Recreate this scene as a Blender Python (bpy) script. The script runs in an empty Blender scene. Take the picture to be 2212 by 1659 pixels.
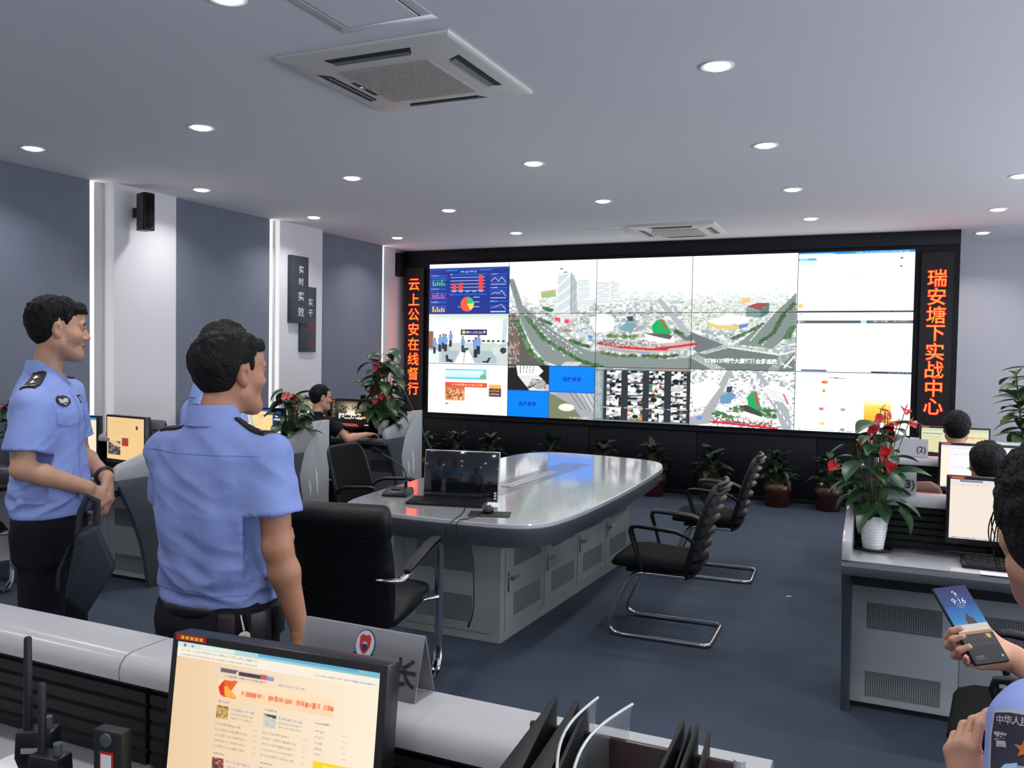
import bpy, bmesh, math, random
import numpy as np
from mathutils import Vector, Matrix, Euler

S = bpy.context.scene
C = S.collection
PI = math.pi
R = math.radians
random.seed(7)
RNG = np.random.default_rng(11)

# ---------------------------------------------------------------- camera, world, exposure
CAM_Z = 1.6
YAW, PITCH, ROLL, FPX = 0.423408817, 0.0351505561, 0.0165379757, 1842.745
_f = Vector((-math.sin(YAW) * math.cos(PITCH), math.cos(YAW) * math.cos(PITCH), -math.sin(PITCH)))
_r0 = Vector((math.cos(YAW), math.sin(YAW), 0))
_u0 = _r0.cross(_f)
_r = _r0 * math.cos(ROLL) + _u0 * math.sin(ROLL)
_u = _r.cross(_f)
cam_data = bpy.data.cameras.new('camera')
cam_data.sensor_width = 36
cam_data.lens = FPX / 2212 * 36
cam_data.clip_start = 0.02
cam = bpy.data.objects.new('camera', cam_data)
C.objects.link(cam)
cam.matrix_world = Matrix(((_r.x, _u.x, -_f.x, 0), (_r.y, _u.y, -_f.y, 0), (_r.z, _u.z, -_f.z, CAM_Z), (0, 0, 0, 1)))
S.camera = cam

world = bpy.data.worlds.new('world')
S.world = world
world.use_nodes = True
world.node_tree.nodes['Background'].inputs[0].default_value = (0.75, 0.85, 1.0, 1)
world.node_tree.nodes['Background'].inputs[1].default_value = 0.3
S.view_settings.view_transform = 'Standard'
S.view_settings.look = 'None'
S.view_settings.gamma = 1
S.view_settings.use_curve_mapping = False
S.view_settings.exposure = 0.0
S.cycles.use_denoising = True
S.cycles.max_bounces = 8
S.cycles.sample_clamp_indirect = 4.0
S.cycles.caustics_reflective = False
S.cycles.caustics_refractive = False

LAMP_W = 6.6          # each ceiling downlight
CEIL = 2.95
WALL_Y = 9.88          # plane of the video wall

# ---------------------------------------------------------------- helpers
def lin(c):
    c = np.asarray(c, float) / 255.0
    return np.where(c <= 0.04045, c / 12.92, ((c + 0.055) / 1.055) ** 2.4)

MATS = {}
def mat(name, col, rough=0.5, metal=0.0, spec=0.5, noise=None, bump=None, emit=None, strength=1.0, attr=None, coat=0.0):
    """principled material; noise=(scale, amount) varies the colour, bump=(scale, strength)"""
    if name in MATS: return MATS[name]
    m = bpy.data.materials.new(name); m.use_nodes = True
    nt = m.node_tree; b = nt.nodes['Principled BSDF']
    c = tuple(lin(col)) + (1,)
    b.inputs['Base Color'].default_value = c
    b.inputs['Roughness'].default_value = rough
    b.inputs['Metallic'].default_value = metal
    b.inputs['Specular IOR Level'].default_value = spec
    b.inputs['Coat Weight'].default_value = coat; b.inputs['Coat Roughness'].default_value = .07
    if attr:
        a = nt.nodes.new('ShaderNodeAttribute'); a.attribute_name = attr
        nt.links.new(a.outputs['Color'], b.inputs['Base Color'])
    if noise or bump:
        tc = nt.nodes.new('ShaderNodeTexCoord')
    if noise:
        n = nt.nodes.new('ShaderNodeTexNoise'); n.inputs['Scale'].default_value = noise[0]; n.inputs['Detail'].default_value = 5
        nt.links.new(tc.outputs['Object'], n.inputs['Vector'])
        r = nt.nodes.new('ShaderNodeMapRange'); r.inputs[1].default_value = 0.3; r.inputs[2].default_value = 0.7
        r.inputs[3].default_value = 1 - noise[1]; r.inputs[4].default_value = 1 + noise[1]
        nt.links.new(n.outputs['Fac'], r.inputs[0])
        mx = nt.nodes.new('ShaderNodeVectorMath'); mx.operation = 'SCALE'
        if attr: nt.links.new(a.outputs['Color'], mx.inputs[0])
        else: mx.inputs[0].default_value = c[:3]
        nt.links.new(r.outputs[0], mx.inputs['Scale'])
        nt.links.new(mx.outputs[0], b.inputs['Base Color'])
    if bump:
        n2 = nt.nodes.new('ShaderNodeTexNoise'); n2.inputs['Scale'].default_value = bump[0]; n2.inputs['Detail'].default_value = 4
        nt.links.new(tc.outputs['Object'], n2.inputs['Vector'])
        bp = nt.nodes.new('ShaderNodeBump'); bp.inputs['Strength'].default_value = bump[1]; bp.inputs['Distance'].default_value = 0.01
        nt.links.new(n2.outputs['Fac'], bp.inputs['Height']); nt.links.new(bp.outputs[0], b.inputs['Normal'])
    if emit is not None:
        b.inputs['Emission Color'].default_value = tuple(lin(emit)) + (1,)
        b.inputs['Emission Strength'].default_value = strength
    MATS[name] = m
    return m

def emission_attr(name, strength):
    """a lit display: each vertex colour is the light it gives off; a smooth dark front glass on top"""
    if name in MATS: return MATS[name]
    m = bpy.data.materials.new(name); m.use_nodes = True
    nt = m.node_tree; b = nt.nodes['Principled BSDF']
    b.inputs['Base Color'].default_value = (0.004, 0.004, 0.005, 1); b.inputs['Roughness'].default_value = 0.35
    a = nt.nodes.new('ShaderNodeAttribute'); a.attribute_name = 'Col'
    nt.links.new(a.outputs['Color'], b.inputs['Emission Color']); b.inputs['Emission Strength'].default_value = strength
    MATS[name] = m
    return m

def thing(name, label, cat, loc=(0, 0, 0), rz=0.0, group=None):
    o = bpy.data.objects.new(name, None); o.empty_display_size = 0.1
    C.objects.link(o); o.location = loc; o.rotation_euler = (0, 0, rz)
    return tag(o, label, cat, group)
def tag(o, label, cat, group=None):
    o['label'] = label; o['category'] = cat
    if group: o['group'] = group
    return o
def struct(o):
    o['kind'] = 'structure'; return o
def dup(o, parent=None, loc=None, rz=None, label=None):
    c = o.copy(); C.objects.link(c)
    if parent: c.parent = parent
    if loc is not None: c.location = loc
    if rz is not None: c.rotation_euler = (0, 0, rz)
    if label: c['label'] = label
    for ch in list(o.children): dup(ch, c)
    return c

class MB:
    """collects shapes, then links them as ONE mesh object"""
    def __init__(s): s.v = []; s.f = []; s.mi = []
    def add(s, v, f, mi=0):
        n = len(s.v); s.v += [tuple(p) for p in v]; s.f += [tuple(i + n for i in q) for q in f]; s.mi += [mi] * len(f); return s
    def box(s, c, d, rot=None, mi=0):
        v = [Vector((sx * d[0] / 2, sy * d[1] / 2, sz * d[2] / 2)) for sx in (-1, 1) for sy in (-1, 1) for sz in (-1, 1)]
        if rot is not None:
            rm = Euler(rot).to_matrix(); v = [rm @ p for p in v]
        v = [p + Vector(c) for p in v]
        return s.add(v, [(0, 1, 3, 2), (4, 6, 7, 5), (0, 4, 5, 1), (2, 3, 7, 6), (0, 2, 6, 4), (1, 5, 7, 3)], mi)
    def b2(s, a, b, mi=0):
        return s.box([(p + q) / 2 for p, q in zip(a, b)], [abs(q - p) for p, q in zip(a, b)], None, mi)
    def prism(s, pts, d0, d1, axis='x', mi=0):
        """outline pts (a,b) extruded from d0 to d1 along axis: x->(d,a,b) y->(a,d,b) z->(a,b,d)"""
        mk = {'x': lambda a, b, d: (d, a, b), 'y': lambda a, b, d: (a, d, b), 'z': lambda a, b, d: (a, b, d)}[axis]
        n = len(pts)
        v = [mk(a, b, d0) for a, b in pts] + [mk(a, b, d1) for a, b in pts]
        f = [tuple(range(n))[::-1], tuple(range(n, 2 * n))] + [(i, (i + 1) % n, n + (i + 1) % n, n + i) for i in range(n)]
        return s.add(v, f, mi)
    def tube(s, pts, r, n=8, closed=False, mi=0, flat=None):
        pts = [Vector(p) for p in pts]; m = len(pts); rr = r if hasattr(r, '__len__') else [r] * m
        rings = []; up = None
        for i in range(m):
            a = pts[i - 1] if (i > 0 or closed) else pts[i]; b = pts[(i + 1) % m] if (i < m - 1 or closed) else pts[i]
            t = (b - a).normalized()
            if up is None:
                up = Vector((0, 0, 1)) if abs(t.z) < .9 else Vector((1, 0, 0))
            u = (up - t * up.dot(t)).normalized(); w = t.cross(u); up = u
            fl = flat or (1, 1)
            rings.append([pts[i] + (u * math.cos(2 * PI * k / n) * fl[0] + w * math.sin(2 * PI * k / n) * fl[1]) * rr[i] for k in range(n)])
        v = [p for q in rings for p in q]; f = []
        for i in range(m if closed else m - 1):
            j = (i + 1) % m
            for k in range(n): f.append((i * n + k, i * n + (k + 1) % n, j * n + (k + 1) % n, j * n + k))
        if not closed: f += [tuple(range(n))[::-1], tuple((m - 1) * n + k for k in range(n))]
        return s.add(v, f, mi)
    def lathe(s, prof, n=24, c=(0, 0, 0), mi=0):
        v = []; f = []
        for (r, z) in prof:
            v += [(c[0] + r * math.cos(2 * PI * k / n), c[1] + r * math.sin(2 * PI * k / n), c[2] + z) for k in range(n)]
        for i in range(len(prof) - 1):
            for k in range(n): f.append((i * n + k, i * n + (k + 1) % n, (i + 1) * n + (k + 1) % n, (i + 1) * n + k))
        f += [tuple(range(n))[::-1], tuple((len(prof) - 1) * n + k for k in range(n))]
        return s.add(v, f, mi)
    def ell(s, c, r, n=16, m=10, rot=None, mi=0):
        v = []; f = []; rm = Euler(rot).to_matrix() if rot else Matrix.Identity(3)
        for i in range(m + 1):
            t = PI * i / m
            for k in range(n):
                p = 2 * PI * k / n
                v.append(rm @ Vector((r[0] * math.sin(t) * math.cos(p), r[1] * math.sin(t) * math.sin(p), r[2] * math.cos(t))) + Vector(c))
        for i in range(m):
            for k in range(n): f.append((i * n + k, (i + 1) * n + k, (i + 1) * n + (k + 1) % n, i * n + (k + 1) % n))
        return s.add(v, f, mi)
    def loft(s, rings, close=True, caps=True, mi=0):
        n = len(rings[0]); v = [p for r in rings for p in r]; f = []
        for i in range(len(rings) - 1):
            for k in range(n if close else n - 1): f.append((i * n + k, i * n + (k + 1) % n, (i + 1) * n + (k + 1) % n, (i + 1) * n + k))
        if caps: f += [tuple(range(n))[::-1], tuple((len(rings) - 1) * n + k for k in range(n))]
        return s.add(v, f, mi)
    def build(s, name, mats, parent=None, bevel=0.0, smooth=35, seg=2, loc=None, rot=None):
        me = bpy.data.meshes.new(name); me.from_pydata(s.v, [], s.f); me.validate()
        bm = bmesh.new(); bm.from_mesh(me)
        bmesh.ops.remove_doubles(bm, verts=bm.verts, dist=1e-5)
        bmesh.ops.recalc_face_normals(bm, faces=bm.faces)
        if bevel > 0:
            ed = [e for e in bm.edges if len(e.link_faces) == 2 and e.calc_face_angle(0) > R(35)]
            bmesh.ops.bevel(bm, geom=ed, offset=bevel, segments=seg, affect='EDGES', profile=0.5, clamp_overlap=True)
        bm.to_mesh(me); bm.free()
        if len(set(s.mi)) > 1 and bevel == 0 and len(me.polygons) == len(s.mi):
            me.polygons.foreach_set('material_index', s.mi)
        for m in (mats if isinstance(mats, (list, tuple)) else [mats]): me.materials.append(m)
        if smooth:
            me.polygons.foreach_set('use_smooth', [True] * len(me.polygons)); me.set_sharp_from_angle(angle=R(smooth))
        return link(name, me, parent, loc, rot)
def link(name, me, parent=None, loc=None, rot=None):
    o = bpy.data.objects.new(name, me); C.objects.link(o)
    if parent: o.parent = parent
    if loc is not None: o.location = loc
    if rot is not None: o.rotation_euler = rot
    return o

def text_mesh(body, size, align='CENTER', bold=0.0, extrude=0.0, spacing=1.0):
    """list of (verts, faces) of lettering in the xy plane, centred on the origin"""
    c = bpy.data.curves.new('lettering', 'FONT'); c.body = body; c.size = size; c.align_x = 'CENTER'; c.align_y = 'CENTER'
    c.offset = bold; c.extrude = extrude; c.resolution_u = 3; c.space_character = spacing
    o = bpy.data.objects.new('lettering', c); C.objects.link(o)
    me = bpy.data.meshes.new_from_object(o.evaluated_get(bpy.context.evaluated_depsgraph_get()))
    v = [tuple(p.co) for p in me.vertices]; f = [tuple(p.vertices) for p in me.polygons]
    bpy.data.objects.remove(o); bpy.data.curves.remove(c); bpy.data.meshes.remove(me)
    # recentre each string on its own bounding box
    if v:
        a = np.array(v); mid = (a.min(0) + a.max(0)) / 2; v = [tuple(p - mid) for p in a]
    return v, f
def put_text(mb, body, size, fn, bold=0.0, mi=0, spacing=1.0):
    v, f = text_mesh(body, size, bold=bold, spacing=spacing)
    mb.add([fn(p[0], p[1]) for p in v], f, mi)

def screen_mesh(name, img, fn, material, parent=None):
    """img: (h,w,3) sRGB 0..255, row 0 at the top; fn(u,v) -> local point, u,v in 0..1 from the top left"""
    h, w = img.shape[:2]
    uu = np.linspace(0, 1, w); vv = np.linspace(0, 1, h)
    p00 = np.array(fn(0, 0), float); pu = np.array(fn(1, 0), float) - p00; pv = np.array(fn(0, 1), float) - p00
    V = (p00 + uu[None, :, None] * pu + vv[:, None, None] * pv).reshape(-1, 3)
    i = np.arange(w * h).reshape(h, w)
    F = np.stack([i[1:, :-1], i[1:, 1:], i[:-1, 1:], i[:-1, :-1]], -1).reshape(-1, 4)
    me = fast_mesh(name, V, F)
    ca = me.color_attributes.new('Col', 'FLOAT_COLOR', 'POINT')
    col = np.ones((w * h, 4), np.float32); col[:, :3] = lin(np.clip(img, 0, 255)).reshape(-1, 3)
    ca.data.foreach_set('color', col.ravel())
    me.materials.append(material)
    return link(name, me, parent)
def fast_mesh(name, V, F):
    me = bpy.data.meshes.new(name)
    V = np.asarray(V, np.float32); F = np.asarray(F, np.int32)
    me.vertices.add(len(V)); me.vertices.foreach_set('co', V.ravel())
    me.loops.add(F.size); me.loops.foreach_set('vertex_index', F.ravel())
    me.polygons.add(len(F)); me.polygons.foreach_set('loop_start', np.arange(len(F), dtype=np.int32) * F.shape[1])
    me.update(calc_edges=True); me.validate()
    return me

class Paint:
    """a small picture for a lit display; drawing coordinates run 0..W, 0..H from the top left"""
    def __init__(s, w, h, W, H, bg):
        s.a = np.zeros((h, w, 3)); s.a[:] = bg; s.w, s.h, s.W, s.H = w, h, W, H
        s.X, s.Y = np.meshgrid((np.arange(w) + .5) * W / w, (np.arange(h) + .5) * H / h)
    def _sl(s, x0, y0, x1, y1):
        i0 = max(0, int(math.floor(x0 / s.W * s.w + .5))); i1 = min(s.w, max(i0 + 1, int(math.floor(x1 / s.W * s.w + .5))))
        j0 = max(0, int(math.floor(y0 / s.H * s.h + .5))); j1 = min(s.h, max(j0 + 1, int(math.floor(y1 / s.H * s.h + .5))))
        return slice(j0, j1), slice(i0, i1)
    def rect(s, x0, y0, x1, y1, c, al=1.0):
        q = s._sl(x0, y0, x1, y1); s.a[q] = s.a[q] * (1 - al) + np.array(c) * al
    def grad(s, x0, y0, x1, y1, c0, c1, vert=True):
        q = s._sl(x0, y0, x1, y1); t = ((s.Y[q] - y0) / (y1 - y0)) if vert else ((s.X[q] - x0) / (x1 - x0)); t = np.clip(t, 0, 1)[..., None]
        s.a[q] = np.array(c0) * (1 - t) + np.array(c1) * t
    def poly(s, pts, c, al=1.0):
        xs = [p[0] for p in pts]; ys = [p[1] for p in pts]; q = s._sl(min(xs), min(ys), max(xs), max(ys))
        X, Y = s.X[q], s.Y[q]; m = np.zeros(X.shape, bool); n = len(pts)
        for i in range(n):
            (xa, ya), (xb, yb) = pts[i], pts[(i + 1) % n]
            if ya == yb: continue
            m ^= ((ya > Y) != (yb > Y)) & (X < (xb - xa) * (Y - ya) / (yb - ya) + xa)
        s.a[q][m] = s.a[q][m] * (1 - al) + np.array(c) * al
    def ell(s, cx, cy, rx, ry, c, al=1.0):
        q = s._sl(cx - rx, cy - ry, cx + rx, cy + ry); m = ((s.X[q] - cx) / rx) ** 2 + ((s.Y[q] - cy) / ry) ** 2 < 1
        s.a[q][m] = s.a[q][m] * (1 - al) + np.array(c) * al
    def line(s, pts, wd, c, al=1.0):
        for (xa, ya), (xb, yb) in zip(pts[:-1], pts[1:]):
            q = s._sl(min(xa, xb) - wd, min(ya, yb) - wd, max(xa, xb) + wd, max(ya, yb) + wd); X, Y = s.X[q], s.Y[q]
            dx, dy = xb - xa, yb - ya; L = dx * dx + dy * dy + 1e-9
            t = np.clip(((X - xa) * dx + (Y - ya) * dy) / L, 0, 1); m = (X - xa - t * dx) ** 2 + (Y - ya - t * dy) ** 2 < (wd / 2) ** 2
            s.a[q][m] = s.a[q][m] * (1 - al) + np.array(c) * al
    def dash(s, x0, x1, y, h, c, seed=0, al=.8):
        """a row of small illegible marks like a line of print"""
        rg = random.Random(seed * 977 + int(x0 * 13 + y * 7)); x = x0
        while x < x1:
            L = h * rg.uniform(.5, 1.1)
            s.rect(x, y - h / 2 * rg.uniform(.6, 1), min(x + L, x1), y + h / 2 * rg.uniform(.6, 1), c, al * rg.uniform(.5, 1)); x += L * rg.uniform(1.05, 1.35)
    def noise(s, x0, y0, x1, y1, cols, nx, ny, seed=0, al=1.0):
        q = s._sl(x0, y0, x1, y1); rg = np.random.default_rng(seed); k = rg.integers(0, len(cols), (ny, nx))
        gi = np.clip(((s.Y[q] - y0) / (y1 - y0) * ny).astype(int), 0, ny - 1); gj = np.clip(((s.X[q] - x0) / (x1 - x0) * nx).astype(int), 0, nx - 1)
        s.a[q] = s.a[q] * (1 - al) + np.array(cols, float)[k[gi, gj]] * al
    def text(s, body, cx, cy, size, c, bold=0.0):
        v, f = text_mesh(body, size, bold=bold)
        for q in f: s.poly([(cx + v[i][0], cy - v[i][1]) for i in q], c)

# ---------------------------------------------------------------- materials
M_CEIL = mat('ceiling_paint', (240, 240, 243), .9)
M_WALL = mat('white_wall_paint', (222, 220, 224), .8, bump=(60, .04))
M_BACK = mat('grey_wall_paint', (200, 198, 206), .8, bump=(60, .04))
M_BLIND = mat('slate_blind_fabric', (112, 118, 133), .8, noise=(3, .06), bump=(220, .15))
M_CARPET = mat('blue_grey_carpet', (72, 82, 97), .95, spec=.15, noise=(1.6, .13), bump=(260, .9))
M_BLACK = mat('black_matte', (11, 12, 14), .55)
M_NAVY = mat('black_panel_paint', (9, 12, 19), .55, spec=.35)
M_PLASTIC = mat('black_plastic', (14, 15, 17), .4, spec=.4)
M_BEZEL = mat('monitor_bezel', (20, 20, 22), .35)
M_WHITE = mat('white_laminate', (174, 173, 176), .25)
M_TOP = mat('pale_grey_laminate', (184, 185, 189), .14, noise=(5, .05), coat=1)
M_GREY = mat('light_grey_panel', (168, 172, 173), .4)
M_GREYD = mat('dark_slate_panel', (68, 72, 79), .45)
M_CHROME = mat('chrome', (205, 205, 210), .12, metal=1)
M_STEEL = mat('brushed_steel', (188, 186, 184), .32, metal=1, bump=(9, .12))
M_FABRIC = mat('black_mesh_fabric', (11, 12, 14), .85, spec=.2, bump=(400, .4))
M_LEATHER = mat('black_leather', (12, 12, 13), .42, spec=.4, bump=(140, .2))
M_ACWHITE = mat('ac_plastic', (226, 224, 216), .4)
M_DARKSLOT = mat('dark_slot', (36, 40, 48), .6)

# ---------------------------------------------------------------- room
XL, XR, YB, YF = -5.9, 3.6, 10.95, -3.2
struct(MB().b2((XL - .6, YF - .1, -.1), (XR + .1, YB + .1, 0)).build('floor', M_CARPET))
struct(MB().b2((XL - .6, YF - .1, CEIL), (XR + .1, YB + .1, CEIL + .1)).build('ceiling', M_CEIL))
struct(MB().b2((-6.4, YB, 0), (XR + .1, YB + .1, CEIL)).build('wall_back', M_BACK))
struct(MB().b2((XR, YF, 0), (XR + .1, YB, CEIL)).build('wall_right', M_WALL))
struct(MB().b2((-6.4, YF - .1, 0), (XR + .1, YF, CEIL)).build('wall_front', M_WALL))
# left wall: columns between tall recessed windows with roller blinds
wl = MB()
cols_y = [(YF, 0.2), (2.35, 2.6), (5.08, 5.74), (7.145, 7.868)]
for y0, y1 in cols_y: wl.b2((XL - .4, y0, 0), (XL, y1, CEIL))
wl.b2((-6.4, 9.55, 0), (-6.14, YB, CEIL))
wl.b2((XL - .4, 7.868, 0), (XL - .12, 9.56, .6))
for y0, y1 in ((.2, 2.35), (2.6, 5.08), (5.74, 7.145)): wl.b2((XL - .4, y0, 0), (XL - .12, y1, .6))
struct(wl.build('wall_left', M_WALL, bevel=.004))
wins = [(.2, 2.35, 2.30, 2.33, 2.35, -6.0), (2.6, 5.08, 4.935, 4.985, 5.08, -6.0), (5.74, 7.145, 7.05, 7.115, 7.145, -5.95), (7.868, 9.56, 9.245, 9.31, 9.56, -6.0)]
M_PANE = mat('daylit_window_pane', (230, 230, 230), .3, emit=(255, 250, 240), strength=3.0)
M_FILL_PANE = mat('added_fill_light_pane', (230, 232, 235), .3, emit=(232, 240, 255), strength=8.3)  # fill glow for the added right wall windows
M_JAMB = mat('pale_window_frame', (205, 204, 204), .5)
lab = ['slate roller blind nearest the camera on the left wall', 'slate roller blind behind the officer at far left', 'slate roller blind behind the two standing officers', 'slate roller blind beside the glowing red LED sign']
for k, (y0, y1, yb, yp, yr, xb) in enumerate(wins):
    w = MB()
    w.b2((xb - .09, yp, .6), (xb - .02, yr + .02, CEIL))                 # jamb beside the pane
    w.b2((xb - .09, y0 - .02, .6), (xb - .05, y0 + .05, CEIL))
    w.b2((xb - .14, y0, .6), (XL, yr, .64))
    o = struct(w.build('window_%d' % (k + 1), M_JAMB, bevel=.003))
    MB().b2((xb - .075, y0 + .03, .64), (xb - .06, yp + .01, CEIL)).build('window_pane', M_PANE, o)
    t = thing('roller_blind', lab[k], 'window blind', (xb, (y0 + yb) / 2, .66), 0, 'slate roller blinds')
    wd = (yb - y0) - .02
    b = MB()
    b.b2((-.004, -wd / 2, .03), (.004, wd / 2, CEIL - .66))
    b.build('blind_fabric', M_BLIND, t, smooth=0)
    MB().b2((-.012, -wd / 2, 0), (.012, wd / 2, .03)).build('bottom_bar', M_GREYD, t, bevel=.004)
# windows added on the unseen right wall, glowing to brighten the ceiling
for k, y0 in enumerate((-2.2, .2, 2.6, 5.0, 7.4)):
    w = MB(); y1 = y0 + 1.7
    for a in (y0, y0 + .84, y1 - .05): w.b2((XR - .05, a, .95), (XR, a + .05, 2.35))
    for zz in (.95, 1.8, 2.3): w.b2((XR - .045, y0, zz), (XR, y1, zz + .05))
    w.b2((XR - .16, y0 - .05, .91), (XR, y1 + .05, .95))
    o = struct(w.build('window_%d' % (k + 5), M_JAMB, bevel=.003))
    MB().b2((XR - .02, y0 + .02, .96), (XR - .012, y1 - .02, 2.33)).build('window_pane', M_FILL_PANE, o)
struct(MB().b2((XL + .0, YF, 0), (XL + .014, .2, .09)).build('baseboard_left', M_GREYD))
struct(MB().b2((.6, YB - .015, 0), (XR, YB, .09)).build('baseboard_back', M_GREYD))

# ---------------------------------------------------------------- ceiling downlights
M_LENS = mat('lit_downlight_lens', (255, 255, 255), .4, emit=(255, 251, 248), strength=16.0)
M_TRIM = mat('white_downlight_trim', (235, 235, 235), .4)
GX = {'D': -5.42, 'A': -3.91, 'C': -2.385, 'B': -.80, 'E': .775, 'G': 2.35}
lights = []
for col, rows in (('D', (4.0, 5.55, 7.08, 8.66)), ('A', (4.0, 5.58, 7.15, 8.72)), ('C', (2.57, 5.6, 7.16)), ('B', (4.03, 5.63, 7.16, 8.7)),
                  ('E', (4.03, 5.6, 7.18, 8.68, 10.2)), ('G', (4.03, 5.6, 7.18, 8.68, 10.2))):
    for y in rows: lights.append((GX[col], y))
for x in (-5.42, -3.91, -2.385, -.8, .775, 2.35):
    for y in (2.45, .9, -.7, -2.2):
        if (x, y) != (-2.385, 2.45): lights.append((x, y))
def ordinal_light(x, y):
    side = {-5.42: 'row along the left window wall', -3.91: 'second row from the left wall', -2.385: 'row in line with the air conditioners', -.8: 'row above the guest chairs', .775: 'row above the right hand consoles', 2.35: 'row nearest the right wall'}[x]
    rows = sorted({b for a, b in lights if a == x}, reverse=True); k = rows.index(y)
    nth = ['farthest', 'second farthest', 'third farthest', 'fourth farthest', 'fifth farthest', 'sixth farthest', 'seventh farthest', 'eighth farthest', 'ninth farthest'][k]
    return '%s round ceiling downlight of the %s' % (nth, side)
lens_me = None
first = None
for (x, y) in lights:
    if first is None:
        first = thing('downlight', '', 'ceiling light', (x, y, CEIL), 0, 'round recessed downlights')
        MB().lathe([(.058, 0), (.058, -.004), (.076, -.006), (.079, -.002), (.079, 0)], 32).build('trim_ring', M_TRIM, first)
        MB().lathe([(.0575, -.001), (.0575, -.0055), (.045, -.012), (.02, -.0155), (.002, -.016)], 32).build('lens', M_LENS, first)
        ld = bpy.data.lights.new('downlight_lamp', 'AREA'); ld.shape = 'DISK'; ld.size = .11; ld.energy = LAMP_W; ld.color = (1, .985, .97); ld.spread = R(130)
        lo = bpy.data.objects.new('lamp', ld); C.objects.link(lo); lo.parent = first; lo.location = (0, 0, -.02)
        first['label'] = ordinal_light(x, y)
    else:
        dup(first, None, (x, y, CEIL), 0, ordinal_light(x, y))

# ---------------------------------------------------------------- ceiling air conditioners and access panels
def ac_unit(cx, cy, label):
    t = thing('ceiling_air_conditioner', label, 'air conditioner', (cx, cy, CEIL), 0, 'ceiling cassette air conditioners')
    h = .455
    def ring(r, z): return [(-r, -r, z), (r, -r, z), (r, r, z), (-r, r, z)]
    p = MB(); p.loft([ring(h, 0), ring(h, -.012), ring(h - .015, -.02), ring(.27, -.034), ring(.265, -.034)], caps=True)
    p.build('face_panel', M_ACWHITE, t, bevel=.003)
    g = MB(); g.b2((-.245, -.245, -.036), (.245, .245, -.030))
    for k in range(34):
        y = -.235 + k * .47 / 33; g.b2((-.24, y - .0042, -.041), (.24, y + .0042, -.036))
    g.build('intake_grille', mat('grille_plastic', (196, 193, 184), .5), t, smooth=0)
    for k in range(4):
        s = MB(); a = k * PI / 2
        zt = lambda q: -.02 - (.44 - q) / (.44 - .27) * .014
        pts = [(-.23, .385), (.23, .385), (.2, .325), (-.2, .325)]
        top = [(px, py, zt(py) - .0012) for px, py in pts]; bot = [(px, py, zt(py) + .006) for px, py in pts]
        rm = Matrix.Rotation(a, 3, 'Z')
        s.loft([[rm @ Vector(q) for q in bot], [rm @ Vector(q) for q in top]])
        o = s.build('air_slot', M_DARKSLOT, t, smooth=0)
        f = MB(); f.box((0, .342, zt(.342) - .004), (.4, .022, .003), (.35, 0, 0)); me = f.build('louvre', mat('louvre_grey', (120, 124, 130), .5), o); me.rotation_euler = (0, 0, a)
    d = MB(); d.b2((-.285, -.09, -.0345), (-.262, .12, -.030)); o = d.build('display_strip', M_BLACK, t)
    MB().b2((-.280, -.02, -.0352), (-.268, -.008, -.0345)).build('indicator_light', mat('orange_led', (255, 120, 60), .4, emit=(255, 120, 60), strength=3), o)
    MB().b2((-.280, .005, -.0352), (-.268, .013, -.0345)).build('indicator_light', mat('blue_led', (60, 60, 255), .4, emit=(70, 60, 255), strength=3), o)
    return t
ac_unit(-2.20, 3.62, 'large ceiling cassette air conditioner near the camera above the room centre')
ac_unit(-2.15, 9.03, 'small looking ceiling air conditioner far off just before the video wall')
def hatch(x0, y0, x1, y1, label):
    t = thing('ceiling_access_hatch', label, 'ceiling hatch', ((x0 + x1) / 2, (y0 + y1) / 2, CEIL), 0, 'ceiling access hatches')
    a, b = (x1 - x0) / 2, (y1 - y0) / 2
    f = MB()
    for (p, q) in (((-a - .05, -b - .05), (a + .05, -b)), ((-a - .05, b), (a + .05, b + .05)), ((-a - .05, -b), (-a, b)), ((a, -b), (a + .05, b))):
        f.b2((p[0], p[1], -.003), (q[0], q[1], 0))
    f.build('frame', M_CEIL, t, bevel=.001)
    MB().b2((-a, -b, -.002), (a, b, 0)).build('shadow_gap', M_DARKSLOT, t)
    MB().b2((-a + .008, -b + .008, -.005), (a - .008, b - .008, -.002)).build('lid', M_CEIL, t)
hatch(-2.13, 2.42, -1.78, 3.0, 'square access hatch in the ceiling next to the near air conditioner')
hatch(-3.03, 8.72, -2.72, 9.2, 'square access hatch in the ceiling beside the far air conditioner')

# ================================================================ video wall
U0, DU, V0, DV = -5.67, 1.1626, 2.765, .6523
cabinet = thing('video_wall_cabinet', 'tall black cabinet framing the giant video wall', 'video wall cabinet', (-2.75, WALL_Y, 0))
cb = MB()
cb.b2((-3.31, 0.012, 0), (3.31, .75, CEIL - .005)).build('cabinet_body', M_NAVY, cabinet, smooth=0)
tb = MB(); tb.b2((-3.31, -.02, 2.80), (3.31, .012, CEIL - .005)); tb.b2((-3.31, -.02, .74), (3.31, .012, .775)); tb.b2((-3.31, -.012, .0), (3.31, .012, .05))
tb.build('front_trim', M_NAVY, cabinet, bevel=.003)
dp = MB()
for k in range(5): dp.b2((-3.28 + k * 1.314, 0, .06), (-3.28 + k * 1.314 + 1.305, .012, .735))
dp.build('base_panels', M_NAVY, cabinet, bevel=.002)

def W(px, py):
    """photograph pixel -> (u, v) on the video wall, u in panel columns, v in panel rows"""
    d = _r * ((px - 1106) / FPX) - _u * ((py - 829.5) / FPX) + _f
    t = WALL_Y / d.y
    return ((d.x * t - U0) / DU, (V0 - (CAM_Z + d.z * t)) / DV)
def WL(*pts): return [W(*p) for p in pts]
def z1(*pts): return [W(840 + .27125 * x, 500 + .27125 * y) for x, y in pts]
def z2(*pts): return [W(1400 + .31646 * x, 500 + .31646 * y) for x, y in pts]

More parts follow.
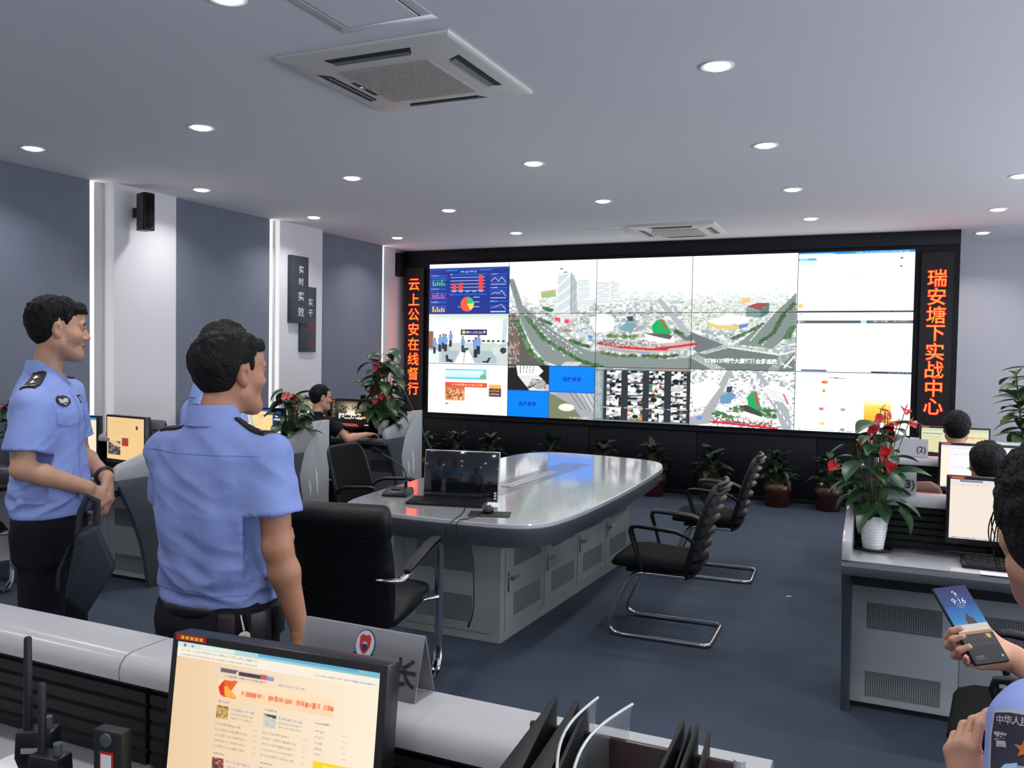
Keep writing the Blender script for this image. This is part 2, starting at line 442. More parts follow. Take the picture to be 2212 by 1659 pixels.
P = Paint(900, 318, 5, 3, (255, 255, 255))
# --- aerial city view across the middle three columns, top two rows
P.rect(1, 0, 4, 2, (206, 212, 212))
P.noise(1, .45, 4, 2, [(240, 243, 243), (222, 227, 227), (180, 190, 192), (140, 152, 156), (232, 236, 236), (200, 206, 204), (160, 172, 166)], 150, 64, 3, .8)
P.noise(1, .55, 4, 2, [(250, 252, 252), (222, 226, 226), (120, 132, 138), (190, 196, 192), (150, 164, 150)], 84, 40, 5, .5)
P.noise(2.9, .6, 4, 1.3, [(225, 232, 222), (196, 208, 190), (246, 248, 244), (170, 186, 165)], 80, 34, 8, .65)
q = P._sl(1, 0, 4, 1.05); t = np.clip((P.Y[q] - .36) / .62, 0, 1)[..., None] ** 1.3; P.a[q] = np.array((255, 255, 255)) * (1 - t) + P.a[q] * t
for _ in range(620):
    u = random.uniform(1.02, 3.96); v = random.uniform(.72, 1.62); s = random.uniform(.008, .035)
    c = random.choice([(255, 255, 255), (248, 250, 250), (120, 134, 140), (150, 165, 170), (222, 214, 206), (190, 120, 110), (110, 150, 175), (140, 165, 130)])
    P.rect(u, v, u + s, v + s * random.uniform(.5, 1.3), c, .7)
RD, TREE, TREE2 = (132, 143, 141), (62, 98, 62), (88, 122, 80)
def trees(pts, n, r, cols=(TREE, TREE2)):
    for i in range(n):
        k = random.uniform(0, len(pts) - 1.001); a = int(k); f = k - a
        u = pts[a][0] * (1 - f) + pts[a + 1][0] * f + random.uniform(-r, r) * .6; v = pts[a][1] * (1 - f) + pts[a + 1][1] * f + random.uniform(-r, r) * .6
        P.ell(u, v, r * random.uniform(.6, 1.2), r * random.uniform(.8, 1.5), random.choice(cols), .85)
P.poly(z1((955, 380), (1000, 380), (1070, 590), (1190, 690), (1330, 800), (1480, 900), (1640, 968), (1640, 1085), (1360, 1075), (1240, 1030), (1130, 880), (1060, 720), (1020, 600)), RD)
P.poly(z1((945, 660), (1010, 660), (1060, 760), (1150, 960), (1260, 1070), (945, 1060)), (96, 92, 88))
P.noise(*W(1097, 682), *W(1122, 786), [(170, 104, 78), (110, 104, 98), (196, 190, 184), (92, 96, 96)], 12, 22, 4, .7)
P.poly(z1((1620, 955), (2212, 1020), (2212, 1085), (1620, 1085)), RD)
P.poly(z2((0, 880), (290, 860), (290, 945), (0, 935)), RD)
P.poly(z2((1012, 420), (1012, 660), (850, 800), (610, 770), (820, 600), (960, 470)), (128, 140, 136))
P.poly(z2((280, 855), (500, 785), (560, 780), (900, 835), (1002, 800), (1002, 958), (270, 945)), (108, 124, 120))
P.poly(z2((190, 690), (280, 680), (520, 775), (470, 790), (340, 830)), (110, 118, 122))
P.poly(z2((60, 470), (90, 455), (300, 700), (260, 720)), (170, 178, 180))
for k in range(12):
    f = k / 11; a = z2((292 + 150 * f, 860 + 84 * f), (350 + 190 * f, 846 + 100 * f)); P.line(a, .012, (238, 242, 240), .8)
for k in range(11):
    f = k / 10; a = z2((820 + 95 * f, 950 - 120 * f), (880 + 115 * f, 950 - 125 * f)); P.line(a, .012, (225, 232, 230), .8)
for k in range(14):
    f = k / 13; a = z2((360 + 180 * f, 830 - 48 * f), (400 + 170 * f, 835 - 45 * f)); P.line(a, .01, (230, 236, 234), .8)
P.line(z2((560, 790), (900, 842), (1000, 815)), .03, (222, 228, 226))
P.line(z2((930, 930), (1000, 850)), .02, (235, 238, 236)); P.line(z2((905, 900), (980, 930)), .015, (235, 238, 236))
for a, b in (((1085, 650), (1330, 960)), ((1150, 720), (1420, 1010)), ((1230, 760), (1560, 985))):
    for k in range(9):
        f = k / 9; P.line(z1((a[0] + (b[0] - a[0]) * f, a[1] + (b[1] - a[1]) * f), (a[0] + (b[0] - a[0]) * (f + .05), a[1] + (b[1] - a[1]) * (f + .05))), .012, (235, 238, 238))
for k in range(7): P.line(z1((1380 + 20 * k, 1070), (1410 + 22 * k, 1040)), .014, (240, 242, 242))
for k in range(10):
    f = k / 10; P.line(z2((700 + 200 * f, 745 - 230 * f), (712 + 200 * f, 728 - 230 * f)), .012, (225, 232, 228)); P.line(z2((780 + 200 * f, 780 - 260 * f), (790 + 200 * f, 765 - 260 * f)), .012, (225, 232, 228))
for _ in range(60):
    p = z1((random.uniform(1080, 1500), 0))[0]; k = random.random(); x = 1090 + 420 * k; y = 660 + 330 * k + random.uniform(-40, 40)
    c = z1((x, y))[0]; P.rect(c[0], c[1], c[0] + .014, c[1] + .012, random.choice([(250, 250, 250), (60, 64, 66), (200, 60, 50)]))
trees(z1((1100, 685), (1150, 745), (1190, 795), (1230, 850), (1320, 910), (1400, 955), (1500, 1015), (1600, 1050), (1700, 1075)), 130, .024)
trees(z1((1015, 690), (1050, 770), (1080, 850), (1110, 910), (1140, 970), (1220, 1040)), 90, .026, (TREE, TREE2, (110, 140, 96)))
trees(z1((975, 400), (1010, 480), (1045, 560)), 50, .014, ((110, 130, 115), (130, 148, 132)))
trees(z1((1430, 860), (1500, 890), (1590, 915)), 40, .022)
trees(z1((1210, 700), (1300, 740)), 24, .02); trees(z1((1240, 610), (1290, 630)), 20, .025)
trees(z1((1680, 960), (1830, 990), (2080, 990), (2212, 1000)), 80, .022, (TREE, TREE2, (120, 130, 80)))
trees(z2((0, 850), (90, 855), (210, 845)), 40, .02)
trees(z2((570, 735), (660, 700), (780, 635)), 50, .018); trees(z2((760, 760), (860, 690), (910, 590), (1000, 490)), 110, .018, (TREE, (76, 106, 74)))
trees(z2((940, 730), (990, 650)), 40, .024); trees(z2((190, 680), (230, 700)), 20, .02)
trees(z1((1760, 830), (1960, 840)), 40, .024, (TREE2, (126, 150, 90)))
# towers
P.poly(z1((1345, 320), (1455, 320), (1455, 665), (1340, 655)), (226, 232, 234)); P.poly(z1((1455, 322), (1500, 400), (1500, 640), (1455, 665)), (178, 190, 194))
for k in range(24):
    y = 345 + k * 12.6; P.line(z1((1350, y), (1496, y + 4)), .007, (140, 156, 162), .85)
P.line(z1((1455, 330), (1452, 660)), .012, (150, 165, 172)); P.ell(*z1((1378, 298))[0], .022, .018, (120, 170, 150)); P.ell(*z1((1410, 325))[0], .02, .012, (90, 100, 104))
P.ell(*z1((1410, 700))[0], .14, .075, (186, 184, 182)); P.ell(*z1((1410, 682))[0], .135, .055, (214, 214, 212))
P.poly(z1((1325, 680), (1365, 690), (1365, 725), (1325, 705)), (236, 70, 110)); P.poly(z1((1405, 698), (1438, 698), (1438, 732), (1405, 732)), (238, 60, 100)); P.poly(z1((1375, 700), (1395, 702), (1395, 730), (1375, 726)), (250, 250, 250))
for x0, x1, y0, y1 in ((1535, 1600, 380, 630), (1655, 1760, 400, 585), (1765, 1832, 392, 560), (1505, 1545, 370, 620)):
    P.poly(z1((x0, y0), (x1, y0), (x1, y1), (x0, y1)), (226, 232, 233))
    for k in range(int((y1 - y0) / 15)): P.line(z1((x0 + 4, y0 + 12 + k * 15), (x1 - 4, y0 + 12 + k * 15)), .007, (160, 172, 176), .8)
P.poly(z1((1600, 690), (1700, 655), (1800, 690), (1790, 790), (1640, 810)), (248, 248, 247)); P.poly(z1((1090, 430), (1200, 420), (1200, 590), (1110, 560)), (250, 251, 251))
P.poly(z1((1215, 490), (1330, 470), (1335, 520), (1220, 530)), (150, 190, 120)); P.line(z1((1215, 485), (1330, 466)), .015, (220, 120, 100))
P.ell(*z1((1415, 790))[0], .075, .045, (176, 170, 158)); P.ell(*z1((1415, 790))[0], .045, .025, (140, 134, 126))
P.poly(z1((1830, 780), (1900, 715), (1985, 740), (1930, 805)), (120, 160, 168)); P.poly(z1((1900, 680), (1950, 672), (1948, 715), (1905, 712)), (70, 74, 80))
P.poly(z1((1510, 790), (1630, 830), (1700, 860), (1680, 870), (1520, 830)), (196, 206, 220)); P.poly(z1((1590, 825), (1625, 830), (1620, 855), (1590, 850)), (90, 140, 220))
# curved red arcade and the green court
P.poly(z1((1675, 870), (1850, 905), (2212, 925)) + z2((0, 775), (180, 745), (320, 745), (325, 790), (180, 815), (0, 835)) + z1((1900, 975), (1680, 930)), (196, 178, 172))
P.line(z1((1675, 890), (1850, 922), (2070, 938), (2212, 938)) + z2((60, 800), (200, 785), (326, 768)), .04, (200, 52, 56))
P.line(z1((1760, 935), (1900, 955), (2080, 965)), .02, (130, 150, 190)); P.line(z1((1690, 880), (1840, 900)), .03, (120, 92, 86))
P.noise(*z1((1700, 860))[0], *z1((2200, 920))[0], [(230, 230, 228), (80, 70, 70), (150, 60, 60), (200, 200, 196)], 60, 6, 6, .55)
P.poly(z1((2030, 810), (2212, 800)) + z2((180, 715), (180, 760), (0, 760)) + z1((2212, 890), (2060, 870)), (244, 244, 242)); P.poly(z1((2040, 812), (2212, 806)) + z2((170, 712), (150, 738)) + z1((2100, 830)), (92, 92, 90))
P.poly(z2((30, 640), (60, 605), (110, 600), (165, 700), (60, 700), (30, 690)), (34, 168, 96)); P.line(z2((88, 598), (125, 660)), .02, (205, 66, 60))
P.poly(z2((400, 612), (560, 566), (700, 590), (682, 625), (470, 640)), (252, 252, 251)); P.poly(z2((405, 615), (470, 642), (620, 640), (620, 668), (470, 662), (400, 640)), (228, 196, 110)); P.poly(z2((620, 640), (686, 625), (680, 650), (622, 668)), (110, 130, 190))
P.poly(z2((670, 520), (770, 540), (770, 590), (670, 580)), (120, 150, 150)); P.poly(z2((770, 540), (830, 490), (825, 560), (770, 590)), (92, 122, 126)); P.poly(z2((668, 515), (740, 490), (830, 488), (770, 540)), (150, 84, 74)); P.poly(z2((640, 458), (700, 450), (700, 486), (645, 488)), (240, 190, 130))

# --- column 1: statistics page, office camera, news page
P.rect(0, 0, 1, 1, (34, 52, 138)); P.rect(0, 0, 1, .1, (246, 247, 250)); P.rect(0, .085, 1, .12, (44, 66, 160))
P.dash(.4, .6, .165, .05, (225, 235, 255), 6); P.poly([(.2, .12), (.38, .12), (.35, .15), (.22, .15)], (40, 110, 200)); P.poly([(.62, .12), (.8, .12), (.78, .15), (.65, .15)], (40, 110, 200))
for k, c in enumerate([(60, 200, 120), (190, 80, 200), (235, 190, 90)]):
    y = .24 + k * .265; P.rect(.02, y - .015, .23, y + .01, (30, 90, 190)); P.dash(.03, .12, y - .002, .022, (200, 220, 255), k)
    for q in range(5): P.line([(.035, y + .05 + q * .035), (.22, y + .05 + q * .035)], .006, (90, 120, 200))
    for q in range(6): h = [.1, .06, .09, .07, .12, .05][(q + k * 2) % 6]; P.rect(.045 + q * .028, y + .195 - h, .062 + q * .028, y + .195, c)
    P.rect(.76, y - .025, .985, y, (30, 90, 190)); P.dash(.77, .86, y - .012, .022, (200, 220, 255), k + 5)
    for q in range(5): P.line([(.775, y + .04 + q * .035), (.965, y + .04 + q * .035)], .006, (80, 110, 190))
    P.line([(.78, y + .12), (.83, y + .06 + .02 * k), (.87, y + .13 - .03 * k), (.91, y + .05), (.96, y + .15)], .01, (170, 180, 220)); P.rect(.78, y + .185, .96, y + .197, (200, 215, 245))
P.rect(.26, .205, .73, .235, (30, 90, 190)); P.rect(.26, .6, .73, .63, (30, 90, 190)); P.dash(.27, .3, .22, .02, (220, 230, 255)); P.dash(.27, .3, .615, .02, (220, 230, 255))
for q in range(5): P.line([(.275, .28 + q * .065), (.7, .28 + q * .065)], .007, (190, 205, 240))
for x, h in ((.30, .14), (.38, .15), (.63, .3)): P.rect(x, .54 - h, x + .045, .54, (236, 70, 52))
for q in range(5): P.rect(.3 + q * .083, .555, .345 + q * .083, .57, (220, 228, 250))
P.ell(.487, .81, .083, .145, (238, 92, 56))
a = [(.487, .81)] + [(.487 + .083 * math.sin(t), .81 - .145 * math.cos(t)) for t in np.linspace(0, 1.45, 9)]; P.poly(a, (60, 190, 110))
a = [(.487, .81)] + [(.487 + .083 * math.sin(t), .81 - .145 * math.cos(t)) for t in np.linspace(1.45, 2.6, 9)]; P.poly(a, (246, 214, 110))
for y in (.67, .76, .86): P.rect(.56, y, .64, y + .012, (220, 228, 250))
P.rect(.37, .86, .4, .872, (220, 228, 250))
P.grad(0, 1, 1, 1.55, (214, 222, 220), (252, 252, 250)); P.rect(0, 1.18, 1, 1.56, (254, 254, 252)); P.grad(.05, 1.0, 1, 1.18, (200, 212, 208), (240, 244, 242))
P.rect(0, 1.6, 1, 2, (168, 184, 190)); P.poly([(.27, 1.55), (.8, 1.55), (.9, 1.62), (.9, 1.74), (.27, 1.74)], (196, 206, 200)); P.rect(.27, 1.55, .8, 1.585, (222, 230, 226)); P.poly([(.93, 1.1), (.99, 1.1), (.97, 1.6), (.92, 1.6)], (196, 212, 216))
P.rect(.41, 1.31, .74, 1.425, (38, 46, 92)); P.ell(.45, 1.368, .022, .038, (226, 190, 80)); P.dash(.48, .72, 1.368, .05, (240, 242, 250), 3); P.rect(0, 1.35, .06, 1.7, (150, 90, 78))
P.poly([(.33, 2), (.41, 1.74), (.52, 1.74), (.6, 2)], (244, 246, 247)); P.rect(.445, 1.7, .475, 1.77, (60, 66, 72)); P.line([(.465, 1.78), (.45, 2)], .02, (190, 196, 200))
P.rect(0, 1.74, .16, 2, (222, 230, 230)); P.rect(.14, 1.78, .17, 2, (186, 200, 200)); P.poly([(.8, 1.67), (1, 1.63), (1, 1.82), (.87, 1.85), (.82, 1.8)], (206, 218, 212)); P.rect(.86, 1.78, 1, 2, (196, 210, 206))
for k in range(8): x = .5 + k * .06; P.rect(x, 1.52, x + .035, 1.555, (66, 70, 74))
for x, y, s in ((.08, 1.56, 1), (.15, 1.5, 1.1), (.19, 1.47, 1), (.22, 1.49, 1.1), (.285, 1.42, 1), (.44, 1.52, 1), (.6, 1.56, 1.3), (.635, 1.5, 1.25)):
    P.rect(x - .018 * s, y + .09 * s, x + .016 * s, y + .24 * s, (44, 48, 60)); P.ell(x, y + .04 * s, .026 * s, .075 * s, (120, 156, 212)); P.ell(x, y - .055 * s, .012 * s, .024 * s, (120, 92, 78))
P.poly([(.22, 1.83), (.25, 1.82), (.26, 1.9), (.31, 1.92), (.31, 1.97), (.23, 1.96)], (46, 52, 62)); P.poly([(.76, 1.87), (.79, 1.86), (.76, 1.97), (.69, 1.96), (.69, 1.93), (.74, 1.93)], (46, 52, 62)); P.ell(.94, 1.72, .04, .06, (60, 62, 66)); P.rect(.43, 1.68, .51, 1.73, (70, 78, 90))
P.rect(0, 1.985, 1, 2.02, (236, 240, 244)); P.rect(0, 2.02, 1, 3, (254, 254, 254)); P.rect(.22, 2.1, .74, 2.16, (96, 200, 214)); P.poly([(.5, 2.1), (.74, 2.13), (.74, 2.3), (.42, 2.28)], (120, 206, 196)); P.grad(.23, 2.13, .7, 2.27, (236, 250, 252), (180, 232, 236)); P.rect(.22, 2.27, .74, 2.3, (70, 190, 200)); P.ell(.7, 2.25, .04, .05, (110, 180, 120))
P.rect(.22, 2.37, .75, 2.46, (226, 84, 50)); P.dash(.31, .7, 2.415, .04, (255, 226, 190), 8); P.grad(.22, 2.46, .47, 2.74, (190, 110, 80), (246, 176, 90)); P.noise(.24, 2.5, .46, 2.72, [(220, 120, 60), (250, 226, 200), (70, 40, 40), (246, 190, 110), (200, 70, 40)], 14, 8, 2, .6)
P.rect(.77, 2.4, .92, 2.47, (240, 176, 70)); P.rect(.77, 2.47, .92, 2.63, (92, 58, 52)); P.dash(.78, .9, 2.52, .035, (240, 220, 200), 4); P.dash(.78, .9, 2.585, .035, (240, 220, 200), 6); P.poly([(.23, 2.77), (.28, 2.79), (.26, 2.82), (.23, 2.83)], (236, 150, 110)); P.dash(.02, .95, 2.975, .03, (150, 170, 180), 9, .5)
# --- column 2, bottom: four camera windows
xs, ys = 1.485, 2.49
P.rect(1, 2, xs, ys, (30, 30, 32)); P.poly([(1.1, 2), (1.36, 2), (1.42, 2.1), (1.36, 2.2), (1.12, 2.2)], (246, 246, 246)); P.poly([(1.12, 2.2), (1.36, 2.18), (1.5, 2.4), (1.5, 2.48), (1.26, 2.48)], (222, 222, 220))
for k in range(5): P.line([(1.15 + k * .04, 2), (1.15 + k * .035, 2.16)], .008, (120, 120, 120))
for k in range(7): P.line([(1.22 + .012 * k, 2.46 - .032 * k), (1.3 + .02 * k, 2.4 - .02 * k), (1.36 + .02 * k, 2.44 - .02 * k), (1.47, 2.47 - .03 * k)], .012, (34, 34, 34))
P.dash(1.01, 1.1, 2.03, .03, (240, 240, 240), 2); P.dash(1.34, 1.46, 2.455, .03, (240, 240, 240), 5)
P.rect(xs, 2, 2, ys, (0, 128, 246)); P.rect(1, ys, xs, 3, (0, 128, 246)); 
P.rect(xs, ys, 2, 3, (120, 128, 100)); P.poly([(xs, ys), (1.8, ys), (1.95, 2.75), (2, 2.86), (2, 3), (1.88, 3), (1.74, 2.72), (1.6, 2.6)], (164, 166, 170)); P.poly([(1.8, ys), (2, ys), (2, 2.86)], (190, 194, 200))
for k in range(5): P.line([(1.72 + k * .06, ys), (1.86 + k * .05, 2.8)], .008, (90, 94, 100))
P.ell(1.69, 2.78, .09, .07, (236, 244, 214)); P.ell(1.69, 2.78, .05, .04, (254, 255, 246)); P.dash(1.5, 1.58, 2.52, .03, (240, 240, 240), 7); P.dash(1.72, 1.95, 2.965, .035, (240, 240, 240), 8); P.line([(xs, 2), (xs, 3)], .008, (20, 70, 160)); P.line([(1, ys), (2, ys)], .012, (30, 90, 190))
# --- column 3, bottom: list of street cameras
P.rect(2, 2, 3, 3, (104, 118, 124)); P.rect(2, 2, 3, 2.05, (132, 148, 152)); P.dash(2.02, 2.12, 2.02, .03, (225, 230, 232), 1); P.dash(2.2, 2.35, 2.02, .03, (225, 230, 232), 2); P.rect(2.0, 2.06, 2.09, 2.96, (140, 154, 158))
for k in range(24): P.dash(2.015, 2.05 + random.random() * .04, 2.1 + k * .036, .02, (240, 244, 244), k)
for c in range(4):
    x0 = 2.1 + c * .225; P.rect(x0, 2.05, x0 + .225, 2.97, (48, 54, 60))
    for rr_ in range(4):
        y0 = 2.06 + rr_ * .228; cols = [(255, 255, 255), (230, 230, 230), (96, 98, 100), (36, 38, 40), (170, 172, 172)]
        if (c, rr_) in ((2, 1), (1, 3)): cols += [(226, 130, 90), (90, 150, 110)]
        P.noise(x0 + .035, y0, x0 + .19, y0 + .215, cols, 5, 6, c * 7 + rr_)
        for _ in range(5): P.ell(x0 + random.uniform(.05, .17), y0 + random.uniform(.03, .19), random.uniform(.01, .035), random.uniform(.02, .05), random.choice([(255, 255, 255), (30, 32, 34), (200, 200, 200)]))
    P.line([(x0, 2.06 + .228 * 3 - .006), (x0 + .2, 2.06 + .228 * 3 - .006)], .006, (230, 234, 234))
P.rect(2, 2.97, 3, 3, (128, 142, 146)); P.rect(2.66, 2.005, 2.95, 2.03, (226, 130, 70))
# --- column 4, bottom: zoomed street camera
P.rect(3, 2, 4, 3, (240, 241, 240)); P.noise(3, 2, 4, 3, [(255, 255, 255), (236, 238, 238), (190, 196, 198), (250, 250, 250), (110, 120, 130), (214, 206, 200)], 44, 34, 21, .65)
P.poly([(3.36, 2.0), (3.42, 2.0), (3.3, 2.5), (3.2, 2.95), (3.05, 3), (3.0, 3), (3.0, 2.86), (3.12, 2.8), (3.22, 2.5)], (168, 170, 170)); P.poly([(3.02, 2.3), (3.2, 2.15), (3.3, 2.3), (3.16, 2.66), (3.04, 2.7)], (252, 252, 252))
P.poly([(3.3, 2.46), (3.4, 2.38), (3.46, 2.44), (3.38, 2.6), (3.3, 2.58)], (104, 150, 186)); P.poly([(3.36, 2.3), (3.42, 2.28), (3.41, 2.38), (3.36, 2.4)], (66, 70, 80)); P.poly([(3.6, 2.0), (3.66, 2.0), (3.95, 2.66), (3.98, 3), (3.9, 3), (3.82, 2.66)], (166, 172, 178))
for k in range(10): P.line([(3.63 + k * .034, 2.05 + k * .09), (3.64 + k * .034, 2.1 + k * .09)], .012, (246, 246, 246))
P.poly([(3.56, 2.46), (3.6, 2.38), (3.65, 2.36), (3.7, 2.7), (3.64, 2.72), (3.57, 2.6)], (34, 168, 96)); P.line([(3.63, 2.38), (3.67, 2.62)], .02, (206, 66, 60)); P.poly([(3.48, 2.62), (3.56, 2.6), (3.72, 2.74), (3.7, 2.8), (3.52, 2.74)], (70, 70, 68)); P.poly([(3.48, 2.68), (3.7, 2.8), (3.7, 2.84), (3.5, 2.78)], (250, 250, 248))
P.poly([(3.7, 2.3), (3.8, 2.2), (3.98, 2.4), (3.96, 2.56), (3.78, 2.5)], (248, 246, 246)); P.line([(3.9, 2.4), (3.94, 2.56)], .02, (226, 90, 140))
for k in range(5): P.line([(3.72, 2.32 + k * .04), (3.95, 2.42 + k * .03)], .006, (150, 150, 156))
def trees4(x, y, n, r):
    for _ in range(n): P.ell(x + random.gauss(0, r * 2), y + random.gauss(0, r), r * .8, r, random.choice([TREE, TREE2, (70, 130, 66)]), .85)
for x, y in ((3.3, 2.78), (3.36, 2.82), (3.46, 2.68), (3.75, 2.68), (3.76, 2.78)): trees4(x, y, 16, .022)
P.poly([(3.0, 2.84), (3.14, 2.86), (3.14, 2.92), (3.04, 2.9)], (190, 160, 200)); P.rect(3.07, 2.83, 3.13, 2.9, (96, 150, 226)); P.noise(3.24, 2.84, 3.8, 2.95, [(240, 240, 238), (70, 60, 60), (180, 60, 60), (120, 130, 120)], 44, 5, 30, .8)
P.line([(3.22, 2.92), (3.84, 2.985)], .035, (216, 40, 60)); 
# --- column 5: three bright pages
P.rect(4, 0, 5, 3, (255, 255, 255)); P.grad(4, 0, 5, .045, (30, 120, 200), (30, 150, 210)); P.poly([(4, .03), (4.3, .03), (4.4, .07), (4, .07)], (220, 236, 250)); P.dash(4.5, 4.95, .03, .02, (220, 240, 255), 3); P.rect(4, .1, 4.16, .145, (60, 180, 220)); P.dash(4.01, 4.09, .122, .03, (240, 250, 255), 1); P.rect(4, .16, 4.15, .22, (200, 240, 248)); P.dash(4.02, 4.14, .19, .03, (250, 255, 255), 2)
P.rect(4.44, .42, 4.57, .435, (190, 232, 224)); P.ell(4.03, .895, .022, .04, (250, 196, 130)); P.rect(4.88, .12, 4.9, .15, (90, 96, 100)); P.rect(4.875, .25, 4.895, .28, (90, 110, 120)); P.rect(4.86, .14, 4.87, .26, (190, 236, 240)); P.rect(4, .985, 5, 1.01, (44, 58, 84)); P.dash(4.7, 4.98, 1.0, .012, (150, 160, 180), 4)
P.rect(4, 1.14, 4.56, 1.185, (84, 88, 96)); P.rect(4.56, 1.14, 4.61, 1.185, (170, 226, 246)); P.rect(4.61, 1.14, 5, 1.185, (70, 74, 84)); P.dash(4.63, 4.98, 1.163, .02, (230, 232, 236), 8); P.dash(4.01, 4.07, 1.163, .03, (250, 250, 250), 2); P.rect(4.035, 1.03, 4.045, 1.05, (90, 90, 90))
P.rect(4.05, 1.965, 4.28, 1.99, (90, 96, 120)); P.rect(4.66, 1.975, 5, 2.0, (60, 70, 96)); P.dash(4.8, 4.99, 1.99, .012, (220, 224, 236), 5); P.rect(4, 2.0, 5, 2.02, (206, 232, 246)); P.line([(4.3, 2.09), (4.45, 2.1)], .012, (110, 100, 130)); P.ell(4.27, 2.17, .025, .03, (244, 140, 60)); P.ell(4.25, 2.17, .012, .02, (220, 70, 50))
for x, y, c in ((4.26, 2.3, (244, 226, 150)), (4.24, 2.62, (220, 120, 90)), (4.43, 2.62, (160, 160, 200)), (4.25, 2.86, (248, 210, 110)), (4.43, 2.95, (140, 170, 120))): P.rect(x - .02, y - .025, x + .02, y + .025, c)
P.ell(4.26, 2.32, .01, .015, (90, 86, 60)); P.grad(4.61, 2.5, 4.84, 2.8, (255, 226, 110), (250, 170, 40)); P.rect(4.61, 2.78, 4.84, 2.81, (250, 120, 30)); P.grad(4.6, 2.42, 4.84, 2.52, (255, 252, 230), (255, 236, 170)); P.dash(4.04, 4.8, 2.975, .025, (110, 150, 190), 12, .6)

M_WALLSCREEN = emission_attr('lit_video_wall_display', 1.2)
pic = ['blue statistics page with charts', 'aerial view of white tower blocks', 'hazy skyline with pale roofs', 'hazy skyline with green far districts', 'white web page with blue header', 'office camera with blue shirted staff', 'curving tree lined highway', 'red fronted curved arcade', 'street crossing with white caption', 'white page with dark grey menu bar',
       'news page with teal banner', 'four camera windows, two plain blue', 'grid of grey street camera pictures', 'green court and red roofs seen from above', 'white page with yellow picture']
side = ['left column', 'second column', 'middle column', 'fourth column', 'right column']
rown = ['top row', 'middle row', 'bottom row']
NX, NZ = 180, 106
for rr_ in range(3):
    for c in range(5):
        t = thing('display_panel', 'display with %s, %s of the %s' % (pic[rr_ * 5 + c], side[c], rown[rr_]), 'display', (U0 + DU * c, WALL_Y, V0 - DV * rr_), 0, 'displays of the video wall')
        MB().b2((.001, -.012, -DV + .001), (DU - .001, .01, -.001)).build('bezel', M_BLACK, t)
        img = P.a[rr_ * NZ:(rr_ + 1) * NZ, c * NX:(c + 1) * NX]
        g = .003
        screen_mesh('screen', img, lambda u, v: (g + (DU - 2 * g) * u, -.0125, -g - (DV - 2 * g) * v), M_WALLSCREEN, t)

M_TXTW = mat('lit_white_caption', (20, 20, 20), .5, emit=(250, 252, 252), strength=1.2)
M_TXTB = mat('lit_dark_blue_caption', (5, 10, 30), .5, emit=(8, 52, 170), strength=1.0)
panels = [o for o in C.objects if o.name.startswith('display_panel')]
panels.sort(key=lambda o: (-round(o.location.z, 2), o.location.x))
def caption(k, body, u, v, size, m, bold):
    p = panels[k]; b = MB(); c, r2 = k % 5, k // 5
    put_text(b, body, size, lambda a, e: ((u - c) * DU + a, -.0136, -(v - r2) * DV + e), bold=bold); b.build('screen_caption', m, p, smooth=0)
caption(11, '连接异常', 1.745, 2.245, .062, M_TXTB, .0012); caption(11, '连接异常', 1.235, 2.745, .062, M_TXTB, .0012)
caption(8, 'YTBB137明珠大厦楼顶全景追踪', *z2((628, 884))[0], .058, M_TXTW, .002)
caption(13, 'YTBB137明珠大厦楼顶', 3.64, 2.86, .05, M_TXTW, .002)

# --- red LED text signs on both sides
M_LED1 = mat('red_led_glow', (255, 30, 20), .5, emit=(255, 20, 8), strength=10.0)
M_LED2 = mat('orange_led_core', (255, 90, 20), .5, emit=(255, 140, 50), strength=1.8)
M_LEDBG = mat('led_board', (10, 7, 10), .5, emit=(50, 4, 8), strength=.05)
def led_sign(x, w, z0, z1_, chars, size, zt, zb, label):
    t = thing('led_sign', label, 'LED sign', (x, WALL_Y - .012, z0), 0, 'vertical red LED signs')
    f = MB(); f.b2((-w / 2, -.03, 0), (w / 2, 0, z1_ - z0)); f.build('sign_board', M_LEDBG, t)
    glow, core = MB(), MB(); n = len(chars)
    for k, ch in enumerate(chars):
        z = zt + (zb - zt) * k / (n - 1) - z0
        put_text(glow, ch, size, lambda a, b: (a, -.0315, z + b), bold=size * .016)
        put_text(core, ch, size, lambda a, b: (a, -.0325, z + b), bold=-size * .009)
    glow.build('glowing_characters', M_LED1, t, smooth=0); core.build('character_cores', M_LED2, t, smooth=0)
led_sign(-5.885, .29, .85, 2.72, '云上公安在线督行', .178, 2.50, 1.12, 'red LED sign with glowing characters left of the video wall')
led_sign(.352, .30, .85, 2.72, '瑞安塘下实战中心', .19, 2.455, 1.13, 'red LED sign with eight glowing characters right of the video wall')
t = thing('wall_speaker', 'small black loudspeaker at the top left corner of the video wall', 'loudspeaker', (-6.1, 9.80, 2.61))
MB().b2((-.06, -.10, 0), (.045, .06, .31)).build('speaker_box', M_BLACK, t, bevel=.008)
MB().b2((-.05, -.104, .02), (.035, -.10, .29)).build('speaker_grille', M_FABRIC, t)
MB().b2((-.05, -.02, .12), (-.02, .15, .2)).build('wall_bracket', M_BLACK, t)
MB().ell((.02, -.105, .03), (.006, .003, .006)).build('badge', M_CHROME, t)

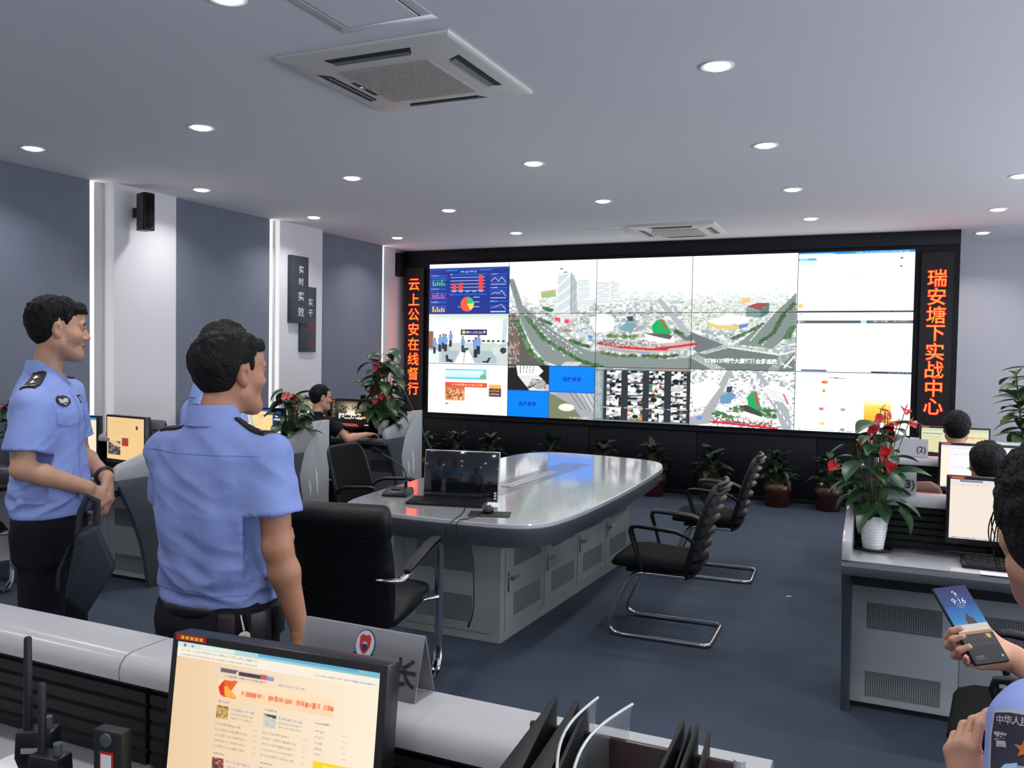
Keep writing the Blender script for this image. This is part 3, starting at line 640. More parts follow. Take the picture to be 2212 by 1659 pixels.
# ================================================================ control consoles
def perforated(name, c0, c1, scale):
    m = mat(name, c0, .5); nt = m.node_tree; b = nt.nodes['Principled BSDF']
    tc = nt.nodes.new('ShaderNodeTexCoord'); mp = nt.nodes.new('ShaderNodeMapping'); mp.inputs['Rotation'].default_value = (0, R(45), 0)
    ck = nt.nodes.new('ShaderNodeTexChecker'); ck.inputs['Scale'].default_value = scale
    ck.inputs['Color1'].default_value = tuple(lin(c0)) + (1,); ck.inputs['Color2'].default_value = tuple(lin(c1)) + (1,)
    nt.links.new(tc.outputs['Object'], mp.inputs[0]); nt.links.new(mp.outputs[0], ck.inputs[0]); nt.links.new(ck.outputs[0], b.inputs['Base Color'])
    return m
M_PERF = perforated('perforated_steel', (138, 142, 142), (62, 66, 67), 150)
M_CREAM = mat('pale_powder_coat', (150, 154, 150), .45)
WING = [(0, .75), (0, .795), (.012, .83), (.045, .852), (.13, .872), (.23, .902), (.33, .942), (.41, .975), (.48, .994), (.55, 1.0), (.60, 1.0), (.36, .75)]
REAR = [(.36, .75), (.60, 1.0), (.70, 1.0), (.70, .03), (.43, .03), (.36, .25), (.30, .557)]
DARK = [(.01, .749), (.36, .749), (.30, .557), (.36, .25), (.43, .0), (.28, .0), (.255, .16), (.21, .33), (.135, .52), (.06, .66)]
def rbar(mb, x0, x1, pts): mb.prism(pts, x0, x1, 'x')
def console(x0, w, yf, left, right, label, slats=7):
    t = thing('control_console', label, 'console', (x0, yf, 0), 0, 'control consoles')
    MB().b2((.001, .02, .716), (w - .001, .42, .75)).build('worktop', M_TOP, t, bevel=.003)
    e = MB(); e.prism([(.022, .748), (-.005, .745), (-.018, .73), (-.02, .71), (-.012, .692), (.022, .69)], .001, w - .001, 'x'); e.build('edge_band', M_GREYD, t)
    MB().b2((.045, .04, .64), (w - .045, .33, .70)).build('keyboard_drawer', M_BLACK, t, bevel=.004)
    n = max(1, round((w - .06) / .465)); pw = (w - .06) / n
    for k in range(n):
        xa = .03 + k * pw
        d = MB(); d.b2((xa + .001, .34, .03), (xa + pw - .001, .36, .69)); o = d.build('modesty_panel', M_GREY, t, bevel=.002)
        for z0, z1_ in ((.375, .495), (.065, .18)):
            v = MB(); v.b2((xa + .07, .337, z0), (xa + pw - .07, .3405, z1_)); v.build('vent_panel', M_PERF, o)
    MB().b2((.03, .36, .0), (w - .03, .70, .03)).build('plinth', M_BLACK, t)
    MB().b2((.03, .445, .03), (w - .03, .68, .74)).build('rear_cabinet', M_GREYD, t, bevel=.003)
    pr = [(.44, .75), (.44, .968)]
    for k in range(slats):
        za = .968 - k * .218 / slats; zb = za - .218 / slats
        pr += [(.408, za), (.402, za - .004), (.402, zb + .006), (.41, zb + .003)]
    p = MB(); p.prism(pr, .006, w - .006, 'x'); p.build('slatted_partition', mat('black_slat', (15, 16, 19), .5, spec=.35), t, smooth=0)
    rr_ = [(.47, .955), (.47, .99), (.462, .998), (.45, 1.0), (.365, 1.0), (.348, .996), (.336, .985), (.331, .97), (.333, .952), (.345, .946), (.40, .955)]
    q = MB(); q.prism(rr_, .002, w - .002, 'x'); q.build('top_rail', M_WHITE, t)
    for flag, xa, out in ((left, 0.0, -1), (right, w - .035, 1)):
        if not flag: continue
        a = MB(); a.prism(WING, xa, xa + .035, 'x'); a.build('wing_panel', M_WHITE, t, bevel=.003)
        a = MB(); a.prism(REAR, xa, xa + .035, 'x'); o = a.build('rear_side_panel', M_GREY, t, bevel=.002)
        a = MB(); a.prism(DARK, xa - .001, xa + .036, 'x'); a.build('side_panel', M_GREYD, t, bevel=.002)
        xs_ = xa + (.0365 if out > 0 else -.0015)
        for pts in ([(.50, .60), (.515, .55), (.525, .48), (.53, .40), (.535, .36)], [(.42, .50), (.43, .46), (.437, .42), (.44, .37)]):
            g = MB(); g.tube([(xs_, y, z) for y, z in pts], [.004] + [.011] * (len(pts) - 2) + [.004], 8); g.build('decorative_slot', mat('pale_slot', (236, 236, 236), .3), o)
    return t
YL = (3.88, 5.42, 7.02); YR = (3.85, 5.53, 6.92)
console(-5.86, 1.36, YL[0], False, True, 'console beside the left wall nearest the two standing officers, with two orange lit monitors')
console(-5.86, 1.36, YL[1], False, True, 'console beside the left wall with the map monitor and red flowers')
console(-5.86, 1.36, YL[2], False, True, 'farthest left hand console, before the left red LED sign')
console(-.19, 1.40, YR[0], True, False, 'nearest right hand console with a white flower pot on its end')
console(-.19, 1.40, YR[1], True, False, 'right hand console whose sign reads (2), behind the one with the flower pot')
console(-.19, 1.40, YR[2], True, False, 'farthest right hand console, before the right red LED sign')
console(1.22, 1.40, YR[0], False, True, 'nearest right hand console, outer half towards the right wall')
console(1.22, 1.40, YR[1], False, True, 'middle right hand console, outer half towards the right wall')
console(1.22, 1.40, YR[2], False, True, 'farthest right hand console, outer half towards the right wall')
console(-1.36, 1.21, .85, False, False, 'foreground console holding the large orange lit monitor')
console(-2.77, 1.4095, .85, True, False, 'foreground console at bottom left with the walkie talkies')

# ================================================================ conference table
t = thing('conference_table', 'large boat shaped white conference table with grey cabinet base', 'table', (-2.25, 5.35, 0))
TO = [(-2.62, 3.83), (-2.76, 3.90), (-2.83, 4.02), (-2.865, 4.25), (-2.895, 4.65), (-2.92, 5.06), (-2.935, 5.7), (-2.935, 6.34), (-2.925, 6.57), (-2.885, 6.75), (-2.80, 6.88), (-2.68, 6.94), (-2.5, 6.945),
      (-2.26, 6.92), (-1.95, 6.86), (-1.80, 6.80), (-1.70, 6.70), (-1.63, 6.52), (-1.585, 6.24), (-1.56, 5.82), (-1.535, 5.3), (-1.525, 4.9), (-1.527, 4.52), (-1.54, 4.2), (-1.575, 3.99), (-1.64, 3.89), (-1.76, 3.835), (-1.98, 3.815), (-2.3, 3.815)]
def smooth_loop(pts, it=2):
    for _ in range(it):
        q = []
        for i in range(len(pts)):
            a, b = pts[i], pts[(i + 1) % len(pts)]
            q += [(a[0] * .75 + b[0] * .25, a[1] * .75 + b[1] * .25), (a[0] * .25 + b[0] * .75, a[1] * .25 + b[1] * .75)]
        pts = q
    return pts
TO = [(x + 2.25, y - 5.35) for x, y in smooth_loop(TO, 2)]
def inset(pts, d):
    n = len(pts); out = []
    area = sum(pts[i][0] * pts[(i + 1) % n][1] - pts[(i + 1) % n][0] * pts[i][1] for i in range(n)); sg = 1 if area > 0 else -1
    for i in range(n):
        a, b = Vector(pts[i - 1]), Vector(pts[(i + 1) % n]); tg = (b - a).normalized()
        out.append((pts[i][0] - tg.y * d * sg, pts[i][1] + tg.x * d * sg))
    return out
def ring(d, z): return [(x, y, z) for x, y in inset(TO, d)]
m = MB(); m.loft([ring(.012, .728), ring(.004, .73), ring(.004, .746), ring(.008, .75)]); m.build('tabletop', M_TOP, t, smooth=30)
m = MB(); m.loft([ring(.05, .622), ring(.034, .625), ring(.004, .69), ring(0, .715), ring(.0, .727), ring(.005, .7305), ring(.03, .7305)]); m.build('dark_edge_band', M_GREYD, t, smooth=40)
m = MB(); b0 = [(-2.64, 4.22), (-1.95, 4.22), (-1.885, 6.45), (-2.66, 6.45)]
m.prism([(x + 2.25, y - 5.35) for x, y in b0], .0, .63, 'z'); base = m.build('cabinet_base', M_CREAM, t, bevel=.004)
def face_pt(s, z, d=0):  # along the right hand face
    x = -1.95 + (s - 4.22) / 2.23 * .065; return (x + 2.25 + d, s - 5.35, z)
for k in range(4):
    y0 = 4.27 + k * .545; y1 = y0 + .535
    m = MB(); m.add([face_pt(y0, .06, .001), face_pt(y1, .06, .001), face_pt(y1, .60, .001), face_pt(y0, .60, .001), face_pt(y0, .06, .006), face_pt(y1, .06, .006), face_pt(y1, .60, .006), face_pt(y0, .60, .006)],
                    [(0, 1, 2, 3), (7, 6, 5, 4), (0, 4, 5, 1), (1, 5, 6, 2), (2, 6, 7, 3), (3, 7, 4, 0)])
    d = m.build('cabinet_door', M_CREAM, t, bevel=.0015)
    for z0, z1_ in ((.40, .53), (.12, .25)):
        v = MB(); v.add([face_pt(y0 + .1, z0, .0072), face_pt(y1 - .06, z0, .0072), face_pt(y1 - .06, z1_, .0072), face_pt(y0 + .1, z1_, .0072)], [(0, 1, 2, 3)]); v.build('vent_panel', M_PERF, d)
    h = MB(); p = face_pt(y0 + .03, .33, .008); h.box(p, (.006, .022, .11)); h.box((p[0] + .015, p[1], p[2] + .02), (.03, .014, .02)); h.tube([(p[0] + .03, p[1], p[2] + .02), (p[0] + .032, p[1] + .07, p[2] + .024)], .008, 8); h.build('door_handle', M_CHROME, d, bevel=.002)
m = MB(); m.b2((-2.56 + 2.25, 4.212 - 5.35, .05), (-2.01 + 2.25, 4.219 - 5.35, .585)); d = m.build('end_door', M_CREAM, t, bevel=.002)
for z0, z1_ in ((.38, .53), (.1, .25)): MB().b2((-2.48 + 2.25, 4.2105 - 5.35, z0), (-2.12 + 2.25, 4.2125 - 5.35, z1_)).build('vent_panel', M_PERF, d)
M_INLAY = mat('grey_inlay', (128, 131, 136), .14)
m = MB(); m.b2((-.125, 4.63 - 5.35, .7495), (.108, 6.285 - 5.35, .7508)); inl = m.build('centre_inlay', M_INLAY, t)
m = MB(); m.b2((-.035, 4.93 - 5.35, .7508), (-.004, 5.74 - 5.35, .756)); m.build('cable_flap', M_WHITE, inl, bevel=.001)
m = MB(); m.b2((.004, 4.93 - 5.35, .7508), (.035, 5.74 - 5.35, .756)); m.build('cable_flap', M_WHITE, inl, bevel=.001)
m = MB(); m.b2((-.003, 4.93 - 5.35, .7508), (.003, 5.74 - 5.35, .752)); m.build('brush_slot', M_BLACK, inl)

# ================================================================ chairs
def guest_chair(label):
    """cantilever chair with slatted mesh back, faces +y"""
    t = thing('guest_chair', label, 'chair', (0, 0, 0), 0, 'black mesh guest chairs')
    s = MB(); rings = []
    for k, (y, zt, zb, w_) in enumerate([(-.22, .445, .40, .20), (-.20, .462, .395, .225), (-.05, .468, .39, .235), (.12, .478, .392, .24), (.20, .472, .395, .238), (.25, .452, .40, .225), (.265, .43, .412, .2)]):
        n = 12; ring_ = []
        for j in range(n):
            a = 2 * PI * j / n; cx_, sx_ = math.cos(a), math.sin(a); e = .45
            ring_.append((w_ * math.copysign(abs(cx_) ** e, cx_), y, (zt + zb) / 2 + (zt - zb) / 2 * math.copysign(abs(sx_) ** .6, sx_)))
        rings.append(ring_)
    s.loft(rings).build('seat', M_FABRIC, t, smooth=60)
    MB().b2((-.2, -.2, .375), (.2, .18, .396)).build('seat_pan', M_PLASTIC, t, bevel=.006)
    prof = [(-.155, .37), (-.17, .44), (-.20, .55), (-.235, .68), (-.265, .775), (-.298, .87), (-.314, .898)]
    hw = [.19, .215, .225, .225, .22, .205, .17]
    def back_pt(f, x):   # f 0..1 up the back
        k = f * (len(prof) - 1); i = min(int(k), len(prof) - 2); q = k - i
        y = prof[i][0] * (1 - q) + prof[i + 1][0] * q; z = prof[i][1] * (1 - q) + prof[i + 1][1] * q; w_ = hw[i] * (1 - q) + hw[i + 1] * q
        return (x * w_, y - .03 * (1 - x * x), z)
    g = MB()
    N, Mx = 16, 12; v = []; f = []
    for i in range(N + 1):
        for j in range(Mx + 1): v.append(back_pt(i / N, -1 + 2 * j / Mx))
    v2 = [(x, y + .012, z) for x, y, z in v]; n0 = len(v); W1 = Mx + 1
    for i in range(N):
        for j in range(Mx): f += [(i * W1 + j, (i + 1) * W1 + j, (i + 1) * W1 + j + 1, i * W1 + j + 1), (n0 + i * W1 + j, n0 + i * W1 + j + 1, n0 + (i + 1) * W1 + j + 1, n0 + (i + 1) * W1 + j)]
    edge = [i for i in range(W1)] + [i * W1 + Mx for i in range(1, N + 1)] + [N * W1 + j for j in range(Mx - 1, -1, -1)] + [i * W1 for i in range(N - 1, 0, -1)]
    for a, b in zip(edge, edge[1:] + edge[:1]): f.append((a, b, n0 + b, n0 + a))
    g.add(v2 + v, f); g.build('mesh_back', M_FABRIC, t, smooth=60)
    fr = MB()
    for sgn in (-1, 1): fr.tube([back_pt(i / 10, sgn) for i in range(11)], [.016, .017, .017, .016, .016, .015, .015, .014, .013, .012, .009], 8)
    fr.tube([back_pt(1, -1 + i / 5) for i in range(11)], .012, 8); fr.tube([back_pt(0.02, -1 + i / 5) for i in range(11)], .02, 8)
    fr.build('back_frame', M_PLASTIC, t, smooth=60)
    for k in range(9):
        fz = .14 + k * .098; q = MB()
        top = [Vector(back_pt(fz + .045, -1 + j / 5)) for j in range(11)]; bot = [Vector(back_pt(fz - .02, -1 + j / 5)) for j in range(11)]
        ring1 = [p + Vector((0, -.004, 0)) for p in top] + [p + Vector((0, -.034 * (1 - (-1 + j / 5) ** 4) - .004, 0)) for j, p in reversed(list(enumerate(bot)))]
        ring2 = [p + Vector((0, 0, -.006)) for p in ring1]
        q.loft([ring2, ring1]); q.build('back_slat', M_PLASTIC, t, smooth=50)
    for sgn in (-1, 1):
        x = sgn * .255
        a = MB(); a.tube([(sgn * .222, -.21, .575), (sgn * .245, -.17, .615), (x, -.11, .638), (x, 0, .646), (x, .10, .652), (x, .135, .645), (x, .14, .62), (x, .115, .54), (sgn * .25, .085, .44), (sgn * .235, .075, .405)],
                         [.014, .015, .017, .018, .018, .017, .015, .013, .012, .011], 10, flat=(.75, 1.25)); a.build('armrest', M_PLASTIC, t, smooth=60)
    def corner(a, b, c, r, n=6):
        a, b, c = Vector(a), Vector(b), Vector(c); p = b + (a - b).normalized() * r; q = b + (c - b).normalized() * r
        return [p * (1 - u) ** 2 + b * 2 * u * (1 - u) + q * u * u for u in [i / n for i in range(n + 1)]]
    pts = []
    path = [(.20, -.16, .376), (.20, .145, .376), (.205, .30, .014), (.21, -.30, .014), (-.21, -.30, .014), (-.205, .30, .014), (-.20, .145, .376), (-.20, -.16, .376)]
    pts.append(Vector(path[0]))
    for i, r in zip(range(1, 7), (.07, .11, .05, .05, .11, .07)): pts += corner(path[i - 1], path[i], path[i + 1], r)
    pts.append(Vector(path[-1]))
    c = MB(); c.tube(pts, .0125, 10); c.build('sled_frame', M_CHROME, t, smooth=60)
    return t
gc = guest_chair('nearest black guest chair right of the table, full chrome sled base in view')
gc.location = (-1.2, 4.87, 0); gc.rotation_euler = (0, 0, R(90) + .03)
dup(gc, None, (-1.21, 6.34, 0), R(90) + .05, 'second black guest chair right of the table, farther off towards the video wall')
dup(gc, None, (-3.42, 5.25, 0), R(-90), 'black guest chair on the far left side of the conference table')
dup(gc, None, (-5.1, 6.62, 0), R(-14), 'black guest chair under the operator seated at the far left console')
dup(gc, None, (.39, 6.56, 0), 0, 'black guest chair under the seated operator facing the farthest right console')
dup(gc, None, (.45, 5.0, 0), 0, 'black guest chair under the seated operator behind the bright white monitor')
dup(gc, None, (.46, 3.15, 0), R(84), 'black guest chair at the nearest right console, seat edge beside the phone')

def exec_chair(label):
    t = thing('executive_chair', label, 'chair', (0, 0, 0), 0, 'black leather executive chairs')
    def slab(prof, name, width, thick, e=.35, m=M_LEATHER, par=None):
        rings = []
        for (y, z, ny, nz, wf, tf) in prof:
            n = 20; rg = []
            for j in range(n):
                a = 2 * PI * j / n; c_, s_ = math.cos(a), math.sin(a)
                dx = width / 2 * wf * math.copysign(abs(c_) ** e, c_); dn = thick / 2 * tf * math.copysign(abs(s_) ** .6, s_)
                rg.append((dx, y + ny * dn, z + nz * dn))
            rings.append(rg)
        b = MB(); b.loft(rings); return b.build(name, m, par or t, smooth=60)
    slab([(-.20, .36, .98, .2, .80, .35), (-.215, .375, .98, .2, .90, .8), (-.22, .42, .98, .2, .95, 1), (-.235, .52, .98, .2, .98, 1), (-.265, .64, .97, .25, 1.0, .9), (-.295, .75, .97, .25, .99, .9), (-.315, .82, .97, .25, .97, .95), (-.325, .86, .97, .25, .95, .8)], 'backrest', .50, .075)
    slab([(-.300, .795, .97, .25, .97, .3), (-.315, .80, .97, .25, 1.0, 1.0), (-.330, .86, .97, .25, 1.0, 1.25), (-.338, .905, .97, .25, .99, 1.1), (-.338, .93, .97, .25, .96, .6), (-.337, .938, .97, .25, .9, .2)], 'headrest_roll', .51, .085)
    slab([(-.22, .40, .1, 1, .86, .5), (-.20, .405, 0, 1, .95, 1), (0, .415, 0, 1, 1, 1.1), (.18, .425, 0, 1, 1, 1.1), (.25, .42, -.2, 1, .98, .95), (.285, .40, -.5, .8, .93, .5)], 'seat', .53, .10)
    st = MB(); st.tube([(-.235, -.352, .795), (-.1, -.362, .778), (0, -.364, .774), (.1, -.362, .778), (.235, -.352, .795)], .003, 6); st.tube([(-.2, -.302, .57), (-.12, -.296, .52), (0, -.292, .50), (.12, -.296, .52), (.2, -.302, .57)], .002, 6); st.build('stitched_seam', M_LEATHER, t)
    for sgn in (-1, 1):
        x = sgn * .30
        b = MB(); b.tube([(sgn * .20, -.335, .615), (sgn * .265, -.34, .615), (sgn * .295, -.315, .612), (x, -.25, .62), (x, -.1, .645), (x, .1, .665), (x, .22, .668), (x, .262, .66), (x, .275, .62), (x, .275, .4), (x, .275, .16), (x, .268, .07), (x, .235, .022), (x, .17, .012), (x, -.1, .012), (x, -.28, .012)],
                         .013, 10, flat=(.7, 1.7)); b.build('arm_frame', M_CHROME, t, smooth=60)
        p = MB(); p.tube([(x, -.24, .635), (x, -.18, .65), (x, -.05, .668), (x, .1, .685), (x, .2, .689), (x, .25, .684)], [.012, .017, .019, .019, .018, .012], 10, flat=(.6, 1.5)); p.build('arm_pad', M_LEATHER, t, smooth=60)
        b = MB(); b.tube([(x, -.28, .012), (x * .9, -.30, .012), (0, -.30, .012)], .011, 8); b.build('base_bar', M_CHROME, t, smooth=60); b = MB(); b.tube([(x, .265, .38), (x * .7, .2, .37), (0, .15, .37)], .012, 8); b.build('cross_bar', M_CHROME, t, smooth=60)
        b = MB(); b.tube([(sgn * .315, .06, .648), (sgn * .302, .06, .648)], .01, 10); b.build('arm_bolt', M_CHROME, t)
    return t
ec = exec_chair('black leather executive chair at the near end of the conference table')
ec.location = (-2.29, 3.385, 0); ec.rotation_euler = (0, 0, R(13))
dup(ec, None, (-5.52, 3.42, 0), R(4), 'black leather executive chair partly cut off at the left picture edge')

# ================================================================ monitors
M_SCR = emission_attr('lit_monitor_display', 1.0)
M_RED = mat('red_sticker', (190, 28, 24), .5); M_YEL = mat('yellow_sticker_print', (240, 200, 70), .5)
def monitor(x, y, z0, w, h, rz, img, label, tilt=0.0, sticker=True, stand=True, back=.03):
    """x,y = middle of the foot; the display faces -y, bottom edge z0 above the foot"""
    t = thing('monitor', label, 'monitor', (x, y, .751), rz, 'desk monitors')
    rt = lambda p: (p[0], p[1] * math.cos(tilt) + (p[2] - z0) * math.sin(tilt) , z0 + (p[2] - z0) * math.cos(tilt) - p[1] * math.sin(tilt))
    bz, bb = .013, .024
    f = MB(); f.b2((-w / 2, -.014, z0), (w / 2, back, z0 + h)); f.v = [rt(p) for p in f.v]; o = f.build('bezel', M_BEZEL, t, bevel=.003)
    screen_mesh('screen', img, lambda u, v: rt((-w / 2 + bz + (w - 2 * bz) * u, -.0147, z0 + h - bz - (h - bz - bb) * v)), M_SCR, t)
    if stand:
        s = MB(); s.b2((-.03, back - .002, -.0), (.03, back + .022, z0 + h * .5)); s.build('stand_column', M_PLASTIC, t, bevel=.005)
        s = MB(); s.lathe([(.09, 0), (.09, .006), (.085, .010), (.02, .014)], 28, (0, .02, 0)); s.build('stand_base', M_PLASTIC, t)
    if sticker:
        s = MB(); q = [(-w / 2 + .008, -.0148, z0 + h - .0105), (-w / 2 + .07, -.0148, z0 + h - .0105), (-w / 2 + .07, -.0148, z0 + h - .0005), (-w / 2 + .008, -.0148, z0 + h - .0005)]
        s.add([rt(p) for p in q], [(0, 1, 2, 3)]); k = s.build('red_sticker', M_RED, t, smooth=0)
        m = MB()
        for j in range(5): a = -w / 2 + .018 + j * .0095; m.add([rt((a, -.0150, z0 + h - .0085)), rt((a + .007, -.0150, z0 + h - .0085)), rt((a + .007, -.0150, z0 + h - .003)), rt((a, -.0150, z0 + h - .003))], [(0, 1, 2, 3)])
        m.build('sticker_print', M_YEL, k, smooth=0)
    m = MB(); p = rt((w / 2 - .03, -.0148, z0 + .009)); m.ell(p, (.004, .001, .004), 10, 6); m.build('power_button', M_GREYD, t)
    return t
def page(w, h, W_, H_, bg): return Paint(w, h, W_, H_, bg)
# -- foreground monitor: a news page in warm colours
NX0, NY0, NZ0, NYAW, NTILT, NW, NH = -.901, 1.0665, .251, .079, -.13, .410, .282
p = page(300, 190, 1000, 620, (255, 236, 206))
q = p._sl(0, 60, 1000, 620); tx = np.clip(p.X[q] / 1000, 0, 1)[..., None]; ty = np.clip(p.Y[q] / 620, 0, 1)[..., None]; p.a[q] = np.array((240, 206, 166)) * (1 - tx) + np.array((255, 240, 216)) * tx
p.grad(0, 0, 1000, 22, (214, 232, 226), (120, 188, 206), False); p.rect(0, 22, 1000, 62, (250, 240, 222)); p.rect(420, 0, 900, 14, (96, 172, 206)); p.rect(120, 4, 300, 18, (226, 238, 226))
for y in (34, 52): p.dash(20, 420, y, 8, (150, 140, 140), y, .5)
p.dash(700, 980, 48, 8, (120, 120, 140), 9, .5); p.ell(40, 14, 8, 6, (90, 120, 170)); p.ell(80, 14, 6, 6, (120, 150, 190))
p.rect(230, 78, 500, 100, (226, 212, 200)); p.poly([(235, 80), (330, 80), (310, 98), (235, 98)], (110, 100, 96)); p.rect(330, 84, 470, 100, (76, 62, 70)); p.rect(440, 82, 470, 100, (206, 90, 90)); p.rect(470, 84, 505, 100, (150, 150, 196)); p.dash(260, 470, 112, 8, (150, 136, 130), 2); p.dash(530, 660, 112, 8, (176, 160, 150), 3)
p.grad(230, 130, 800, 200, (255, 228, 190), (255, 216, 176)); p.poly([(232, 160), (262, 128), (330, 124), (300, 168), (330, 196), (260, 196)], (240, 100, 40)); p.poly([(240, 165), (275, 150), (330, 190), (280, 196)], (250, 180, 60)); p.poly([(232, 160), (260, 128), (268, 196), (245, 190)], (230, 50, 36))
for a, b in ((350, 466), (486, 602), (622, 738), (752, 800)): p.dash(a, b, 168, 22, (240, 110, 70), a, .9)
def block(x, y, c, seed):
    p.noise(x, y, x + 62, y + 52, c, 7, 6, seed); p.dash(x + 72, x + 190, y + 8, 9, (160, 160, 210), seed, .7)
    for k in range(2): p.dash(x + 74, x + 186, y + 26 + k * 15, 8, (170, 160, 156), seed + k, .6)
    for k in range(5): p.dash(x, x + 130 + (k * 37) % 40, y + 74 + k * 22, 9, (170, 152, 142), seed + 7 + k, .65); p.dash(x + 196, x + 214, y + 74 + k * 22, 8, (190, 174, 170), k, .5)
    p.dash(x + 4, x + 62, y - 16, 10, (130, 136, 170), seed + 3, .7)
block(232, 232, [(210, 168, 96), (222, 180, 100), (206, 160, 90), (150, 120, 84)], 4); block(470, 232, [(212, 208, 196), (220, 216, 206), (200, 196, 188)], 5); p.poly([(470, 232), (532, 232), (532, 246), (490, 240)], (80, 76, 84))
block(232, 440, [(170, 84, 70), (120, 64, 60), (206, 120, 96), (80, 60, 64)], 6); block(470, 440, [(206, 200, 196), (190, 190, 200)], 7); p.rect(470, 470, 532, 492, (96, 130, 190)); p.ell(500, 468, 18, 8, (206, 80, 60))
p.dash(720, 790, 232, 11, (140, 140, 160), 4)
for k in range(5): p.dash(722, 760, 262 + k * 22, 9, (176, 160, 156), k + 20, .7); p.dash(850, 872, 262 + k * 22, 8, (200, 186, 180), k, .6)
p.rect(722, 374, 895, 412, (255, 214, 30)); p.rect(722, 412, 895, 452, (250, 134, 70)); p.dash(770, 850, 393, 14, (255, 246, 190), 5); p.dash(770, 850, 432, 14, (255, 226, 200), 6); p.grad(722, 458, 895, 620, (252, 226, 120), (255, 160, 20)); p.dash(750, 830, 486, 10, (190, 160, 90), 8, .6); p.dash(735, 880, 540, 20, (214, 170, 80), 9, .8)
p.poly([(225, 600), (260, 596), (270, 620), (220, 620)], (240, 100, 60))
for k in range(26): x, y = random.uniform(10, 960), random.uniform(80, 600); p.line([(x, y), (x + 46, y - 12)], 3, (244, 216, 184), .5)
monitor(NX0, NY0, NZ0 - .165, NW, NH, NYAW, p.a, 'large foreground monitor showing a warm toned news page, red sticker on its top corner', NTILT * -1, True, True)
# -- nearest right console
p = page(150, 90, 100, 60, (246, 232, 218)); p.rect(0, 0, 100, 4, (226, 230, 236)); p.rect(8, .5, 26, 2.5, (120, 130, 150)); p.dash(2, 30, 5.5, 1.2, (180, 170, 170), 2, .5)
p.grad(37, 8, 100, 20, (46, 132, 208), (214, 226, 240)); p.rect(37, 20, 100, 23, (60, 140, 220)); p.ell(46, 14.5, 5, 4.6, (226, 170, 70)); p.ell(46, 13.5, 3.6, 3, (206, 62, 48)); p.dash(55, 80, 14.5, 3.4, (236, 90, 90), 3, .9); p.rect(80, 15, 100, 22, (80, 170, 200))
p.line([(39, 25.5), (48, 27)], .8, (140, 140, 220)); p.rect(63, 29, 100, 53, (226, 220, 216))
for k in range(10): p.dash(64, 100, 31 + k * 2.3, 1.2, (150, 150, 156), k, .6)
p.dash(1, 99, 58.8, 1.6, (120, 140, 170), 3, .8)
monitor(.462, 4.135, .064, .50, .292, 0, p.a, 'monitor with blue page banner on the nearest right console, beside the flower pot')
p = page(140, 84, 100, 60, (250, 250, 252)); p.rect(0, 0, 100, 3, (232, 230, 244)); p.dash(2, 40, 4.6, 1.2, (180, 180, 190), 2, .6); p.rect(0, 6, 9, 57, (255, 246, 222)); p.rect(10, 10, 52, 32, (240, 238, 246)); p.rect(11, 11, 51, 30, (252, 252, 254)); p.dash(12, 34, 13, 1.2, (170, 170, 180), 5, .6)
p.poly([(34, 17), (40, 15), (46, 17), (45, 24), (40, 29), (35, 24)], (40, 130, 200)); p.poly([(38, 18), (42, 18), (42, 27), (40, 28), (38, 27)], (120, 200, 70)); p.rect(30, 31, 50, 33, (130, 190, 80)); p.ell(44, 38, 4.4, 3.4, (226, 96, 70)); p.ell(43, 42, 3, 2.6, (232, 190, 110)); p.poly([(40, 44), (52, 44), (58, 52), (50, 50), (44, 48)], (60, 56, 60)); p.poly([(46, 41), (52, 43), (57, 50), (52, 47)], (236, 196, 170)); p.dash(0, 12, 58.6, 1.6, (90, 110, 150), 3, .8)
monitor(.50, 5.815, .062, .505, .292, 0, p.a, 'bright white monitor with a blue and green shield, middle right console')
p = page(130, 78, 100, 60, (238, 232, 190)); p.rect(0, 0, 100, 5, (206, 222, 190)); p.rect(2, 9, 32, 11, (90, 150, 196)); p.rect(0, 12, 32, 60, (230, 226, 180))
for k in range(8): p.dash(3, 30, 16 + k * 4.5, 1.3, (190, 186, 150), k, .6)
p.dash(60, 98, 15, 2, (236, 120, 90), 4, .8); p.dash(36, 60, 48, 1.6, (220, 150, 110), 5, .8)
for k in range(7): p.dash(60, 97, 22 + k * 4.4, 1.2, (200, 196, 160), k + 11, .5)
monitor(.41, 7.215, .062, .475, .292, 0, p.a, 'pale yellow monitor on the farthest right console, behind the seated operator')
# -- left consoles
p = page(110, 76, 100, 66, (252, 236, 208)); p.rect(0, 0, 100, 4, (60, 160, 220)); p.rect(0, 62, 100, 66, (70, 170, 190)); p.rect(0, 4, 80, 60, (196, 186, 150)); p.rect(30, 22, 80, 36, (96, 128, 62)); p.poly([(20, 40), (80, 34), (80, 60), (50, 60)], (90, 92, 84)); p.poly([(40, 44), (80, 54), (80, 60), (60, 60)], (206, 190, 160)); p.rect(62, 6, 80, 20, (246, 226, 190))
monitor(-5.258, 4.215, .06, .42, .31, R(2), p.a, 'monitor showing a green lawn picture, half hidden behind the young man', 0, False)
p = page(120, 90, 100, 74, (246, 206, 146))
for k in range(7): p.dash(4, 60, 9 + k * 3.4, 1.3, (226, 180, 126), k, .6)
p.noise(3, 42, 37, 66, [(90, 84, 84), (70, 66, 72), (130, 116, 104), (150, 126, 104), (56, 54, 60)], 14, 10, 4); p.poly([(3, 42), (20, 40), (37, 48), (37, 52), (20, 50)], (226, 196, 150)); p.noise(41, 35, 58, 49, [(120, 66, 66), (90, 70, 76), (150, 80, 70)], 7, 6, 9); p.rect(41, 43, 58, 49, (206, 40, 46)); p.rect(78, 13, 83, 20, (60, 50, 60)); p.dash(84, 96, 16, 1.3, (220, 170, 120), 3, .5)
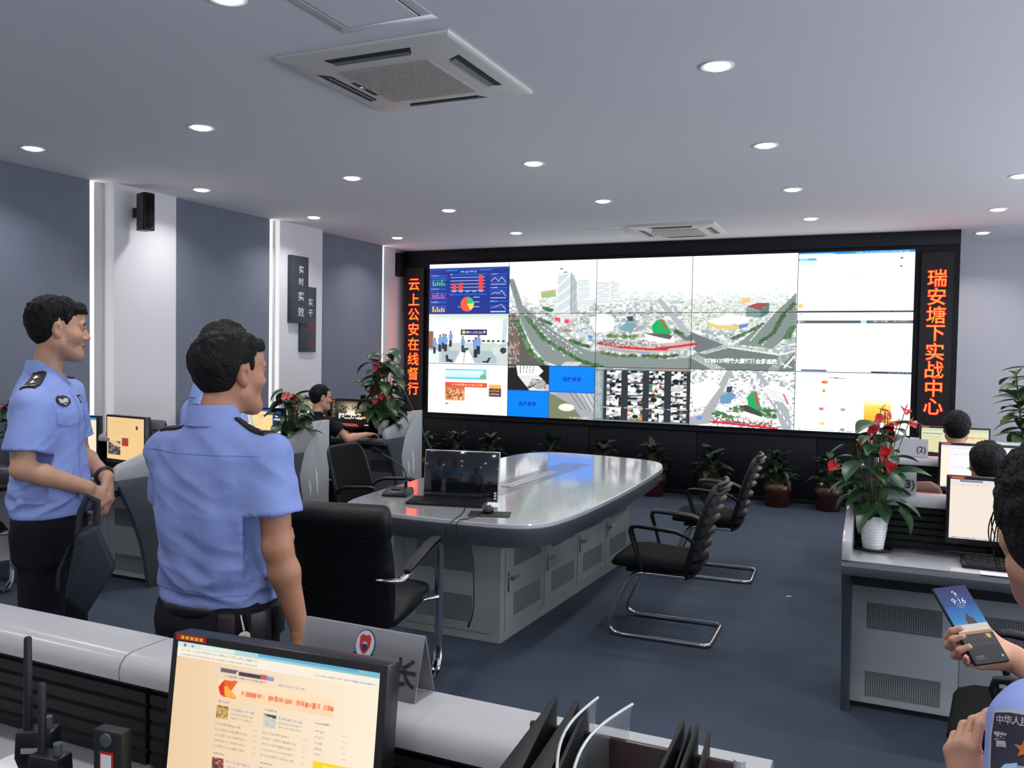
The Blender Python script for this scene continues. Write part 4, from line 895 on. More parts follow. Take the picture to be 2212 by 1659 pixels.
monitor(-4.762, 4.205, .06, .428, .325, R(-7), p.a, 'monitor with an orange tinted page and small street picture on the left console', 0, False)
p = page(140, 84, 100, 60, (255, 222, 158)); p.rect(0, 0, 100, 4, (40, 84, 170)); p.rect(80, 4, 100, 60, (24, 66, 150))
for k in range(40): x, y = random.uniform(2, 72), random.uniform(7, 56); p.line([(x, y), (x + random.uniform(4, 9), y + .6)], .6, (180, 150, 110), .8)
p.poly([(26, 4), (31, 4), (38, 26), (41, 40), (46, 60), (37, 60), (36, 44), (14, 44), (14, 38), (33, 38), (34, 30)], (170, 204, 226)); p.ell(89, 11, 3.4, 3.4, (246, 240, 220)); p.rect(83, 17, 98, 20, (236, 226, 196)); p.rect(83, 20, 98, 28, (40, 44, 50)); p.rect(82, 27, 99, 42, (50, 70, 70)); p.rect(82, 41, 98, 44, (236, 226, 200)); p.dash(82, 99, 58, 1.6, (130, 150, 200), 3, .7)
monitor(-4.925, 5.725, .06, .505, .30, 0, p.a, 'monitor with a yellow street map and blue river on the middle left console', 0, False)
def dark_page(seed, ttl):
    p = page(140, 84, 100, 60, (20, 18, 18)); q = p._sl(12, 3, 100, 45); d = np.exp(-(((p.X[q] - 52) / 34) ** 2 + ((p.Y[q] - 16) / 14) ** 2))[..., None]; p.a[q] = np.array((26, 24, 22)) + d * np.array((170, 160, 130))
    for k in range(9):
        p.dash(2.5, 10, 3.5 + k * 4.4, 2.2, random.choice([(240, 230, 190), (240, 190, 120), (230, 230, 230)]), seed + k, .9)
    for cx, s in ((36, 1), (64, -1)):
        for k in range(26): p.ell(cx + random.gauss(0, 7), 17 + random.gauss(0, 3.6), random.uniform(1, 3.5), random.uniform(.7, 1.8), random.choice([(18, 18, 18), (40, 38, 36), (150, 146, 130)]), .85)
    p.rect(42, 22, 62, 34, (246, 240, 214)); p.rect(44, 23.5, 60, 25, (230, 150, 120)); p.line([(51, 8), (51, 22)], .7, (200, 190, 160))
    p.ell(87, 39, 6, 2.4, (250, 170, 90)); p.rect(2, 55, 30, 56.4, (220, 220, 220), .6); p.rect(88, 55, 98, 57.4, (240, 240, 240), .9)
    return p
def l3_mon(x, label, seed):
    p = dark_page(seed, 1); t = monitor(x, 7.30, .06, .49, .30, 0, p.a, label, 0, True)
    b = MB(); put_text(b, '扫黑除恶', .062, lambda a, e: (.005 + a * 1.25, -.0158, .06 + .125 + e), bold=.002, spacing=.92); b.build('screen_title', mat('lit_white_title', (30, 30, 30), .5, emit=(255, 246, 226), strength=1.1), t, smooth=0)
    b = MB()
    for zz, n in ((.093, 9), (.078, 10)):
        for k in range(n): b.b2((-.1 + k * .021, -.0158, .06 + zz - .056), (-.1 + k * .021 + .015, -.0155, .06 + zz - .046))
    b.build('screen_subtitle', mat('lit_red_subtitle', (30, 4, 4), .5, emit=(255, 104, 88), strength=1.0), t, smooth=0)
l3_mon(-5.615, 'dark screened monitor left of the far left seated operator, behind red flowers', 3)
l3_mon(-5.10, 'dark screened monitor with white title right of the far left seated operator', 8)

# ================================================================ keyboards, desk things
def keyboard(x, y, z, rz, label, w=.44, d=.15):
    t = thing('keyboard', label, 'keyboard', (x, y, z), rz, 'black keyboards')
    b = MB(); b.prism([(-d / 2, 0), (d / 2, 0), (d / 2, .026), (-d / 2, .014)], -w / 2, w / 2, 'x'); b.build('keyboard_body', M_PLASTIC, t, bevel=.004)
    k = MB()
    for r2 in range(5):
        n = 15; yy = -d / 2 + .018 + r2 * (d - .036) / 4.3; zz = .016 + (yy + d / 2) / d * .012
        for c in range(n):
            a = -w / 2 + .014 + c * (w - .028) / n; k.b2((a, yy - .009, zz - .003), (a + (w - .028) / n - .003, yy + .009, zz + .003))
    k.build('key_caps', mat('key_plastic', (34, 34, 37), .45), t, smooth=0)
    return t
keyboard(-2.285, 4.205, .752, .22, 'black keyboard in front of the switched off monitor on the conference table')
keyboard(.50, 4.02, .751, -.02, 'black keyboard on the nearest right console', .46, .16)
keyboard(-4.93, 4.02, .751, R(-4), 'black keyboard on the console next to the officer at far left', .43, .15)
keyboard(-4.80, 7.14, .751, R(6), 'black keyboard under the right hand of the operator at the far left console', .43, .15)
t = thing('mouse_pad', 'thin black mouse pad at the near right corner of the conference table', 'mouse pad', (-1.94, 4.045, .7505), .35)
MB().b2((-.11, -.075, 0), (.11, .075, .003)).build('pad', M_BLACK, t, bevel=.001)
t = thing('computer_mouse', 'black computer mouse on the pad beside the switched off monitor', 'mouse', (-1.965, 4.08, .7536), .2)
MB().ell((0, 0, .012), (.029, .052, .022), 20, 12).build('mouse_shell', M_PLASTIC, t); MB().b2((-.004, .018, .030), (.004, .036, .0345)).build('scroll_wheel', M_GREYD, t, bevel=.001)
t = thing('computer_cable', 'thin black cable looping over the near edge of the conference table', 'cable', (-2.03, 3.8, 0))
m = MB(); m.tube([(-.10, .33, .757), (-.06, .24, .755), (-.02, .12, .755), (0, .02, .757), (-.01, -.012, .735), (-.035, -.02, .70), (-.02, -.02, .665), (.04, -.02, .662), (.1, -.015, .672), (.118, -.015, .655), (.128, -.012, .55), (.131, -.01, .42), (.132, -.01, .34), (.125, -.012, .28), (.112, -.015, .25)], .0028, 6); m.build('cable_run', M_PLASTIC, t, smooth=60)
m = MB(); m.tube([(.04, .25, .757), (.06, .16, .755), (.05, .06, .755), (.035, .005, .756), (.028, -.014, .735), (.035, -.02, .70), (.05, -.02, .668)], .0028, 6); m.build('mouse_cable', M_PLASTIC, t, smooth=60)
m = MB(); m.tube([(.112, -.015, .25), (.106, -.016, .225)], .006, 8); m.build('plug', M_PLASTIC, t)
# switched off slim monitor
t = thing('slim_monitor', 'switched off slim black monitor with silver rim on the conference table', 'monitor', (-2.235, 4.27, .751), .235)
m = MB(); m.b2((-.22, -.006, .012), (.22, .012, .292)); m.v = [(x, y + z * .16, z) for x, y, z in m.v]; m.build('silver_rim', M_STEEL, t, bevel=.005)
m = MB(); m.b2((-.215, -.0085, .016), (.215, -.005, .288)); m.v = [(x, y + z * .16, z) for x, y, z in m.v]; m.build('dark_screen', mat('dark_glass', (16, 19, 27), .06, coat=1), t, bevel=.0015)
m = MB(); m.b2((-.12, -.02, 0), (.12, .10, .01)); m.b2((-.05, .03, .0), (.05, .06, .15)); m.build('foot', M_STEEL, t, bevel=.003)
m = MB()
for z in (.03, .045, .06): m.b2((.196, -.0095, z), (.208, -.0085, z + .009))
m.v = [(x, y + z * .16, z) for x, y, z in m.v]; m.build('small_stickers', mat('sticker_white', (220, 220, 226), .5), t)
# gooseneck microphone
t = thing('conference_microphone', 'black gooseneck microphone on the left near corner of the conference table', 'microphone', (-2.685, 4.335, .751), .25)
m = MB(); m.prism([(-.085, 0), (.085, 0), (.085, .018), (.055, .042), (-.07, .026), (-.085, .014)], -.075, .075, 'x'); m.build('base', M_PLASTIC, t, bevel=.005)
m = MB(); m.b2((-.035, -.03, .032), (.02, .012, .0385)); m.build('push_button', M_BLACK, t, bevel=.002)
m = MB(); m.tube([(.03, .055, .03), (.03, .055, .075)], .010, 10); m.build('neck_socket', M_PLASTIC, t)
m = MB(); m.tube([(.03, .055, .07), (.03, .053, .12), (.015, .045, .155), (-.02, .03, .19), (-.07, .005, .225), (-.105, -.01, .247)], [.005, .005, .005, .004, .004, .004], 8); m.build('gooseneck', mat('gunmetal', (70, 72, 76), .3, metal=1), t, smooth=60)
m = MB(); m.tube([(-.10, -.008, .244), (-.108, -.012, .249), (-.145, -.03, .271), (-.158, -.036, .279)], [.006, .014, .017, .008], 12); m.build('foam_head', M_FABRIC, t, smooth=60)
# papers and small things
tag(MB().b2((.33, 3.855, .7505), (.75, 3.915, .7525)).build('paper_sheet', mat('paper', (228, 226, 230), .7)), 'white sheet of paper at the front edge of the nearest right console', 'paper')
tag(MB().prism([(-.632, 5.94), (-.605, 5.955), (-.60, 5.97), (-.63, 5.962)], 0.0005, .003, 'z').build('paper_scrap', mat('paper', (228, 226, 230), .7)), 'tiny white paper scrap lying alone on the carpet', 'paper scrap')
t = thing('charger_cable', 'white charger and cable in front of the orange tinted monitor', 'cable', (-4.83, 4.07, .778))
MB().b2((-.02, -.01, 0), (.03, .012, .015)).build('charger', M_WHITE, t, bevel=.003); MB().tube([(-.02, 0, .006), (-.08, -.03, .004), (-.14, -.06, .002), (-.2, -.09, -.018)], .003, 6).build('cord', M_WHITE, t)
t = thing('leather_bag', 'brown leather bag showing behind the sign that reads (3)', 'bag', (.07, 4.44, .745), 0)
m = MB(); m.loft([[(-.17, -.05, 0), (.17, -.05, 0), (.17, .05, 0), (-.17, .05, 0)], [(-.175, -.055, .14), (.175, -.055, .14), (.175, .055, .14), (-.175, .055, .14)], [(-.15, -.04, .245), (.13, -.04, .27), (.13, .04, .27), (-.15, .04, .245)], [(-.11, -.015, .275), (.09, -.015, .292), (.09, .015, .292), (-.11, .015, .275)]]); m.build('bag_body', mat('brown_leather', (96, 58, 40), .4, bump=(120, .2)), t, bevel=.02, seg=3, smooth=60)
MB().tube([(-.17, -.052, .2), (0, -.058, .215), (.17, -.052, .225)], .004, 6).build('seam', mat('tan_thread', (150, 110, 80), .5), t)

t = thing('tissue_box', 'small white box beside the right hand of the far left operator', 'box', (-4.60, 7.28, .751), .2)
MB().b2((-.05, -.06, 0), (.05, .06, .07)).build('carton', M_WHITE, t, bevel=.004); MB().b2((-.03, -.01, .068), (.03, .01, .0715)).build('opening', M_GREYD, t)
# ---- folded steel name plates
M_TENT = mat('folded_brushed_steel', (176, 176, 180), .32, metal=.75, bump=(6, .06))
def tent(x0, x1, yf, yb, z, h, label):
    t = thing('tent_sign', label, 'sign', ((x0 + x1) / 2, (yf + yb) / 2, z), 0, 'folded steel table signs'); a = (x1 - x0) / 2; d = (yb - yf) / 2
    m = MB(); m.prism([(-d, 0), (-d + .002, 0), (0, h - .003), (d - .002, 0), (d, 0), (.003, h - .0005), (-.003, h - .0005)], -a, a, 'x'); m.build('folded_plate', M_TENT, t, smooth=0)
    return t, d, h
M_INK = mat('dark_sign_print', (30, 31, 36), .6)
def tent_text(t, d, h, body, size, cx, cz, m=M_INK, bold=.001):
    b = MB(); put_text(b, body, size, lambda a, e: (cx + a, -d + (cz + e) * (d - .003) / h - .0012, cz + e), bold=bold); return b.build('lettering', m, t, smooth=0)
t, d, h = tent(-.985, -.733, 1.243, 1.313, 1.0, .107, 'shiny steel sign with red police shield, just behind the large foreground monitor')
tent_text(t, d, h, '长', .05, .098, .045)
b = MB(); fn = lambda x, z: (.010 + x, -d + (.079 + z) * (d - .003) / h, .079 + z)
def disc(mb, rx, rz, off, n=28, cx=0, cz=0): mb.add([(lambda q: (q[0], q[1] - off, q[2]))(fn(cx + rx * math.cos(2 * PI * k / n), cz + rz * math.sin(2 * PI * k / n))) for k in range(n)], [tuple(range(n))])
disc(b, .0205, .0245, .0012); em = b.build('emblem', mat('emblem_navy', (40, 44, 80), .5), t, smooth=0)
b = MB(); disc(b, .0192, .0230, .0015); b.build('emblem_ring', mat('emblem_silver', (190, 190, 200), .4), em, smooth=0)
b = MB(); sh = [(-.0135, .012), (-.008, .0175), (0, .0155), (.008, .0175), (.0135, .012), (.012, -.004), (.006, -.013), (0, -.0165), (-.006, -.013), (-.012, -.004)]
b.add([(lambda q: (q[0], q[1] - .0019, q[2]))(fn(s_[0] * .88, s_[1] * .95)) for s_ in sh], [tuple(range(10))]); b.build('red_shield', mat('emblem_red', (176, 44, 50), .45), em, smooth=0)
b = MB(); disc(b, .0058, .0058, .0023, 16, 0, -.0045); b.build('emblem_globe', mat('emblem_navy', (40, 44, 80), .5), em, smooth=0)
b = MB(); b.add([(lambda q: (q[0], q[1] - .0023, q[2]))(fn(*s_)) for s_ in [(-.0055, .0005), (-.002, .0055), (0, .0030), (.0025, .0060), (.0055, .0005)]], [tuple(range(5))]); b.build('emblem_peaks', mat('emblem_pale', (190, 176, 180), .5), em, smooth=0)
b = MB(); pts = [(math.cos(a) * .0235, math.sin(a) * .027 - .004) for a in np.linspace(R(205), R(335), 12)] + [(math.cos(a) * .0195, math.sin(a) * .0205 - .004) for a in np.linspace(R(335), R(205), 12)]
b.add([(lambda q: (q[0], q[1] - .0023, q[2]))(fn(*s_)) for s_ in pts], [tuple(range(24))]); b.build('emblem_ribbon', mat('emblem_navy', (40, 44, 80), .5), em, smooth=0)
t, d, h = tent(-.165, .095, 4.20, 4.29, 1.0, .114, 'grey steel sign reading (3) behind the potted red anthurium'); tent_text(t, d, h, '(3)', .05, .097, .04, bold=.0012)
t, d, h = tent(-.075, .192, 5.88, 5.965, 1.0, .108, 'grey steel sign reading (2) on the middle right console'); tent_text(t, d, h, '(2)', .05, .095, .04, bold=.0012)
t, d, h = tent(-4.715, -4.48, 4.23, 4.31, 1.0, .115, 'grey steel sign with four dark characters on the left console behind the officers'); tent_text(t, d, h, '视频监控', .044, -.01, .034, bold=.0015)
b = MB(); put_text(b, '令', .03, lambda a, e: (a, -d + (.085 + e) * (d - .003) / h - .0012, .085 + e)); b.build('small_emblem', M_INK, t, smooth=0)
t, d, h = tent(-4.94, -4.66, 7.36, 7.44, 1.0, .11, 'grey steel sign behind the tall red flowers on the far left console'); tent_text(t, d, h, '指挥中心', .05, 0, .038, bold=.001)

# ---- wall calligraphy boards and speaker
M_BOARD = mat('charcoal_board', (58, 63, 72), .5)
t = thing('calligraphy_board', 'tall charcoal board with four white brush characters on the white column', 'wall sign', (XL, 7.415, 1.893), 0)
MB().b2((.0, -.145, 0), (.05, .145, .715)).build('board', M_BOARD, t, bevel=.003)
b = MB()
for k, (ch, sz) in enumerate((('实', .085), ('时', .085), ('实', .105), ('效', .11))): put_text(b, ch, sz, lambda a, e: (.0512, .02 + a, [.575, .445, .29, .12][k] + e), bold=.001)
b.build('white_characters', mat('white_lettering', (226, 226, 226), .5), t, smooth=0)
t = thing('calligraphy_board', 'lower charcoal board with two white and two red characters on the white column', 'wall sign', (XL, 7.59, 1.585), 0)
MB().b2((.0, -.135, 0), (.03, .135, .71)).build('board', M_BOARD, t, bevel=.003)
b = MB(); r3 = MB()
for k, (ch, sz) in enumerate((('实', .085), ('干', .085))): put_text(b, ch, sz, lambda a, e: (.0312, .035 + a, [.545, .425][k] + e), bold=.001)
for k, (ch, sz) in enumerate((('实', .095), ('力', .10))): put_text(r3, ch, sz, lambda a, e: (.0312, .035 + a, [.275, .10][k] + e), bold=.001)
b.build('white_characters', mat('white_lettering', (226, 226, 226), .5), t, smooth=0); r3.build('red_characters', mat('dark_red_lettering', (150, 52, 48), .5), t, smooth=0)
t = thing('wall_speaker', 'black wall speaker on a bracket high on the white column', 'loudspeaker', (XL + .16, 5.25, 2.575), R(-12))
MB().prism([(-.07, -.04), (.05, -.056), (.07, -.04), (.07, .04), (.05, .056), (-.07, .04)], 0, .31, 'z').build('cabinet', M_PLASTIC, t, bevel=.008)
MB().b2((.0705, -.036, .02), (.074, .036, .295)).build('grille', M_FABRIC, t, bevel=.001); MB().b2((.074, .010, .015), (.0755, .026, .024)).build('badge', M_CHROME, t)
MB().b2((-.17, -.02, .12), (-.07, .02, .2)).build('bracket', M_PLASTIC, t, bevel=.004)

# ---- things on the foreground desk
def radio(x, y, rz, label, s=1.0, ant=.155, kind=0):
    t = thing('walkie_talkie', label, 'walkie talkie', (x, y, .751), rz, 'black walkie talkies')
    m = MB(); m.loft([[(-.03 * s, -.018 * s, 0), (.03 * s, -.018 * s, 0), (.03 * s, .018 * s, 0), (-.03 * s, .018 * s, 0)], [(-.029 * s, -.018 * s, .10 * s), (.029 * s, -.018 * s, .10 * s), (.029 * s, .018 * s, .10 * s), (-.029 * s, .018 * s, .10 * s)], [(-.034 * s, -.021 * s, .118 * s), (.034 * s, -.021 * s, .118 * s), (.034 * s, .02 * s, .118 * s), (-.034 * s, .02 * s, .118 * s)], [(-.032 * s, -.02 * s, .165 * s), (.032 * s, -.02 * s, .165 * s), (.032 * s, .019 * s, .165 * s), (-.032 * s, .019 * s, .165 * s)]])
    m.build('radio_body', M_PLASTIC, t, bevel=.005)
    m = MB(); m.tube([(-.018 * s, 0, .16 * s), (-.018 * s, 0, .185 * s), (-.018 * s, 0, .185 * s + ant * .98), (-.018 * s, 0, .185 * s + ant)], [.0085 * s, .0075 * s, .0065 * s, .0045 * s], 12); m.build('antenna', M_BLACK, t, smooth=50)
    m = MB(); m.tube([(.016 * s, 0, .163 * s), (.016 * s, 0, .185 * s)], .008 * s, 12); m.build('volume_knob', M_GREYD, t)
    m = MB(); m.b2((-.02 * s, -.0235 * s, .128 * s), (.012 * s, -.021 * s, .137 * s)); m.build('name_label', mat('silver_print', (150, 152, 156), .4), t)
    m = MB()
    for q in range(5): m.b2((-.02 * s, -.0205 * s, .05 * s + q * .009 * s), (.02 * s, -.0175 * s, .054 * s + q * .009 * s))
    m.build('speaker_slots', M_GREYD, t); MB().b2((.0295 * s, -.008, .08 * s), (.034 * s, .008, .105 * s)).build('talk_button', M_GREYD, t, bevel=.001)
    return t
radio(-1.385, 1.03, .5, 'walkie talkie with the tallest antenna at the left edge of the foreground desk', 1.0, .145)
radio(-1.295, .985, .15, 'walkie talkie nearest the large foreground monitor, antenna upright', .95, .10)
t = thing('body_recorder', 'small black device with a red bordered white label on the foreground desk', 'recorder', (-1.165, 1.0, .751), .1)
MB().b2((-.03, -.013, 0), (.03, .013, .22)).build('recorder_body', M_BLACK, t, bevel=.006); k = MB().b2((-.0135, -.0145, .135), (.0135, -.013, .185)).build('red_label', M_RED, t)
MB().b2((-.0105, -.0152, .139), (.0105, -.0144, .181)).build('label_paper', mat('sticker_white', (220, 220, 226), .5), k); MB().b2((-.012, -.0145, .112), (.010, -.013, .126)).build('white_label', mat('sticker_white', (220, 220, 226), .5), t)
MB().lathe([(.011, 0), (.011, .004), (.006, .005)], 16, (0, 0, 0)).build('lens_ring', M_GREYD, t, loc=(0, -.013, .205), rot=(PI / 2, 0, 0))
tag(MB().b2((-1.56, 1.02, .7505), (-1.44, 1.14, .80)).build('paper_pad', mat('paper', (228, 226, 230), .7), bevel=.003), 'white note pad by the walkie talkies at the left picture edge', 'note pad')
t = thing('headset_pouch', 'rounded black pouch at the bottom left corner of the foreground desk', 'pouch', (-1.375, .88, .751), .4)
MB().ell((0, 0, .055), (.085, .05, .058), 24, 14).build('pouch_body', M_FABRIC, t); MB().tube([(-.06, 0, .085), (0, .005, .125), (.06, 0, .085)], .006, 8).build('strap', M_FABRIC, t)
# document rack with upright folders
t = thing('document_rack', 'dark brown desk rack holding upright folders at the bottom of the picture', 'document rack', (-.32, 1.02, .751), 0)
M_RACK = mat('dark_brown_plastic', (52, 34, 34), .35)
m = MB(); m.b2((-.15, -.115, 0), (.155, .115, .012)); m.b2((-.15, .103, .0), (.155, .113, .318)); m.build('rack_base', M_RACK, t, bevel=.003)
for x in (-.145, -.04, .045, .148): MB().b2((x - .004, -.11, .0), (x + .004, .112, .23 if x < .14 else .30)).build('rack_divider', M_RACK, t, bevel=.003)
MB().tube([(.148, .105, .29), (.148, .105, .325)], .008, 10).build('rack_post', M_GREY, t)
M_FOLD = mat('black_folder', (12, 12, 13), .5, spec=.3); M_SPINE = mat('white_spine_label', (206, 206, 208), .55)
M_CLEAR = mat('clear_sleeve', (235, 240, 240), .08); _b = M_CLEAR.node_tree.nodes['Principled BSDF']; _b.inputs['Transmission Weight'].default_value = .9; _b.inputs['IOR'].default_value = 1.15
def folder(xn, xf, z0, zt, thick, spine, label, lean=0.0):
    """upright folder running away from the camera, xn = near edge x, xf = far edge x"""
    t = thing('folder', label, 'folder', ((xn + xf) / 2, 1.045, z0), 0, 'upright folders in the rack')
    a, b = xn - (xn + xf) / 2, xf - (xn + xf) / 2; h = zt - z0
    m = MB(); v = []
    for f in (0, 1):
        for y, x, zz, th in ((-.10, a, h * .97, thick), (.115, b, h, min(thick, .005)), (.115, b, .0, min(thick, .005)), (-.10, a, 0, thick)): v.append((x + f * th + (lean * zz), y, zz))
    m.add(v, [(0, 1, 2, 3), (7, 6, 5, 4), (0, 4, 5, 1), (1, 5, 6, 2), (2, 6, 7, 3), (3, 7, 4, 0)]); m.build('cover', M_FOLD, t, bevel=.0008)
    if spine:
        m = MB(); m.b2((a + .001, -.104, .03), (a + thick - .001, -.1005, h * .955)); m.build('spine_label', M_SPINE, t)
    return t
folder(-.434, -.446, .765, 1.098, .028, True, 'leftmost black folder with white spine standing in the rack')
folder(-.398, -.412, .765, 1.098, .028, True, 'second black folder with white spine from the left in the rack')
folder(-.366, -.396, .765, 1.098, .006, False, 'thin black folder just left of the clear plastic sleeves')
folder(-.253, -.257, .765, 1.098, .006, False, 'black folder right of the clear plastic sleeves, tallest of that bunch', .0)
folder(-.232, -.246, .765, 1.094, .003, False, 'thin black folder in the middle of the right hand bunch')
folder(-.226, -.237, .765, 1.098, .004, False, 'black folder with curved front in the right hand bunch')
folder(-.203, -.221, .765, 1.09, .004, False, 'rightmost thin black folder standing in the rack')
for (xn, xf, lb) in ((-.362, -.386, 'left clear plastic sleeve standing in the rack'), (-.344, -.334, 'right clear plastic sleeve standing in the rack')):
    t = thing('plastic_sleeve', lb, 'plastic sleeve', (xn, .945, .765), 0, 'clear plastic sleeves')
    m = MB(); N = 14; v = []
    for i in range(N + 1):
        f = i / N; x = (xf - xn) * f - .02 * math.sin(f * PI); y = f * .225
        for zz in (0, .16, .30, .325 + .012 * f): v.append((x + .006 * math.sin(zz * 20), y, zz))
    n0 = len(v); v += [(x + .0012, y, z) for x, y, z in v]; f4 = []
    for i in range(N):
        for j in range(3): a = i * 4 + j; f4 += [(a, a + 1, a + 5, a + 4), (n0 + a + 4, n0 + a + 5, n0 + a + 1, n0 + a)]
    bd = [i * 4 + 3 for i in range(N + 1)] + [N * 4 + 2, N * 4 + 1, N * 4] + [i * 4 for i in range(N - 1, -1, -1)] + [1, 2]
    for a, b in zip(bd, bd[1:] + bd[:1]): f4.append((a, b, n0 + b, n0 + a))
    m.add(v, f4); m.build('clear_sheet', M_CLEAR, t, smooth=60)
    m = MB(); m.tube([((xf - xn) * f - .02 * math.sin(f * PI) + .004, f * .225, .326 + .012 * f) for f in [i / 12 for i in range(13)]], .0022, 6); m.build('folded_edge', mat('glossy_sleeve_edge', (190, 195, 196), .15), t, smooth=60)
t = thing('clear_divider', 'low curved clear divider between the folders in the rack', 'divider', (-.285, 1.0, .765), 0)
MB().tube([(0, -.06, .0), (.0, -.05, .18), (.008, 0, .25), (.012, .04, .262)], .002, 6).build('divider_edge', mat('glossy_sleeve_edge', (190, 195, 196), .15), t)

# ================================================================ plants
M_LEAF = mat('anthurium_leaf', (40, 74, 40), .38, noise=(6, .25)); M_LEAF2 = mat('dark_foliage', (32, 44, 32), .42, noise=(7, .3)); M_LEAF3 = mat('olive_foliage', (74, 98, 58), .45, noise=(6, .25))
M_SPATHE = mat('red_spathe', (186, 34, 42), .3, noise=(20, .15)); M_SPATHE2 = mat('pink_red_spathe', (206, 70, 80), .3, noise=(20, .15)); M_SPADIX = mat('yellow_spadix', (226, 196, 90), .5)
M_STEM = mat('green_stem', (74, 92, 50), .5); M_SOIL = mat('potting_soil', (44, 34, 28), .9); M_POTW = mat('white_ceramic', (216, 216, 214), .3); M_TRAY = mat('dark_saucer', (30, 26, 28), .4)
def leaf(mb, p, az, el, L, w, droop=.6, kind='heart', cup=.2, roll=0.0, mi=0):
    p = Vector(p); d = Vector((math.cos(az) * math.cos(el), math.sin(az) * math.cos(el), math.sin(el))); sd = Vector((-math.sin(az), math.cos(az), 0)); up = sd.cross(d) * -1
    if up.z < 0: up = -up
    sd = sd * math.cos(roll) + up * math.sin(roll); N = 9; v = []; f = []; pos = p.copy(); pd = d.copy()
    for i in range(N + 1):
        t = i / N
        hw = w * ((math.sin(PI * min(1, t * .86 + .14)) ** .8) * (1.08 - .55 * t)) if kind == 'heart' else w * math.sin(PI * (t * .94 + .05)) ** .85
        if t == 1: hw = w * .02
        a = el - droop * t; pd = Vector((math.cos(az) * math.cos(a), math.sin(az) * math.cos(a), math.sin(a)))
        if i: pos = pos + pd * (L / N)
        nrm = sd.cross(pd); nrm = nrm if nrm.z > 0 else -nrm
        back = pd * (-hw * .55 if (kind == 'heart' and i == 0) else (-hw * .2 if kind == 'heart' and i == 1 else 0))
        v += [pos + sd * hw + nrm * cup * hw + back, pos + sd * hw * .5 + nrm * cup * hw * .35 + back * .4, pos, pos - sd * hw * .5 + nrm * cup * hw * .35 + back * .4, pos - sd * hw + nrm * cup * hw + back]
    for i in range(N):
        for j in range(4): f.append((i * 5 + j, i * 5 + j + 1, (i + 1) * 5 + j + 1, (i + 1) * 5 + j))
    mb.add(v, f, mi)
def bow(p, q, lift=.03, n=6):
    p, q = Vector(p), Vector(q); return [p.lerp(q, i / n) + Vector((0, 0, lift * math.sin(PI * i / n))) for i in range(n + 1)]
def anthurium(x, y, z, rz, label, seed, H=.46, spread=.17, nl=24, nf=11, pot_h=.155, red=None, ls=1.0, low=True, flowers=None):
    rg = random.Random(seed); t = thing('potted_anthurium', label, 'potted plant', (x, y, z), rz, 'potted red anthuriums')
    s = MB(); s.lathe([(.02, 0), (.078, .0), (.082, .010), (.074, .008), (.05, .006)], 30); s.build('saucer', M_TRAY, t)
    pr = [(.03, .006), (.043, .006)]
    for k in range(8): zz = .012 + k * .012; r0 = .043 + .024 * zz / pot_h; pr += [(r0 + .001, zz), (r0 - .0006, zz + .010)]
    pr += [(.066, pot_h - .004), (.067, pot_h), (.062, pot_h), (.058, pot_h - .03), (.01, pot_h - .03)]
    s = MB(); s.lathe(pr, 36); s.build('pot', M_POTW, t, smooth=50)
    s = MB(); s.lathe([(.001, pot_h - .026), (.03, pot_h - .024), (.06, pot_h - .029)], 24); s.build('soil', M_SOIL, t)
    st, lf = MB(), MB()
    for k in range(nl):
        az = 2.4 * k + rg.uniform(-.3, .3); u = (k + .5) / nl; hgt = pot_h + .02 + (H - .06) * u ** .9 * rg.uniform(.85, 1.1); r = spread * rg.uniform(.25, .7) * (1.1 - .5 * u)
        q = (r * math.cos(az), r * math.sin(az), hgt); st.tube(bow((.02 * math.cos(az), .02 * math.sin(az), pot_h - .03), q, .02), .0028, 5)
        leaf(lf, q, az + rg.uniform(-.5, .5), rg.uniform(-.5, .55), rg.uniform(.10, .16) * ls, rg.uniform(.038, .058) * ls, rg.uniform(.5, 1.3), 'heart', rg.uniform(.1, .35), rg.uniform(-.3, .3))
    if low:
        for az, L in ((-2.3, .095), (-1.0, .09), (-1.75, .08)):
            q = (.055 * math.cos(az), .055 * math.sin(az), pot_h + .055); st.tube(bow((0, 0, pot_h - .02), q, .01), .0025, 5); leaf(lf, q, az, -.75, L, .042, .5, 'heart', .15)
        leaf(lf, (.085, -.05, pot_h + .075), -.35, .0, .13, .034, .9, 'heart', .3); leaf(lf, (-.10, -.02, pot_h + .16), PI + .25, -.35, .12, .026, .5, 'lance', .2); leaf(lf, (-.09, .0, pot_h + .25), PI - .2, .25, .12, .034, .9, 'heart', .3)
    st.build('stems', M_STEM, t, smooth=60); lf.build('leaves', M_LEAF if ls <= 1.05 else M_LEAF, t, smooth=60)
    fl = flowers or [(rg.uniform(-.8, .8) * spread * .75, rg.uniform(-.5, .5) * spread * .6, pot_h + (H - .02) * rg.uniform(.35, 1.0)) for _ in range(nf)]
    for (fx, fy, fz) in fl:
        m = MB(); az = -PI / 2 - rz + rg.uniform(-1.1, 1.1)
        leaf(m, (fx, fy, fz), az, rg.uniform(-.5, .25), rg.uniform(.062, .082) * ls, .029 * ls, rg.uniform(.3, .9), 'heart', .3, rg.uniform(-.5, .5), 0)
        o = m.build('flower', red or M_SPATHE, t, smooth=60)
        e = Vector((math.cos(az + .4), math.sin(az + .4), 1.2)).normalized() * .032 * ls; MB().tube([(fx, fy, fz), Vector((fx, fy, fz)) + e * .6, Vector((fx, fy, fz)) + e], [.0035 * ls, .003 * ls, .0012], 7).build('spadix', M_SPADIX, o, smooth=60)
        MB().tube(bow((0, 0, pot_h - .02), (fx, fy, fz), .015), .002, 5).build('flower_stalk', M_STEM, o)
    return t
